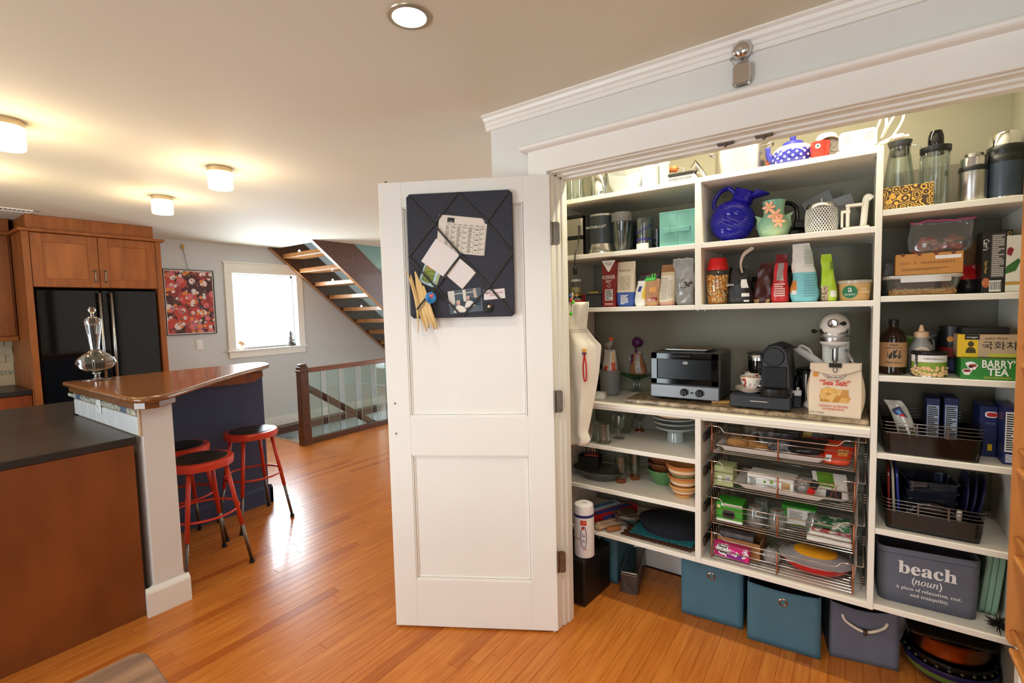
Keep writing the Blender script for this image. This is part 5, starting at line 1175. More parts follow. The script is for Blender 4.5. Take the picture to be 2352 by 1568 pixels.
g = G(); g.box(tw_ * .32, -.02, dz1 - .016, tw_ * .62, -.012, dz1 - .008, .002); g.box(tw_ * .33, -.014, dz1 - .015, tw_ * .36, 0, dz1 - .009); g.box(tw_ * .58, -.014, dz1 - .015, tw_ * .61, 0, dz1 - .009); build('door_handle', g, black, d_)
g = G()
for k in range(9): g.tube([(.03, .03 + k * .02, dz0 + .045), (tw_ - .03, .03 + k * .02, dz0 + .045)], .0014, 5)
g.tube([(.03, .02, dz0 + .045), (tw_ - .03, .02, dz0 + .045)], .002, 5); build('rack', g, wire, t)
for fx in (.51, .73):
    g = G(); M_ = Matrix.Translation((tw_ * fx, -.002, .043)) @ Matrix.Rotation(R(90), 4, 'X'); g.lathe([(0, .018), (.014, .018), (.0165, .015), (.0175, 0)][::-1], 24, M=M_); g.box(-.003, -.015, .015, .003, .015, .022, .001, M=M_); k_ = build('knob', g, black, t)
    g = G()
    for j in range(11):
        a = R(-40 + j * 26); g.box(-.0008, .021, 0, .0008, .0245, .0008, M=M_ @ Matrix.Rotation(a, 4, 'Z'))
    build('dial_marks', g, white_ink, k_)
g = G(); g.prism(rrect(tw_ * .6, .038, tw_ * .645, .046, .003), -.0032, -.001, 'y'); build('indicator', g, ink, t)
g = G(); g.prism(rrect(tw_ * .49, dz1 - .052, tw_ * .56, dz1 - .04, .003), -.0005, .0015, 'y'); lg = build('logo_badge', g, flat((196, 196, 194)), t)
txt('DASH', t, (tw_ * .525, -.0012, dz1 - .046), .008, ink, width=tw_ * .055)
for x in (.03, tw_ - .03):
    for y in (.03, .22): g = G(); g.cyl(.009, 0, .014, 12, (x, y, 0)); build('foot', g, black, t)
# oven tray upside on the toaster
t = thing('oven_tray', 'shallow steel oven tray resting on top of the toaster oven', 'tray', (TX0 + tw_ * .52, TY + .1, GT + th))
def trayf(g, w_, d_, h_, th_=.0015, lip=.008, r=.012):
    a = rrect(-w_ / 2 + .01, -d_ / 2 + .01, w_ / 2 - .01, d_ / 2 - .01, r); b = rrect(-w_ / 2, -d_ / 2, w_ / 2, d_ / 2, r + .004); c = rrect(-w_ / 2 - lip, -d_ / 2 - lip, w_ / 2 + lip, d_ / 2 + lip, r + .008); n_ = len(a)
    vs = [(p[0], p[1], 0) for p in a] + [(p[0], p[1], h_) for p in b] + [(p[0], p[1], h_) for p in c] + [(p[0], p[1], h_ - .002) for p in c] + [(p[0], p[1], h_ - .002) for p in b] + [(p[0], p[1], .0018) for p in a]
    fs = []
    for r_ in range(3): fs += [(r_ * n_ + i, r_ * n_ + (i + 1) % n_, (r_ + 1) * n_ + (i + 1) % n_, (r_ + 1) * n_ + i) for i in range(n_)]
    fs += [(4 * n_ + i, 4 * n_ + (i + 1) % n_, 5 * n_ + (i + 1) % n_, 5 * n_ + i) for i in range(n_)]
    fs += [(3 * n_ + i, 3 * n_ + (i + 1) % n_, 4 * n_ + (i + 1) % n_, 4 * n_ + i) for i in range(n_)]
    fs += [tuple(range(n_))[::-1], tuple(5 * n_ + i for i in range(n_))]
    g.add(vs, fs); return g
g = G(); trayf(g, .2, .17, .014); build('pan', g, steel, t)
# bamboo tongs and cable by the toaster
t = thing('bamboo_tongs', 'small bamboo tongs lying on the granite between toaster and coffee drawer', 'tongs', (-0.5004,2.3569, GT), R(30))
g = G(); 
for s in (-1, 1): g.prism([(-.045, 0), (.055, s * .012), (.055, s * .02), (-.045, s * .006)], .001, .01, 'z', M=Matrix.Rotation(R(90 * 0), 4, 'X'))
build('arms', g, mat('bamboo', (206, 156, 88), .45, var=.1, scale=30), t)
t = thing('toaster_cable', 'black power cord coiled behind the bamboo tongs', 'cord', (-0.5259,2.5726, GT + .006))
g = G(); g.tube(spline([(-.05, .05, 0), (-.01, .02, .008), (.02, -.01, .004), (.03, .02, .012), (.0, .05, .004), (.05, .07, 0)], 7), .0032, 6); build('cable', g, black, t)
# coffee drawer, machine, frother, cups
CX0, CX1, CY = -0.4525, -0.2186, 2.285
cw = CX1 - CX0; dkb = mat('matte_dark_plastic', (38, 41, 46), .45, var=.06)
t = thing('capsule_drawer', 'low dark capsule drawer with a silver lens shaped handle under the coffee machine', 'drawer box', (CX0 + cw / 2, CY + .15, GT))
g = G(); g.box(-cw / 2, -.145, .004, cw / 2, .15, .062, .006); build('case', g, dkb, t)
g = G(); g.box(-cw / 2, -.152, .004, cw / 2, -.146, .058, .003); d_ = build('drawer', g, dkb, t)
g = G(); g.ball(1, (0, -.152, .034), 20, 8, (.04, .005, .0045)); build('handle', g, steel, d_)
mx_ = -0.2816
t = thing('coffee_machine', 'black capsule coffee machine with ribbed front standing on the dark drawer', 'coffee machine', (mx_, 2.32, GT + .0625))
out = [(-.056, 0), (.06, 0), (.058, .1), (.05, .17)] + arc(0, .165, .05, R(5), R(175), 10) + [(-.05, .17), (-.052, .1)]
g = G(); g.prism(out, 0.0, .2, 'y', b=.006); build('body', g, dkb, t)
g = G(); g.lathe([(0, .006), (.038, .006), (.041, .002), (.041, -.004)][::-1], 32, M=Matrix.Translation((-.004, .001, .162)) @ Matrix.Rotation(R(90), 4, 'X')); build('round_front', g, black, t)
g = G(); g.box(-.045, -.006, .03, .046, .004, .12, .003)
for k in range(11): g.box(-.038, -.0095, .036 + k * .0075, .04, -.005, .04 + k * .0075, .0012)
build('ribbed_panel', g, black, t)
g = G(); g.lathe([(0, 0), (.052, 0), (.054, .004), (.053, .03), (.04, .032), (0, .033)], 30, c=(0, -.02, 0), sy=.8); build('drip_tray', g, black, t)
g = G(); g.prism([(-.03, .21), (.02, .228), (.045, .222), (.078, .206), (.08, .2), (.04, .206), (0, .2)], .01, .1, 'y', b=.003); build('lever', g, blackg, t)
t = lathed('milk_frother', 'black milk frother with a chrome collar and dotted scale beside coffee machine', 'frother', (-0.3586 - .002, 2.44, GT + .0625), [('body', [(0, 0), (.042, 0), (.044, .004), (.044, .135)], blackg), ('collar', [(.0445, .135), (.0445, .158), (.042, .162)], chrome), ('lid', [(.05, .162), (.051, .168), (.04, .172), (0, .173)], smoke_g)], n=32)
g = G()
for j in range(3):
    for k in range(8): a = R(-82 + j * 9); g.ball(.0016, (.0443 * math.cos(a), .0443 * math.sin(a), .06 + k * .009), 6, 4)
build('scale_dots', g, white_ink, t)['kind'] = 'stuff'
porc = mat('floral_porcelain', (236, 232, 226), .15, var=.02)
rust = flat((176, 62, 38)); leafg = flat((60, 104, 70))
sx_, sy_ = -0.3814, 2.345
for k in range(3):
    t = thing('saucer', ('bottom', 'middle', 'topmost')[k] + ' floral porcelain saucer of the stack left of coffee machine', 'saucer', (sx_, sy_, GT + .0625 + k * .0055), group='floral saucers')
    g = G(); g.lathe([(0, 0), (.03, 0), (.034, .003), (.058, .012), (.0595, .0135), (.057, .0135), (.034, .006), (0, .004)], 32); build('dish', g, porc, t)
    g = G(); g.lathe([(.0575, .0136), (.0598, .0138), (.0596, .0128)], 32); build('rim_band', g, mat('gold_rim', (190, 140, 70), .3, .6), t)
def cup(loc, label, s=1, rz=0):
    t = thing('tea_cup', label, 'cup', loc, rz)
    g = G(); g.lathe([(0, .002), (.018 * s, 0), (.02 * s, .004), (.034 * s, .02 * s), (.04 * s, .05 * s), (.0385 * s, .05 * s), (.032 * s, .02 * s), (0, .006)], 30); build('bowl', g, porc, t)
    g = G(); g.lathe([(.0405 * s, .0475 * s), (.0405 * s, .0505 * s), (.038 * s, .0505 * s)], 30); build('gold_rim', g, mat('gold_rim', (190, 140, 70)), t)
    g = G(); g.tube(spline([(.036 * s, 0, .042 * s), (.056 * s, 0, .04 * s), (.055 * s, 0, .02 * s), (.032 * s, 0, .014 * s)], 6), .0035 * s, 8); build('handle', g, porc, t)
    g = G(); q = random.Random(5)
    for k in range(26):
        a = R(200 + 140 * q.random()); zz = (.012 + .03 * q.random()) * s; rr = (.034 + .006 * min(1, (zz / s - .02) / .03)) * s if zz > .02 * s else (.02 + .014 * zz / (.02 * s)) * s
        big = k < 9; cx_ = R(250 + 18 * q.random()) if big else a
        g.ball((.0042 if big else .0022) * s, (rr * math.cos(cx_), rr * math.sin(cx_), zz), 7, 5, (1, .6, 1), mi=0 if big or k % 2 else 1)
    build('painted_flowers', g, [rust, leafg], t)
    return t
cup((sx_ + .004, sy_, GT + .0625 + .0165), 'large floral teacup standing on the saucer stack', 1.12, R(-20))
cup((-0.3814 - .008, 2.40, GT + .0625), 'lower small floral cup stacked against the milk frother', .85, R(30))
cup((-0.3781 - .001, 2.385, GT + .0625 + .0435), 'upper small floral cup nested on the cup below it', .8, R(60))
# black cords and white adaptor
t = thing('power_cables', 'tangled black cords on the granite right of the coffee drawer', 'cord', (-0.2291,2.6342, GT + .004))
g = G(); g.tube(spline([(-.04, .06, .06), (0, .05, .055), (.03, .06, .03), (.01, .03, .0), (-.03, .01, .03), (.02, 0, .01), (.06, .04, .0)], 7), .0035, 6); g.tube(spline([(-.03, .08, .045), (.02, .07, .05), (.05, .02, .004)], 8), .003, 6); build('cables', g, black, t)
t = thing('white_adaptor', 'white plug adaptor standing above the tangled cords', 'adaptor', (-0.2026, 2.41, GT))
g = G(); g.box(-.014, -.014, .05, .014, .014, .075, .004); g.cyl(.006, .075, .088, 10, b=.002); g.box(-.03, -.006, .06, -.012, .006, .072, .003); build('block', g, white_pl, t)
g = G(); g.box(-.016, -.016, 0, .016, .016, .05, .003); build('base', g, black, t)
# stand mixer
KX = -0.0831; KY = 2.475
mixw = mat('mixer_white_enamel', (240, 235, 225), .38, var=.01)
t = thing('stand_mixer', 'white stand mixer facing forward with a chrome band in the right counter corner', 'stand mixer', (KX, KY, GT))
g = G(); g.prism(arc(-.03, -.065, .068, R(95), R(270), 10) + arc(.015, -.075, .058, -PI / 2, R(0), 6) + [(.073, .12), (-.045, .12), (-.045, .01)], 0, .035, 'z', b=.012); build('base', g, mixw, t)
g = G(); g.prism(rrect(-.04, .04, .06, .13, .03, 5), .03, .29, 'z', b=.004); g.box(-.036, .02, .12, .056, .06, .29, .008); build('column', g, mixw, t)
hz = 1.3742 - GT; r_ = 0.0536
g = G(); g.lathe([(r_ * k, d) for k, d in ((0, 0), (.42, .004), (.76, .02), (.94, .045), (1, .08), (1, .16), (.95, .21), (.7, .26), (0, .275))], 36, M=Matrix.Translation((.008, -.1, hz)) @ Matrix.Rotation(R(-90), 4, 'X'), sy=1.06); build('motor_head', g, mixw, t)
g = G(); g.lathe([(r_ * k, d) for k, d in ((0, 0), (.24, 0), (.42, .008), (.8, .014), (.97, .026), (.98, .05))], 36, M=Matrix.Translation((.008, -.038, hz - .09))); build('planetary_housing', g, mixw, t)
g = G(); g.lathe([(r_ * k, d) for k, d in ((.96, 0), (1.02, 0), (1.03, .003), (1.03, .016), (1.0, .018))], 36, M=Matrix.Translation((.008, -.036, hz - .058))); build('drip_ring', g, steel, t)
g = G(); g.lathe([(r_ * 1.09, 0), (r_ * 1.09, .024)], 40, M=Matrix.Translation((.008, -.034, hz - .03)), a0=R(170), a1=R(370)); build('trim_band', g, steel, t)
for k, ch in enumerate('KitchenAid'): a = R(-138 + k * 10.6); txt(ch, t, (.008 + (r_ * 1.09 + .0012) * math.cos(a), -.034 + (r_ * 1.09 + .0012) * math.sin(a), hz - .018), .0175, ink, bold=.0005, rot=(R(90), 0, a + PI / 2))
g = G(); g.lathe([(0, .02), (.014, .019), (.018, .014), (.019, 0)][::-1], 30, M=Matrix.Translation((.004, -.097, hz + .018)) @ Matrix.Rotation(R(90), 4, 'X')); build('hub_cap', g, chrome, t)
for p, d_ in (((.028, -.098, hz + .016), (1, -.4, .1)), ((-.05, -.06, hz - .016), (-1, -.2, 0))):
    g = G(); v = Vector(d_).normalized(); g.tube([Vector(p), Vector(p) + v * .01], .0035, 8); g.ball(.009, tuple(Vector(p) + v * .014), 12, 8, (1.1, 1, 1)); build('knob', g, blackg, t)
g = G(); g.cyl(.011, -.05, .002, 16, (.012, -.04, hz - .09)); g.cyl(.008, -.062, -.05, 14, (.012, -.04, hz - .09)); g.box(-.002, -.043, hz - .142, .026, -.037, hz - .138); build('beater_shaft', g, steel, t)
g = G(); g.tube(spline([(.05, -.02, .25), (.075, -.05, .2), (.09, -.07, .14), (.09, -.075, .08)], 6), .006, 8); build('bowl_arm', g, chrome, t)
g = G(); g.tube(spline([(-.06, -.1, .13), (-.03, -.12, .175), (.0, -.12, .15), (.03, -.125, .19), (.06, -.12, .2), (.085, -.11, .15), (.095, -.1, .1)], 7), .004, 8); g.tube(spline([(.0, -.125, .135), (.03, -.13, .185), (.055, -.13, .165), (.04, -.13, .14)], 6), .004, 8); build('cord', g, mat('beige_cord', (176, 152, 112), .5), t)
# electric kettle / grinder and white hand mixer
t = lathed('steel_kettle', 'dark topped steel kettle between coffee machine and stand mixer', 'kettle', (KX - .098, 2.535, GT), [('base_ring', [(0, 0), (.042, 0), (.044, .01)], black), ('body', [(.042, .01), (.042, .12), (.04, .135)], mat('dark_chrome', (110, 106, 102), .15, 1)), ('lid', [(.042, .135), (.042, .15), (.034, .158), (0, .16)], black)], n=32)
g = G(); g.tube(spline([(-.02, -.036, .12), (-.03, -.058, .11), (-.03, -.058, .03), (-.02, -.038, .02)], 6), .007, 8, flatten=1.4); build('handle', g, blackg, t)
t = thing('hand_blender', 'white hand blender lying tilted across the kettle top', 'hand blender', (KX - .085, 2.50, GT + .2), rot=(0, R(28), R(-20)))
g = G(); g.tube([(-.075, 0, .012), (-.05, 0, .014), (0, 0, .012), (.05, 0, .01)], [.012, .017, .019, .014], 14); build('body', g, white_pl, t)
g = G(); g.tube(spline([(-.06, 0, .02), (-.055, -.01, .04), (-.02, -.01, .042), (.0, 0, .025)], 6), .006, 8); build('trigger_guard', g, white_pl, t)
# chip bag with binder clip
wq = (-0.0561,0.1883,0.2023)
chip_p = mat('chip_bag_paper', (226, 208, 184), .55, var=.03, scale=8)
bx = (-0.1518 + 0.033) / 2; bw = 0.0249 - -0.1458; bh = .206
t = thing('chip_bag', 'cream paper chip bag with red print and a clear window, on the granite', 'chip bag', (bx - .006, 2.275 + .036, GT), R(-2)); t['w'], t['h'], t['d'] = bw, bh, .1
def cb(u, v):
    x = (u - .5) * bw * (1 - .1 * (1 - v) * 0 + .0); b = .036 * (1 - .82 * max(0, (v - .45) / .55) ** 1.3); y = -b - .007 * math.sin(PI * u) * math.sin(PI * min(1, v * 1.2)); k = noise.noise(Vector((u * 4, v * 4, 2))) * .003
    return (x * (1 + .02 * math.sin(v * 5)), y + k + .012 * v * v, v * bh)
def cbb(u, v):
    p = cb(1 - u, v); b = .036 * (1 - .82 * max(0, (v - .45) / .55) ** 1.3); return (p[0], b + .012 * v * v + .006, p[2])
g = G(); g.sheet(cb, 22, 20); g.sheet(cbb, 10, 14)
def side(s):
    def f(u, v):
        p = cb(1 if s > 0 else 0, v); b = .036 * (1 - .82 * max(0, (v - .45) / .55) ** 1.3); y0, y1 = p[1], b + .012 * v * v + .006; uu = u if s > 0 else 1 - u
        return (p[0] + s * (.012 * math.sin(PI * uu) * math.sin(PI * min(1, v * 1.15))), y0 + (y1 - y0) * uu, p[2])
    return f
g.sheet(side(1), 6, 14); g.sheet(side(-1), 6, 14); g.box(-bw / 2, -.036, 0, bw / 2, .04, .001); build('bag', g, chip_p, t)
g = G()   # rolled top flap
def fl(u, v): x = (u - .5) * bw * 1.0; return (x, -.009 - .016 * v + .004 * math.sin(u * 7), bh + .004 - v * (.024 + .022 * math.sin(PI * u)) + .006 * (u - .5))
g.sheet(fl, 16, 6, th=.002); build('folded_top', g, chip_p, t)
def cpt(fx, fz, off=.0015): p = cb(fx, fz); return (p[0], p[1] - off, p[2])
redi = flat((206, 66, 44))
def band(n_, r0, r1, m_, a0=R(200), a1=R(340), cz=1.0, nm='logo_arc'):
    g = G(); N_ = 20
    for k in range(N_):
        q = []
        for rr, kk in ((r0, k), (r1, k), (r1, k + 1), (r0, k + 1)):
            a = a0 + (a1 - a0) * kk / N_; fx, fz = .49 + rr * math.cos(a) * .9, cz - .14 + rr * math.sin(a) * .62; q.append(cpt(fx, fz, .0012 + .0002 * n_))
        g.add(q, [(0, 1, 2, 3)])
    return build(nm, g, m_, t)
band(1, .0, .27, flat((232, 222, 204)), nm='logo_field'); band(2, .262, .275, flat((46, 96, 70))); band(3, .225, .236, redi); band(4, .2, .206, flat((60, 60, 58)))
p = cpt(.49, .75, .003); txt('Dirty Chip Co', t, p, .012, flat((50, 70, 60)), width=bw * .28)
p = cpt(.5, .645, .004); txt('\u201cSea Salt\u201d', t, p, .03, redi, width=bw * .6, bold=.0006, rot=(R(86), 0, 0))
p = cpt(.48, .2, .003); txt('NATURALLY GLUTEN FREE', t, p, .011, redi, width=bw * .56, rot=(R(92), 0, 0)); p = cpt(.48, .14, .003); txt('NO PRESERVATIVES', t, p, .011, redi, width=bw * .42, rot=(R(92), 0, 0))
p = cpt(.16, .06, .003); txt('NET WT. 12oz (340g)', t, p, .006, ink, width=bw * .28, rot=(R(92), 0, 0))
g = G(); N_ = 8
for i in range(N_):
    for j in range(6):
        q = [cpt(.23 + .54 * (i + a) / N_, .28 + .25 * (j + b) / 6, .0014) for a, b in ((0, 0), (1, 0), (1, 1), (0, 1))]; g.add(q, [(0, 1, 2, 3)], 0, True)
wn = build('window', g, mat('chips_in_window', (190, 132, 46), .35, rgb2=(232, 196, 120), scale=36, mode='voronoi'), t)
g = G(); q = random.Random(8)
for k in range(16):
    p = cpt(.28 + .44 * q.random(), .32 + .19 * q.random(), -.0005); g.ball(.015, p, 9, 5, (1, .12, .8), M=None, bump=.2, seed=k)
build('chips', g, mat('corn_chip', (206, 146, 56), .45, rgb2=(236, 196, 110), scale=50), t)
g = G(); p = cpt(.11, .77, .002); g.box(p[0] - .008, p[1] - .0005, p[2] - .012, p[0] + .008, p[1], p[2] + .012); build('orange_stamp', g, flat((206, 140, 50)), t)
t2 = thing('binder_clip', 'black binder clip closing the top of the cream chip bag', 'clip', (bx - .006, 2.294, GT + bh - .012))
g = G(); g.prism([(-.012, 0), (-.004, .016), (.004, .016), (.012, 0), (.010, 0), (.003, .0135), (-.003, .0135), (-.010, 0)], -.021, .021, 'x'); build('clamp', g, black, t2)
g = G(); g.tube(spline([(-.006, -.012, 0), (-.006, -.018, -.012), (0, -.02, -.02), (.006, -.018, -.012), (.006, -.012, 0)], 5), .0012, 6); build('wire_arm', g, black, t2)


# ============================================================ SHELF A: GLASSWARE
def glass_(name, label, cat, xy, z, prof, group=None, m=None, n=28):
    return lathed(name, label, cat, (xy[0], xy[1], z), [('glass', prof, m or jar_g)], group, n=n)
tum = [(0, .004), (.034, .003), (.037, .0), (.038, .004), (.04, .1), (.0375, .1), (.0355, .012), (0, .012)]
glass_('tumbler', 'heavy clear straight tumbler at the front of the glassware shelf', 'glass', (-1.0466,2.2513), SA, tum)
glass_('tumbler', 'clear straight tumbler partly hidden by the apron hem', 'glass', (-1.1262, 2.266), SA, tum)
gob = [(0, .001), (.03, .0), (.032, .003), (.01, .009), (.006, .014), (.007, .03), (.011, .034), (.007, .038), (.008, .044), (.028, .056), (.036, .08), (.038, .118), (.036, .118), (.034, .08), (.025, .058), (0, .05)]
glass_('goblet', 'short stemmed clear goblet beside the front tumbler', 'glass', (-1.0132,2.3678), SA, gob)
glass_('footed_bowl', 'fluted clear glass footed bowl behind the goblet', 'glass bowl', (-1.0304,2.5046), SA, [(0, .003), (.028, .0), (.03, .004), (.026, .012), (.045, .05), (.056, .095), (.053, .098), (.042, .052), (.02, .014), (0, .012)])
t = glass_('amber_footed_glass', 'clear glass with an orange foot behind the fluted bowl', 'glass', (-0.9751,2.5693), SA, [(.01, .012), (.006, .03), (.008, .05), (.03, .08), (.034, .14), (.032, .14), (.028, .082), (0, .055)])
g = G(); g.lathe([(0, .0), (.028, .0), (.027, .004), (.012, .011), (.008, .014), (0, .014)], 24); build('foot', g, clear('amber_glass', (226, 140, 60), .3, .05, haze=.3, hcol=(190, 100, 30)), t)
cs = (-0.7406,2.4019)
for k, (r_, z_, lb) in enumerate(((.098, .062, 'lower clear glass cake plate on the glassware shelf pedestal'), (.104, .088, 'middle clear glass plate stacked on the cake plate'), (.108, .112, 'upper clear glass plate under the round wooden board'))):
    pr_ = [(0, z_), (r_ * .6, z_ + .003), (r_, z_ + .014), (r_ + .004, z_ + .022), (r_, z_ + .022), (r_ * .6, z_ + .01), (0, z_ + .008)]
    if k == 0: pr_ = [(0, .001), (.042, .0), (.044, .004), (.041, .012), (.036, .05)] + [(.06, .062)] + pr_[2:]
    glass_('cake_plate', lb, 'cake stand', (cs[0], cs[1] + .044), SA, pr_, group='stacked clear glass cake plates', m=clear('pressed_glass', (236, 240, 238), .3, .04, haze=.32), n=44)
t = thing('round_board', 'round pale wooden board lying on top of the glass cake plates', 'board', (cs[0], cs[1] + .044, SA + .136)); g = G(); g.cyl(.095, 0, .014, 40, b=.004); build('board', g, mat('pale_wood_board', (206, 170, 134), .5, var=.1, scale=12, stretch=(1, 8, 1)), t)

# ============================================================ SHELF B: BOWLS AND PANS
bg_ = (-0.8008,2.4011)
gr_g = mat('green_stoneware', (86, 130, 78), .2, var=.06); br_g = mat('brown_stoneware', (86, 46, 26), .2, rgb2=(110, 62, 36), scale=20)
def bowl(loc, r, h, m, label, bands=(), group='stoneware mixing bowls'):
    t = thing('mixing_bowl', label, 'bowl', loc, 0, group)
    g = G(); g.lathe([(0, 0), (r * .56, 0), (r * .58, .005), (r * .86, h * .5), (r * .98, h * .84), (r * 1.03, h * .86), (r * 1.03, h * .99), (r * .985, h), (r * .95, h * .97), (r * .82, h * .5), (r * .5, .012), (0, .009)], 40); build('bowl', g, m, t)
    for z0, z1, bm in bands:
        f = lambda z: r * (.58 + .28 * min(1, z / (h * .5)) + .12 * max(0, (z - h * .5) / (h * .34))) if z < h * .84 else r * 1.03
        g = G(); g.lathe([(f(z0 * h) + .0007, z0 * h), (f((z0 + z1) / 2 * h) + .001, (z0 + z1) / 2 * h), (f(z1 * h) + .0007, z1 * h)], 40); build('glaze_band', g, bm, t)
    return t
bx_, by_ = bg_[0], bg_[1] + .035
bowl((bx_, by_, SB), .078, .078, gr_g, 'green stoneware mixing bowl under two brown bowls')
bowl((bx_, by_, SB + .052), .074, .062, br_g, 'lower dark brown stoneware bowl nested in the green bowl')
bowl((bx_, by_, SB + .09), .077, .062, br_g, 'upper dark brown stoneware bowl nested in the brown bowl')
yw = mat('yellow_ware', (196, 140, 78), .25, rgb2=(206, 154, 92), scale=14); cb_ = mat('cream_band', (226, 206, 182), .3); sg = mat('sage_band', (140, 138, 100), .3); rb = mat('rust_band', (176, 96, 48), .3)
sx2, sy2 = -0.6615, 2.254 + .055
bowl((sx2, sy2, SB), .062, .06, yw, 'bottom small yellow ware bowl of the striped stack', ((.3, .4, rb), (.5, .6, cb_)), 'striped yellow ware bowls')
bowl((sx2, sy2, SB + .04), .069, .066, yw, 'middle yellow ware bowl of the striped stack', ((.28, .36, rb), (.42, .62, cb_), (.87, .98, rb)), 'striped yellow ware bowls')
bowl((sx2, sy2, SB + .085), .077, .075, yw, 'top sage striped yellow ware bowl of the stack', ((.2, .5, sg), (.56, .72, cb_), (.87, .98, rb)), 'striped yellow ware bowls')
tg = (-0.9893,2.3225)
t = glass_('iced_tea_glass', 'tall clear glass with an amber base on the bowl shelf', 'glass', (tg[0], tg[1] + .01), SB, [(.0, .02), (.026, .02), (.031, .135), (.029, .135), (.024, .024)])
g = G(); g.lathe([(0, 0), (.0255, 0), (.027, .004), (.0262, .02), (0, .02)], 26); build('amber_base', g, clear('amber_glass', (226, 140, 60)), t)
t = glass_('tall_glass', 'second tall clear glass with amber base behind the first', 'glass', (tg[0] + .045, tg[1] + .09), SB, [(.0, .02), (.024, .02), (.03, .15), (.028, .15), (.022, .024)])
g = G(); g.lathe([(0, 0), (.023, 0), (.0242, .02), (0, .02)], 24); build('amber_base', g, clear('amber_glass', (226, 140, 60)), t)
pb = (-1.1555,2.2589)
pyrex = clear('grey_oven_glass', (190, 194, 192), .3, .05, haze=.16, hcol=(120, 122, 120))
t = thing('oval_glass_dish', 'large oval grey glass dish under dark baking pans on the bowl shelf', 'dish', (pb[0] + .045, pb[1] + .07, SB)); g = G(); g.lathe([(0, 0), (.07, 0), (.11, .03), (.128, .05), (.126, .054), (.106, .032), (.066, .006), (0, .005)], 40, sx=1.15, sy=.75); build('dish', g, pyrex, t)
def panf(g, w0, d0, w1, d1, h, th_=.002):
    a = rrect(-w0 / 2, -d0 / 2, w0 / 2, d0 / 2, .01); b = rrect(-w1 / 2, -d1 / 2, w1 / 2, d1 / 2, .014); n_ = len(a)
    vs = [(p[0], p[1], 0) for p in a] + [(p[0], p[1], h) for p in b] + [(p[0] * 1.05, p[1] * 1.08, h) for p in b] + [(p[0] * 1.05, p[1] * 1.08, h - .002) for p in b] + [(p[0] * .98, p[1] * .97, h - .002) for p in b] + [(p[0] * .97, p[1] * .96, th_) for p in a]
    fs = [(r_ * n_ + i, r_ * n_ + (i + 1) % n_, (r_ + 1) * n_ + (i + 1) % n_, (r_ + 1) * n_ + i) for r_ in range(5) for i in range(n_)] + [tuple(range(n_))[::-1], tuple(5 * n_ + i for i in range(n_))]
    g.add(vs, fs); return g
dpan = mat('dark_bakeware', (34, 33, 33), .35, .3, var=.2)
for k, lb in enumerate(('lowest dark mini loaf pan stacked on the oval glass dish', 'second dark mini loaf pan stacked on the oval glass dish', 'topmost dark mini loaf pan on the oval glass dish')):
    t = thing('loaf_pan', lb, 'baking pan', (pb[0] + .0, pb[1] + .06, SB + .056 + k * .016), R(8), 'dark mini loaf pans'); g = G(); panf(g, .1, .07, .115, .08, .032); build('pan', g, dpan, t)
t = thing('red_packet', 'small dark red packet lying in the top loaf pan', 'packet', (pb[0] + .015, pb[1] + .045, SB + .122), R(12)); g = G(); g.box(-.035, -.015, 0, .035, .015, .01, .002); build('packet', g, mat('dark_red_print', (130, 40, 30), .5, var=.2, scale=60), t)
t = thing('pastry_cutters', 'bundle of small wire pastry cutters standing in the top loaf pan', 'cutters', (pb[0] + .0, pb[1] + .075, SB + .124)); g = G()
for k in range(6): g.lathe([(.018, 0), (.02, .03), (.0185, .03)], 14, c=(-.03 + k * .011, .002 * (k % 2), .002 * k), sx=.28)
build('rings', g, steel, t)

# ============================================================ SHELF C: ROLLS, SIFTER, PLACEMATS
def tilted_roll(name, label, cat, p, ln, r, m, rz, endm=None, core=True):
    t = thing(name, label, cat, p, rz); g = G(); M_ = Matrix.Translation((0, 0, r)) @ Matrix.Rotation(R(-90), 4, 'X'); g.cyl(r, 0, ln, 18, M=M_, b=.001); build('roll', g, m, t)
    if core: g = G(); g.lathe([(0, -.002), (r * .45, -.002), (r * .55, .001)], 14, M=M_); build('core', g, endm or kraft, t)
    return t
def lying_box(name, label, p, sx, sy, sz, m, rz, stripe=None):
    t = thing(name, label, 'box', p, rz); g = G(); g.box(-sx / 2, 0, 0, sx / 2, sy, sz, .001); build('carton', g, m, t)
    if stripe: g = G(); g.box(-sx / 2 - .0006, sy * .2, sz * .25, sx / 2 + .0006, sy * .8, sz * .75); g.box(-sx * .3, sy * .1, -.0002, sx * .3, sy * .9, sz + .0006); build('print', g, stripe, t)
    return t
cx0 = (-1.1039,2.2033)
lying_box('foil_box', 'pale blue wrap box lying at the back left of the placemat shelf', (cx0[0] - .09, cx0[1] + .07, SC), .05, .26, .05, mat('pale_blue_box', (176, 196, 206), .45, var=.1), R(-24), flat((90, 130, 170)))
lying_box('wrap_carton', 'red wrap box with blue print lying on the placemat shelf', (cx0[0] - .02, cx0[1] + .055, SC), .05, .3, .05, mat('red_box', (186, 36, 34), .4, var=.06), R(-26), flat((50, 70, 150)))
tilted_roll('woven_roll', 'rolled ticking striped mat with navy band on the placemat shelf', 'mat', (cx0[0] + .035, cx0[1] + .0, SC), .28, .022, mat('striped_ticking', (120, 88, 66), .8, rgb2=(196, 170, 140), scale=160, stretch=(1, 0, 0), contrast=(.42, .58)), R(-30))
t = thing('wooden_roller', 'turned wooden rolling handle lying beside the striped roll', 'utensil', (cx0[0] + .085, cx0[1] + .012, SC + .014), 0, None, (R(-90), 0, R(-42))); g = G(); g.lathe([(0, 0), (.01, .002), (.0135, .02), (.012, .05), (.009, .075), (.006, .08), (0, .081)], 16); build('handle', g, mat('honey_wood', (166, 104, 56), .4, var=.1, scale=20), t)
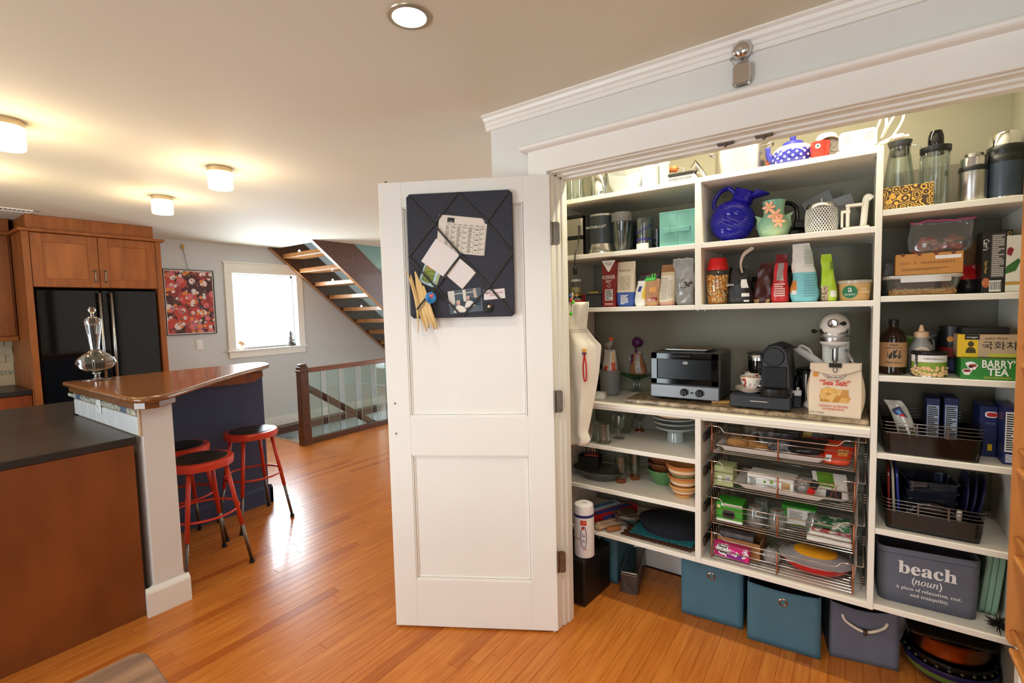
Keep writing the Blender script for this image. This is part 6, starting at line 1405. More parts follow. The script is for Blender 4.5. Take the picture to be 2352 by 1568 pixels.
t = thing('crank_grater', 'steel rotary crank sifter leaning against the navy placemats', 'grater', (cx0[0] + .145, cx0[1] + .12, SC + .047), R(-40)); g = G(); g.cyl(.028, -.05, .05, 20, M=Matrix.Rotation(R(70), 4, 'X')); g.box(-.04, -.06, -.004, .04, .05, .0, .001, M=Matrix.Translation((0, 0, .034))); build('drum', g, steel, t)
g = G(); g.tube(spline([(-.0, -.06, .0), (-.03, -.075, .0), (-.035, -.08, -.02), (-.05, -.085, -.02)], 5), .005, 8); build('crank', g, steel, t)
navy = mat('navy_felt', (24, 25, 34), .85, var=.12, scale=60, bump=.05)
pm = (-0.7529, 2.2338 + .16)
t = thing('beaded_mat', 'brown wooden beaded mat lying under the navy placemats', 'mat', (pm[0] - .034, pm[1], SC))
g = G()
for j in range(9):
    for k in range(17): g.cyl(.0105, 0, .009, 10, (-.155 + k * .0205 + .01 * (j % 2), -.155 + j * .019 + .03 * 0, 0), b=.002)
build('beads', g, mat('walnut_bead', (70, 40, 24), .4, var=.2), t)['kind'] = 'stuff'
t = thing('teal_glitter_sheet', 'teal glitter sheet corner showing between the beaded mat and placemats', 'mat', (pm[0] - .022, pm[1] - .005, SC + .0098)); g = G(); g.box(-.14, -.13, 0, .165, .15, .002); build('sheet', g, mat('teal_glitter', (22, 96, 108), .35, .3, rgb2=(90, 190, 200), scale=300, contrast=(.5, .62)), t)
for k, lb in enumerate(('lowest', 'second', 'third', 'fourth', 'fifth', 'topmost')):
    t = thing('placemat', lb + ' navy oval placemat of the stack beside the centre drawers', 'placemat', (pm[0] + .012 - .003 * k, pm[1] + .02 + .002 * k, SC + .0125 + k * .0065), R(2 * k), 'navy oval placemats')
    g = G(); g.lathe([(0, 0), (.15, 0), (.152, .002), (.152, .0045), (.15, .006), (0, .006)], 48, sx=1.06, sy=.86); build('mat', g, navy, t)

# ============================================================ FLOOR UNDER THE SHELVES
t = thing('black_step_bin', 'slim black bin on the floor beside the door jamb, under the paper towels', 'bin', (-1.1191, 2.1989, .001), R(-5))
g = G(); g.box(-.056, -.13, 0, .06, .13, .235, .008); build('body', g, black, t)
t = lathed('paper_towel_roll', 'wrapped paper towel roll printed red and blue standing on the black bin', 'paper towels', (-1.1043, 2.135, .237), [('wrapper', [(0, .002), (.046, 0), (.05, .004), (.05, .24), (.046, .262), (.03, .27), (.014, .268), (.012, .25), (0, .25)], mat('white_wrapper', (232, 228, 228), .35, var=.03, scale=30, bump=.1, bscale=60))], n=36)
nv = flat((44, 42, 110)); g = G(); g.lathe([(.0503, .205), (.0505, .212), (.0503, .219)], 36); build('blue_band', g, nv, t)
def onroll(a, z, s, wd, m_, sz=.012, rr=.051): txt(s, t, (rr * math.cos(R(a)), rr * math.sin(R(a)), z), sz, m_, width=wd, rot=(R(90), 0, R(a + 90)))
g = G(); g.lathe([(.0503, .17), (.0505, .195)], 20, a0=R(-84), a1=R(-48)); g.lathe([(.0503, .148), (.0504, .162)], 12, a0=R(-78), a1=R(-62)); g.lathe([(.0503, .165), (.0505, .19)], 12, a0=R(-150), a1=R(-132)); build('red_badges', g, flat((206, 66, 36)), t)
g = G(); g.tube([(.0508 * math.cos(R(-66 + 16 * math.cos(q))), .0508 * math.sin(R(-66 + 16 * math.cos(q))), .11 + .055 * math.sin(q)) for q in [2 * PI * k / 24 for k in range(24)]], .0016, 6, closed=True); build('oval_outline', g, nv, t)
onroll(-66, .118, 'So', .016, nv, .024); onroll(-66, .09, 'ft', .012, nv, .02); onroll(-60, .185, 'BIG ROLLS', .018, white_ink, .006, .0512); onroll(-112, .1, 'paper towels', .05, flat((206, 66, 36)), .012); onroll(-60, .05, '2-ply', .018, flat((206, 66, 36)), .012)
blue_f = mat('teal_blue_bin_fabric', (68, 106, 122), .75, var=.05, scale=10, bump=.05)
def fabric_bin(loc, w_, d_, h_, label, rz=0, eye=0.0, ez=.215, m=None, ring=True, sag=0):
    t = thing('fabric_bin', label, 'storage bin', loc, rz, 'teal blue fabric bins under the shelving')
    g = G(); th_ = .005
    def front(u, v):
        x = (u - .5) * w_; return (x * (1 - .012 * math.sin(PI * v)), -d_ / 2 + .004 * math.sin(PI * u) * math.sin(PI * v), v * h_ - sag * v * math.sin(PI * u))
    g.sheet(front, 12, 10, th=-th_); g.box(-w_ / 2, -d_ / 2 + .003, 0, -w_ / 2 + th_, d_ / 2, h_, .001); g.box(w_ / 2 - th_, -d_ / 2 + .003, 0, w_ / 2, d_ / 2, h_, .001); g.box(-w_ / 2, d_ / 2 - th_, 0, w_ / 2, d_ / 2, h_, .001); g.box(-w_ / 2, -d_ / 2 + .004, 0, w_ / 2, d_ / 2, .004)
    build('bin', g, m or blue_f, t)
    g = G(); g.box(-w_ / 2 - .0004, -d_ / 2 - .002, .001, w_ / 2 + .0004, -d_ / 2 + .003, .006, .001); g.box(-w_ / 2 - .001, -d_ / 2 - .001, .001, -w_ / 2 + .003, -d_ / 2 + .004, h_, .001); g.box(w_ / 2 - .003, -d_ / 2 - .001, .001, w_ / 2 + .001, -d_ / 2 + .004, h_, .001); build('piping', g, m or mat('teal_blue_piping', (58, 98, 116), .7), t)
    if ring:
        g = G(); M_ = Matrix.Translation((eye, -d_ / 2 - .0005, ez)) @ Matrix.Rotation(R(90), 4, 'X')
        g.lathe([(.0115, -.004), (.0115, .004), (.014, .0055), (.0175, .004), (.0185, 0)][::-1], 28, M=M_); gm = build('grommet', g, mat('copper_grommet', (150, 110, 84), .25, 1), t)
        g = G(); g.cyl(.0118, -.005, .001, 20, M=M_); build('finger_hole', g, flat((10, 10, 12)), gm)
    return t
def binfrom(xl, xr, y, d_, h_, label, **k): return fabric_bin(((xl + xr) / 2, y + d_ / 2, .001), xr - xl, d_, h_, label, **k)
binfrom(-0.6782, -0.4088, 2.305, .3, .268, 'teal blue fabric bin under the shelving, right of the long steel box', rz=R(4))
binfrom(-0.383, -0.1095, 2.275, .3, .262, 'teal blue fabric bin left of the grey basket with rope handle', rz=R(4), ez=.205, sag=.01)
binfrom(-1.27, -1.0192, 2.35, .26, .268, 'teal blue fabric bin standing behind the slim black bin', eye=.03, ez=.24)
# long steel box with lid
la = (-0.9779,2.2856); lb_ = (-0.8909,2.31)
ang = 0.2735
t = thing('long_steel_box', 'long dark steel box with a lidded silver pan on top, standing on the floor', 'box', ((la[0] + lb_[0]) / 2, (la[1] + lb_[1]) / 2, .001), ang - R(3))
g = G(); g.box(-.045, 0, 0, .045, .3, .1, .003); build('box', g, mat('dark_steel_box', (92, 88, 86), .35, .7, var=.08), t)
g = G(); g.prism([(-.035, 0), (.03, 0), (-.02, .06)], -.0012, 0, 'y'); build('front_flap', g, mat('flap_steel', (108, 104, 102), .35, .7), t)
t2 = thing('silver_pan', 'silver rimmed lidded pan lying on top of the long dark steel box', 'pan', ((la[0] + lb_[0]) / 2, (la[1] + lb_[1]) / 2, .102), ang - R(3)); g = G(); g.box(-.044, .0, 0, .044, .3, .008, .004); build('lid', g, chrome, t2)
g = G(); g.tube([(p[0], p[1] + .15, .01) for p in rrect(-.044, -.15, .044, .15, .012)], .004, 8, closed=True); build('rim', g, steel, t2)
# grey basket with rope handle
gy = mat('grey_blue_canvas', (96, 99, 112), .8, var=.06, scale=12, bump=.06)
gl, gr2 = (-0.0983,2.3296), (0.1359,2.3747)
gw = math.hypot(gr2[0] - gl[0], gr2[1] - gl[1]); ga = math.atan2(gr2[1] - gl[1], gr2[0] - gl[0])
t = fabric_bin(((gl[0] + gr2[0]) / 2 + .006, (gl[1] + gr2[1]) / 2 + .115, .001), gw - .004, .22, .24, 'grey blue canvas basket with a cream rope handle on the floor', rz=ga, m=gy, ring=False, sag=.02); t.name = 'canvas_basket'; del t['group']
g = G(); g.tube(spline([(-.075, -.112, .19), (-.06, -.12, .165), (0, -.128, .142), (.06, -.12, .165), (.078, -.112, .188)], 7), .0058, 8); build('rope_handle', g, mat('cream_rope', (214, 204, 184), .8, var=.2, scale=200), t)
for x, z in ((-.075, .19), (.078, .188)):
    g = G(); g.lathe([(.007, 0), (.011, .003), (.013, 0)][::-1], 20, M=Matrix.Translation((x, -.111, z)) @ Matrix.Rotation(R(90), 4, 'X')); build('eyelet', g, nickel, t)
g = G(); g.lathe([(.0, .008), (.011, .006), (.013, 0), (.011, -.006), (0, -.008)][::-1], 18, M=Matrix.Translation((0, -.13, .142)) @ Matrix.Rotation(R(90), 4, 'Y')); build('wood_bead', g, mat('dark_bead', (60, 40, 28), .4), t)

# ============================================================ CONTENTS OF THE WIRE BASKETS
B0, B1, B2, B3 = [z0 + .0075 for zr, z0 in bz]
# 1: white tray of potatoes, dark bags, red snack bags
trw = mat('white_foam_tray', (226, 222, 214), .5, var=.03)
t = thing('white_tray', 'long white tray of potatoes in the topmost wire basket', 'tray', (-.29, 2.36, B0)); g = G(); panf(g, .36, .2, .4, .24, .026); build('tray', g, trw, t)
pot = mat('potato_skin', (190, 140, 76), .8, rgb2=(160, 110, 58), scale=14, detail=6)
for k, (x, y, r_, lb) in enumerate(((-.42, 2.29, .034, 'large potato at the left end of the white tray'), (-.37, 2.31, .027, 'potato second from left on the white tray'), (-.385, 2.36, .026, 'potato behind the large one on the white tray'), (-.325, 2.30, .022, 'small potato right of the others on the white tray'))):
    tag(build('potato', (lambda g: (g.ball(1, (0, 0, 0), 14, 9, (r_ * 1.35, r_, r_ * .8), bump=.12, seed=k), g)[1])(G()), pot, loc=(x, y, B0 + .0035 + r_ * .82)), lb, 'potato', 'potatoes on the white tray')
pouch('foil_onion_bag', 'clear bag with dark print behind the potatoes in the top basket', 'bag', (-.27, .15, .075), 2.30, B0 + .004, .12, [mat('dark_print_film', (64, 62, 66), .3, rgb2=(150, 148, 150), scale=26, contrast=(.45, .7))], crinkle=.016, seed=51, n=26, m=12)
pouch('black_snack_bag', 'black glossy snack bag in the middle of the top wire basket', 'bag', (-.165, .12, .055), 2.245, B0 + .03, .08, [mat('black_foil', (28, 27, 28), .25, var=.4, scale=40)], crinkle=.014, seed=52, n=24, m=12, lean=(.02, .02))
pouch('cereal_pouch', 'dark clear pouch standing at the back of the top wire basket', 'bag', (-.36, .14, .10), 2.44, B0 + .001, .06, [mat('brown_clear', (70, 56, 40), .3, rgb2=(130, 110, 90), scale=30)], crinkle=.014, seed=53, n=24, m=12)
redf = mat('red_snack_foil', (196, 40, 28), .3, rgb2=(222, 84, 48), scale=14)
for k, (x, y, w_, h_, lb) in enumerate(((-.105, 2.28, .12, .075, 'red snack bag with white label at the centre right of the top basket'), (-.058, 2.25, .10, .06, 'red snack bag at the right end of the top wire basket'))):
    t, yf = pouch('red_snack_bag', lb, 'bag', (x, w_, h_), y, B0 + .002, .09, [redf, white_ink, mat('orange_chips_print', (206, 110, 50), .5, rgb2=(232, 170, 90), scale=50)], [(-.6, -.2, .2, .6, 1), (.0, .7, .55, .85, 2)], crinkle=.01, seed=54 + k, n=30, m=14, lean=(.01, .03))
pouch('yellow_pouch', 'yellow and dark pouch at the back right of the top wire basket', 'bag', (-.13, .12, .11), 2.42, B0 + .001, .05, [mat('yellow_dark_print', (60, 46, 34), .4, rgb2=(206, 170, 60), scale=22, contrast=(.5, .6))], crinkle=.01, seed=57, n=22, m=12)
# 2: green carton, trays, box of crackers, clip, binder clip packet
t = carton('green_tea_carton', 'pale green carton with a barcode at left of the second basket', 'carton', (-.468, .078, .088), 2.24, B1, .09, mat('pale_green_card', (164, 176, 124), .5, var=.04)); barcode(t, .58, .28, .9, .55); plate(t, 'icon_panel', .2, .25, .42, .5, flat((226, 230, 214)))
t = thing('white_tray', 'long white tray lying across the second wire basket', 'tray', (-.25, 2.35, B1)); g = G(); panf(g, .28, .18, .34, .22, .026); build('tray', g, trw, t)
t = carton('cracker_box', 'white cracker box with green leaf print and a small window', 'carton', (-.285, .178, .062), 2.265, B1 + .0045, .1, mat('white_carton', (228, 226, 220), .4, var=.02), rz=R(-5)); plate(t, 'window', .75, .2, .93, .8, mat('cracker_window', (150, 110, 70), .5, rgb2=(206, 170, 120), scale=60)); lines(t, 'fine_print', .06, .2, .2, .8, 7, flat((110, 110, 110))); plate(t, 'leaf_print', .36, .5, .42, .66, flat((96, 140, 50)), r=.004); plate(t, 'leaf_print', .5, .52, .58, .76, flat((120, 160, 60)), r=.006); word(t, 'HARVEST', .5, .34, .01, flat((120, 116, 108)), .22); word(t, 'THIN', .66, .6, .02, flat((190, 188, 180)), .26, rot=(R(90), R(-90), 0))
t, yf = pouch('folded_snack_pouch', 'white folded pouch with green back standing right in the second basket', 'pouch', (-.075, .13, .088), 2.285, B1 + .004, .05, [mat('grey_white_film', (214, 210, 200), .45, var=.06), mat('leaf_green', (96, 140, 40), .5)], [(-.7, .3, .5, 1, 1)], crinkle=.009, seed=58, lean=(-.01, .05), tw=.9)
t = thing('red_black_clip', 'red and black bag clip gripping the pouch in the second basket', 'clip', (-.138, 2.262, B1 + .036), rot=(0, R(20), 0)); g = G(); g.box(-.012, -.006, -.03, .012, .006, .012, .004); build('red_jaw', g, redp, t); g = G(); g.box(-.014, -.008, .01, .014, .008, .048, .006); build('black_grip', g, black, t)
t = thing('binder_clip', 'black binder clip with wire loop in the second wire basket', 'clip', (-.062, 2.262, B1 + .036)); g = G(); g.box(-.026, -.005, -.014, .026, .005, .016, .003); build('clamp', g, black, t); g = G(); g.tube(spline([(-.012, -.007, -.012), (-.004, -.009, .02), (-.01, -.01, .038), (0, -.01, .046), (.01, -.01, .038), (.004, -.009, .02), (.012, -.007, -.012)], 5), .0016, 6); build('wire_loop', g, copper, t)
t = thing('crumpled_bag', 'crumpled clear bag between cracker box and red clip', 'bag', (-.172, 2.3, B1 + .03)); g = G(); g.ball(.026, (0, 0, 0), 18, 12, (1, .8, 1.3), bump=.5, seed=61, bs=4); build('bag', g, film_h, t)
# 3: green mason jar boxes, jars, folded towels
mj = mat('bright_green_carton', (64, 160, 48), .4, var=.05)
t = carton('jar_box', 'bright green jar carton with a cutout at left of the third basket', 'carton', (-.446, .108, .086), 2.25, B2, .1, mj); plate(t, 'white_band', 0, .02, 1, .14, white_ink); plate(t, 'white_top', .2, .84, 1, .97, white_ink); plate(t, 'cutout', .24, .2, .72, .62, flat((60, 52, 48)), r=.012); plate(t, 'jar_lids', .3, .26, .66, .33, mat('jar_lid_gold', (176, 150, 110), .3, .8)); plate(t, 'jar_lids', .3, .4, .66, .47, mat('jar_lid_gold', (176, 150, 110))); plate(t, 'cream_badge', .03, .7, .16, .86, flat((226, 214, 150)), r=.004)
t = carton('jar_box', 'green and white jar carton behind the jars in the third basket', 'carton', (-.19, .13, .082), 2.37, B2, .08, mj); plate(t, 'white_panel', .16, .1, .95, .9, white_ink); lines(t, 'fine_print', .24, .3, .6, .75, 6, flat((150, 150, 150)), .0012)
jp = [(0, .001), (.03, 0), (.034, .005), (.035, .06), (.028, .074), (.028, .088), (.025, .088), (.025, .074), (.031, .058), (.031, .008), (0, .006)]
for k, (x, y, lb) in enumerate(((-.345, 2.28, 'clear mason jar right of the bright green carton in third basket'), (-.262, 2.285, 'clear mason jar second from the green carton in third basket'), (-.335, 2.37, 'clear mason jar at the back of the third basket'), (-.125, 2.30, 'clear mason jar beside the folded towels in third basket'))):
    t = lathed('mason_jar', lb, 'jar', (x, y, B2), [('glass', jp, clear('mason_glass', (222, 230, 226), .3, .04, haze=.1)), ('glass_lid', [(.0, .094), (.02, .094), (.029, .09), (.029, .086)], jar_g)], 'clear mason jars in the third basket')
def towel(name, label, loc, w_, d_, h_, m, seed, rz=0):
    t = thing(name, label, 'towel', loc, rz, 'folded towels in the third basket'); g = G()
    def f(u, v):
        an = 2 * PI * u; x = (v - .5) * w_; c_, s_ = math.cos(an), math.sin(an); y = math.copysign(abs(c_) ** .5, c_) * d_ / 2; z = math.copysign(abs(s_) ** .6, s_) * h_ / 2 + h_ / 2
        k = noise.noise(Vector((x * 18, y * 14, z * 40 + seed))) * .006; return (x, y + k, z + k * .6 * (z / h_))
    g.sheet(f, 22, 12, loop=True)
    for e in (0, 12): g.f.append(tuple(e * 22 + i for i in range(22))[::(1 if e else -1)]); g.mi.append(0); g.sm.append(False)
    build('cloth', g, m, t); return t
towel('folded_towel', 'white towel at the bottom of the folded towels in third basket', (-.075, 2.31, B2), .15, .15, .026, mat('white_terry', (226, 222, 214), .9, var=.05, scale=60), 1)
towel('folded_towel', 'white towel with dark print under the red striped towel', (-.072, 2.30, B2 + .0275), .14, .13, .016, mat('printed_towel', (224, 220, 212), .9, rgb2=(90, 96, 110), scale=16, contrast=(.62, .7)), 2)
towel('folded_towel', 'red and white towel between the green check and white towels', (-.068, 2.305, B2 + .045), .13, .12, .014, mat('red_towel', (176, 40, 44), .9, rgb2=(226, 220, 214), scale=30, contrast=(.45, .55)), 3)
towel('folded_towel', 'green checked towel on top of the folded towels', (-.068, 2.305, B2 + .0605), .12, .12, .018, mat('green_check', (60, 110, 76), .9, rgb2=(206, 214, 200), scale=34, contrast=(.52, .58)), 4)
# 4: candy box, box of dark packets, cling ball, red bowl with orange lid
t = carton('candy_box', 'pink and white candy box lettered Good and Plenty', 'carton', (-.434, .146, .062), 2.24, B3, .03, mat('magenta_carton', (206, 30, 118), .35, var=.08, scale=10), rz=R(-6)); t['label'] = 'pink and white candy box in the lowest wire basket'
g = G(); q = random.Random(2)
for k in range(26): g.box(-.009, -.0162, -.0035, .009, -.0148, .0035, .0007, M=Matrix.Translation((-.064 + .128 * q.random(), 0, .006 + .05 * q.random())) @ Matrix.Rotation(q.random() * 3, 4, 'Y'), mi=k % 3 == 0)
build('candy_print', g, [white_ink, flat((240, 120, 190))], t)
g = G(); g.box(-.02, -.0161, .004, .05, -.0149, .03, .0006); build('purple_panel', g, flat((120, 34, 130)), t)
g = G(); g.cyl(.025, 0, .0022, 30, M=Matrix.Translation((-.036, -.0148, .033)) @ Matrix.Rotation(R(90), 4, 'X')); build('white_roundel', g, white_ink, t); txt('Good', t, (-.036, -.0178, .046), .015, ink, width=.036, bold=.0007); txt('&', t, (-.036, -.0178, .0345), .011, ink); txt('Plenty', t, (-.036, -.0178, .022), .015, ink, width=.042, bold=.0007)
t = thing('kraft_tray', 'kraft card tray holding dark packets behind the pink candy box', 'tray', (-.412, 2.36, B3)); g = G(); g.box(-.09, -.09, 0, .09, .09, .004); 
for q in ((-.09, -.09, -.086, .09), (.086, -.09, .09, .09), (-.09, -.09, .09, -.086), (-.09, .086, .09, .09)): g.box(q[0], q[1], 0, q[2], q[3], .078, .001)
build('tray', g, mat('kraft_card', (160, 112, 66), .8, var=.06), t)
t = carton('dark_packet_box', 'dark grey packet standing in the kraft tray', 'carton', (-.425, .14, .088), 2.29, B3 + .006, .05, mat('dark_grey_packet', (70, 66, 68), .4, rgb2=(120, 112, 116), scale=40))
t = thing('cling_ball', 'crumpled ball of clear wrap beside the candy box', 'bag', (-.283, 2.29, B3 + .034)); g = G(); g.ball(.034, (0, 0, 0), 20, 12, (1, .9, 1), bump=.35, seed=71, bs=4); build('wrap', g, film_h, t)
t = lathed('red_oval_bowl', 'red plastic bowl with a clear lid and orange centre in the lowest basket', 'bowl', (-.125, 2.33, B3), [('bowl', [(0, 0), (.07, 0), (.11, .022), (.13, .05), (.132, .054), (.126, .054)], mat('glossy_red_plastic', (206, 20, 20), .2, var=.05)), ('lid', [(.134, .05), (.136, .056), (.1, .072), (.07, .078), (0, .078)], clear('milky_lid_grey', (226, 226, 230), .3, .1, haze=.7, hcol=(190, 186, 190))), ('orange_centre', [(.078, .076), (.08, .084), (.07, .089), (0, .089)], mat('amber_plastic', (232, 160, 32), .25))], n=44, sx=1.0, sy=.72)
# apron on a hook at the left jamb
t = thing('canvas_apron', 'cream canvas apron with a red loop hanging inside the left door jamb', 'apron', (-1.098, 2.06, .815))
ap = mat('cream_canvas', (226, 219, 204), .85, var=.03, scale=30, bump=.08, bscale=300)
def apf(u, v):
    zz = v * .695
    # right edge of the apron by height
    e_ = ((0, .055), (.03, .068), (.06, .051), (.09, .056), (.23, .083), (.375, .108), (.46, .118), (.487, .121), (.52, .085), (.568, .046), (.6, .05), (.68, .064), (.70, .062))
    k = 0
    while k < len(e_) - 2 and e_[k + 1][0] < zz: k += 1
    a, b = e_[k], e_[k + 1]; rt2 = a[1] + (b[1] - a[1]) * max(0, min(1, (zz - a[0]) / (b[0] - a[0])))
    x = -.06 + u * (rt2 + .06); y = .02 * math.sin(u * 6 + zz * 5) * (1 - .5 * v) + .012 * noise.noise(Vector((u * 4, zz * 6, 1))) + .02 * u
    return (x, y, zz - (.03 * (1 - u) if v < .02 else 0) * 0 + (.02 * u - .012) * (1 - v) ** 6)
g = G(); g.sheet(apf, 24, 44, th=.003); build('cloth', g, ap, t)
g = G(); g.tube([Vector(apf(u, .81)) + Vector((0, -.003, 0)) for u in [k / 12 for k in range(13)]], .0008, 4); g.tube([Vector(apf(u, .795)) + Vector((0, -.003, 0)) for u in [k / 12 for k in range(13)]], .0008, 4); build('stitching', g, flat((110, 104, 94)), t)
p = Vector(apf(.62, .64)); g = G(); g.tube([p + Vector(q) for q in spline([(0, -.008, .0), (-.006, -.01, -.06), (-.003, -.01, -.115), (.004, -.01, -.125), (.01, -.01, -.11), (.009, -.01, -.05), (.002, -.008, .0)], 7)], .0034, 8); build('red_loop', g, mat('red_cord', (196, 32, 30), .6), t)
g = G(); g.box(p.x - .008, p.y - .014, p.z, p.x + .009, p.y - .004, p.z + .022, .001); build('cloth_tab', g, flat((104, 40, 90)), t); g = G(); g.box(p.x - .006, p.y - .015, p.z + .012, p.x + .01, p.y - .004, p.z + .03, .001); build('yellow_tab', g, flat((232, 176, 70)), t)
g = G(); g.tube(spline([(-.02, .01, .68), (-.016, .0, .71), (-.012, .0, .73), (-.011, .0, .742)], 6), .006, 8); build('neck_strap', g, ap, t)
t = thing('apron_hook', 'small hook with bright green and red trinkets above the apron', 'hook', (-1.106, 2.06, 1.53)); g = G(); g.tube([(-.173, .0, .03), (.006, 0, .03), (.012, 0, .042)], .004, 8); g.tube(spline([(-.004, -.005, .03), (.0, -.012, .0), (-.004, -.014, -.07)], 5), .0012, 6); build('hook', g, dark_steel, t)
for q, c in (((.006, -.01, -.02), (90, 206, 50)), ((-.002, -.012, -.012), (206, 40, 36)), ((-.008, -.012, .01), (60, 90, 140)), ((-.004, -.014, -.075), (90, 206, 50))): g = G(); g.ball(.0085, q, 10, 7, bump=.2, seed=2); build('trinket', g, flat(c), t)


# ============================================================ RIGHT BAY
A1, A2, A3, A4, A5, A6 = RZ
t = lathed('glass_carafe', 'clear glass carafe with a dark stopper at left of right bay top shelf', 'carafe', (.118, 2.31, A1), [('vessel', [(0, .002), (.044, 0), (.048, .006), (.046, .1), (.036, .19), (.03, .232), (.032, .236), (.029, .236), (.034, .19), (.044, .1), (.045, .008), (0, .006)], jar_g), ('stopper', [(.026, .205), (.03, .236), (.036, .25), (.036, .255), (0, .256)], mat('dark_grey_rubber', (58, 58, 58), .35))])
g = G(); g.tube(spline([(.03, .0, .235), (.058, 0, .22), (.06, 0, .14), (.047, 0, .08)], 6), .004, 8); build('handle', g, jar_g, t)
t = lathed('tall_oil_bottle', 'tall clear glass cocktail shaker with ridged side and a black domed cap', 'shaker', (.217, 2.30, A1), [('vessel', [(0, .002), (.036, 0), (.039, .005), (.041, .19), (.039, .2), (.037, .19), (.036, .008), (0, .006)], jar_g), ('collar', [(.04, .19), (.0435, .195), (.0435, .212), (.03, .216), (.022, .218)], black), ('cap', [(.021, .217), (.0225, .225), (.0215, .25), (.016, .268), (0, .272)], blackg)])
g = G()
for k in range(14): a = R(150 + 9 * k); g.tube([(.0405 * math.cos(a), .0405 * math.sin(a), .01), (.0415 * math.cos(a), .0415 * math.sin(a), .185)], .0009, 4)
build('ridges', g, jar_g, t)
gold = bpy.data.materials.new('gold_swirl_print'); gold.use_nodes = True; nt = gold.node_tree; N = nt.nodes; Lk = nt.links
tc = N.new('ShaderNodeTexCoord'); v = N.new('ShaderNodeTexVoronoi'); v.inputs['Scale'].default_value = 44; wv = N.new('ShaderNodeMath'); wv.operation = 'SINE'; ml = N.new('ShaderNodeMath'); ml.operation = 'MULTIPLY'; ml.inputs[1].default_value = 26
Lk.new(tc.outputs['Object'], v.inputs['Vector']); Lk.new(v.outputs['Distance'], ml.inputs[0]); Lk.new(ml.outputs[0], wv.inputs[0])
cr_ = N.new('ShaderNodeValToRGB'); Lk.new(wv.outputs[0], cr_.inputs[0]); cr_.color_ramp.elements[0].position = .05; cr_.color_ramp.elements[0].color = lin((72, 50, 26)); cr_.color_ramp.elements[1].position = .35; cr_.color_ramp.elements[1].color = lin((226, 176, 62))
Lk.new(cr_.outputs[0], N['Principled BSDF'].inputs['Base Color']); N['Principled BSDF'].inputs['Roughness'].default_value = .4
t = carton('gold_box', 'gold box covered with dark curled lines in front of the glass carafe', 'box', (.139, .138, .079), 2.215, A1, .05, gold, part='tin')
t = lathed('steel_vacuum_flask', 'brushed steel vacuum flask with a black band on the right bay top shelf', 'flask', (.317, 2.30, A1), [('body', [(0, 0), (.036, 0), (.038, .004), (.038, .108)], steel), ('band', [(.0385, .108), (.039, .11), (.039, .124), (.0375, .126)], black), ('cup', [(.037, .126), (.037, .152), (.03, .158), (.024, .16)], chrome), ('cap', [(.025, .158), (.025, .168), (0, .17)], steel)], n=36)
t = lathed('dark_vacuum_jug', 'large slate blue vacuum jug with a steel lid at the right picture edge', 'flask', (.396, 2.31, A1), [('foot', [(0, 0), (.042, 0), (.043, .012)], chrome), ('body', [(.044, .012), (.0455, .02), (.0455, .125)], mat('slate_enamel', (52, 62, 76), .35, .2)), ('collar', [(.046, .125), (.047, .13), (.047, .142), (.045, .146), (.045, .158), (.047, .162), (.047, .176), (.044, .18)], black), ('lid', [(.043, .18), (.042, .215), (.038, .222), (0, .224)], chrome)], n=36)
t = thing('slim_flask', 'slim ridged steel flask behind the vacuum flask and dark jug', 'flask', (.362, 2.42, A1)); g = G(); g.lathe([(0, 0), (.02, 0)] + [(.02 + .0014 * (k % 2), .01 + k * .006) for k in range(24)] + [(.016, .17), (0, .172)], 20); build('body', g, chrome, t)
t = thing('grey_panel', 'dark grey panel standing on edge against the pantry back wall behind the bottles', 'tray', (.265, 2.58, A1)); g = G(); g.box(-.15, -.012, 0, .16, .01, .20, .004); build('tray', g, mat('dull_grey_board', (96, 92, 84), .6), t)  # flat panel added for the darker back wall area behind the bottles
# shelf 2 of the right bay
gx = .185
t = thing('glass_storage_box', 'glass food box of brown granola with a white clip lid', 'food box', (gx, 2.22 + .075, A2))
g = G(); a = rrect(-.09, -.055, .09, .055, .02); b = rrect(-.105, -.072, .105, .072, .028); n_ = len(a)
g.add([(p[0], p[1], 0) for p in a] + [(p[0], p[1], .058) for p in b], [(i, (i + 1) % n_, n_ + (i + 1) % n_, n_ + i) for i in range(n_)] + [tuple(range(n_))[::-1]]); build('box', g, clear('food_glass', (232, 236, 230), .3, .03, haze=.05), t)
g = G(); g.prism([(p[0] * .985, p[1] * .985) for p in rrect(-.094, -.06, .094, .06, .02)], .0015, .022, 'z')
q = random.Random(9)
for k in range(150): g.ball(.0045, (q.uniform(-.09, .09), -.058 + .01 * q.random() if k < 110 else q.uniform(-.05, .05), .004 + .02 * q.random()), 5, 4)
build('granola', g, mat('granola', (132, 90, 48), .8, rgb2=(190, 146, 92), scale=120), t)['kind'] = 'stuff'
g = G(); g.prism(rrect(-.11, -.077, .11, .077, .03), .0585, .07, 'z', b=.003); build('lid', g, clear('clear_lid', (238, 234, 226), .3, .1, haze=.5, hcol=(226, 220, 208)), t)
g = G(); g.prism(rrect(-.06, .045, .075, .068, .004), -.082, -.077, 'y'); build('clip', g, clear('clear_lid', (238, 234, 226)), t)
ork = mat('orange_kraft_carton', (198, 138, 66), .55, var=.04)
t = carton('cracker_carton', 'orange brown cracker carton lying on the glass food box lid', 'carton', (.201, .181, .074), 2.235, A2 + .0715, .1, ork); word(t, 'JUST  4  INGREDIENTS', .47, .55, .011, flat((120, 70, 40)), .82, space=1.4); plate(t, 'white_sticker', .6, .7, .97, .86, white_ink); lines(t, 'fine_print', .1, .2, .8, .32, 2, flat((150, 96, 50)), .0009)
g = G()
for k in range(4): g.cyl(.006, 0, .001, 14, M=Matrix.Translation((-.07 + k * .045, -.0502, .0715)) @ Matrix.Rotation(R(90), 4, 'X'))
build('bite_marks', g, flat((110, 60, 40)), t)
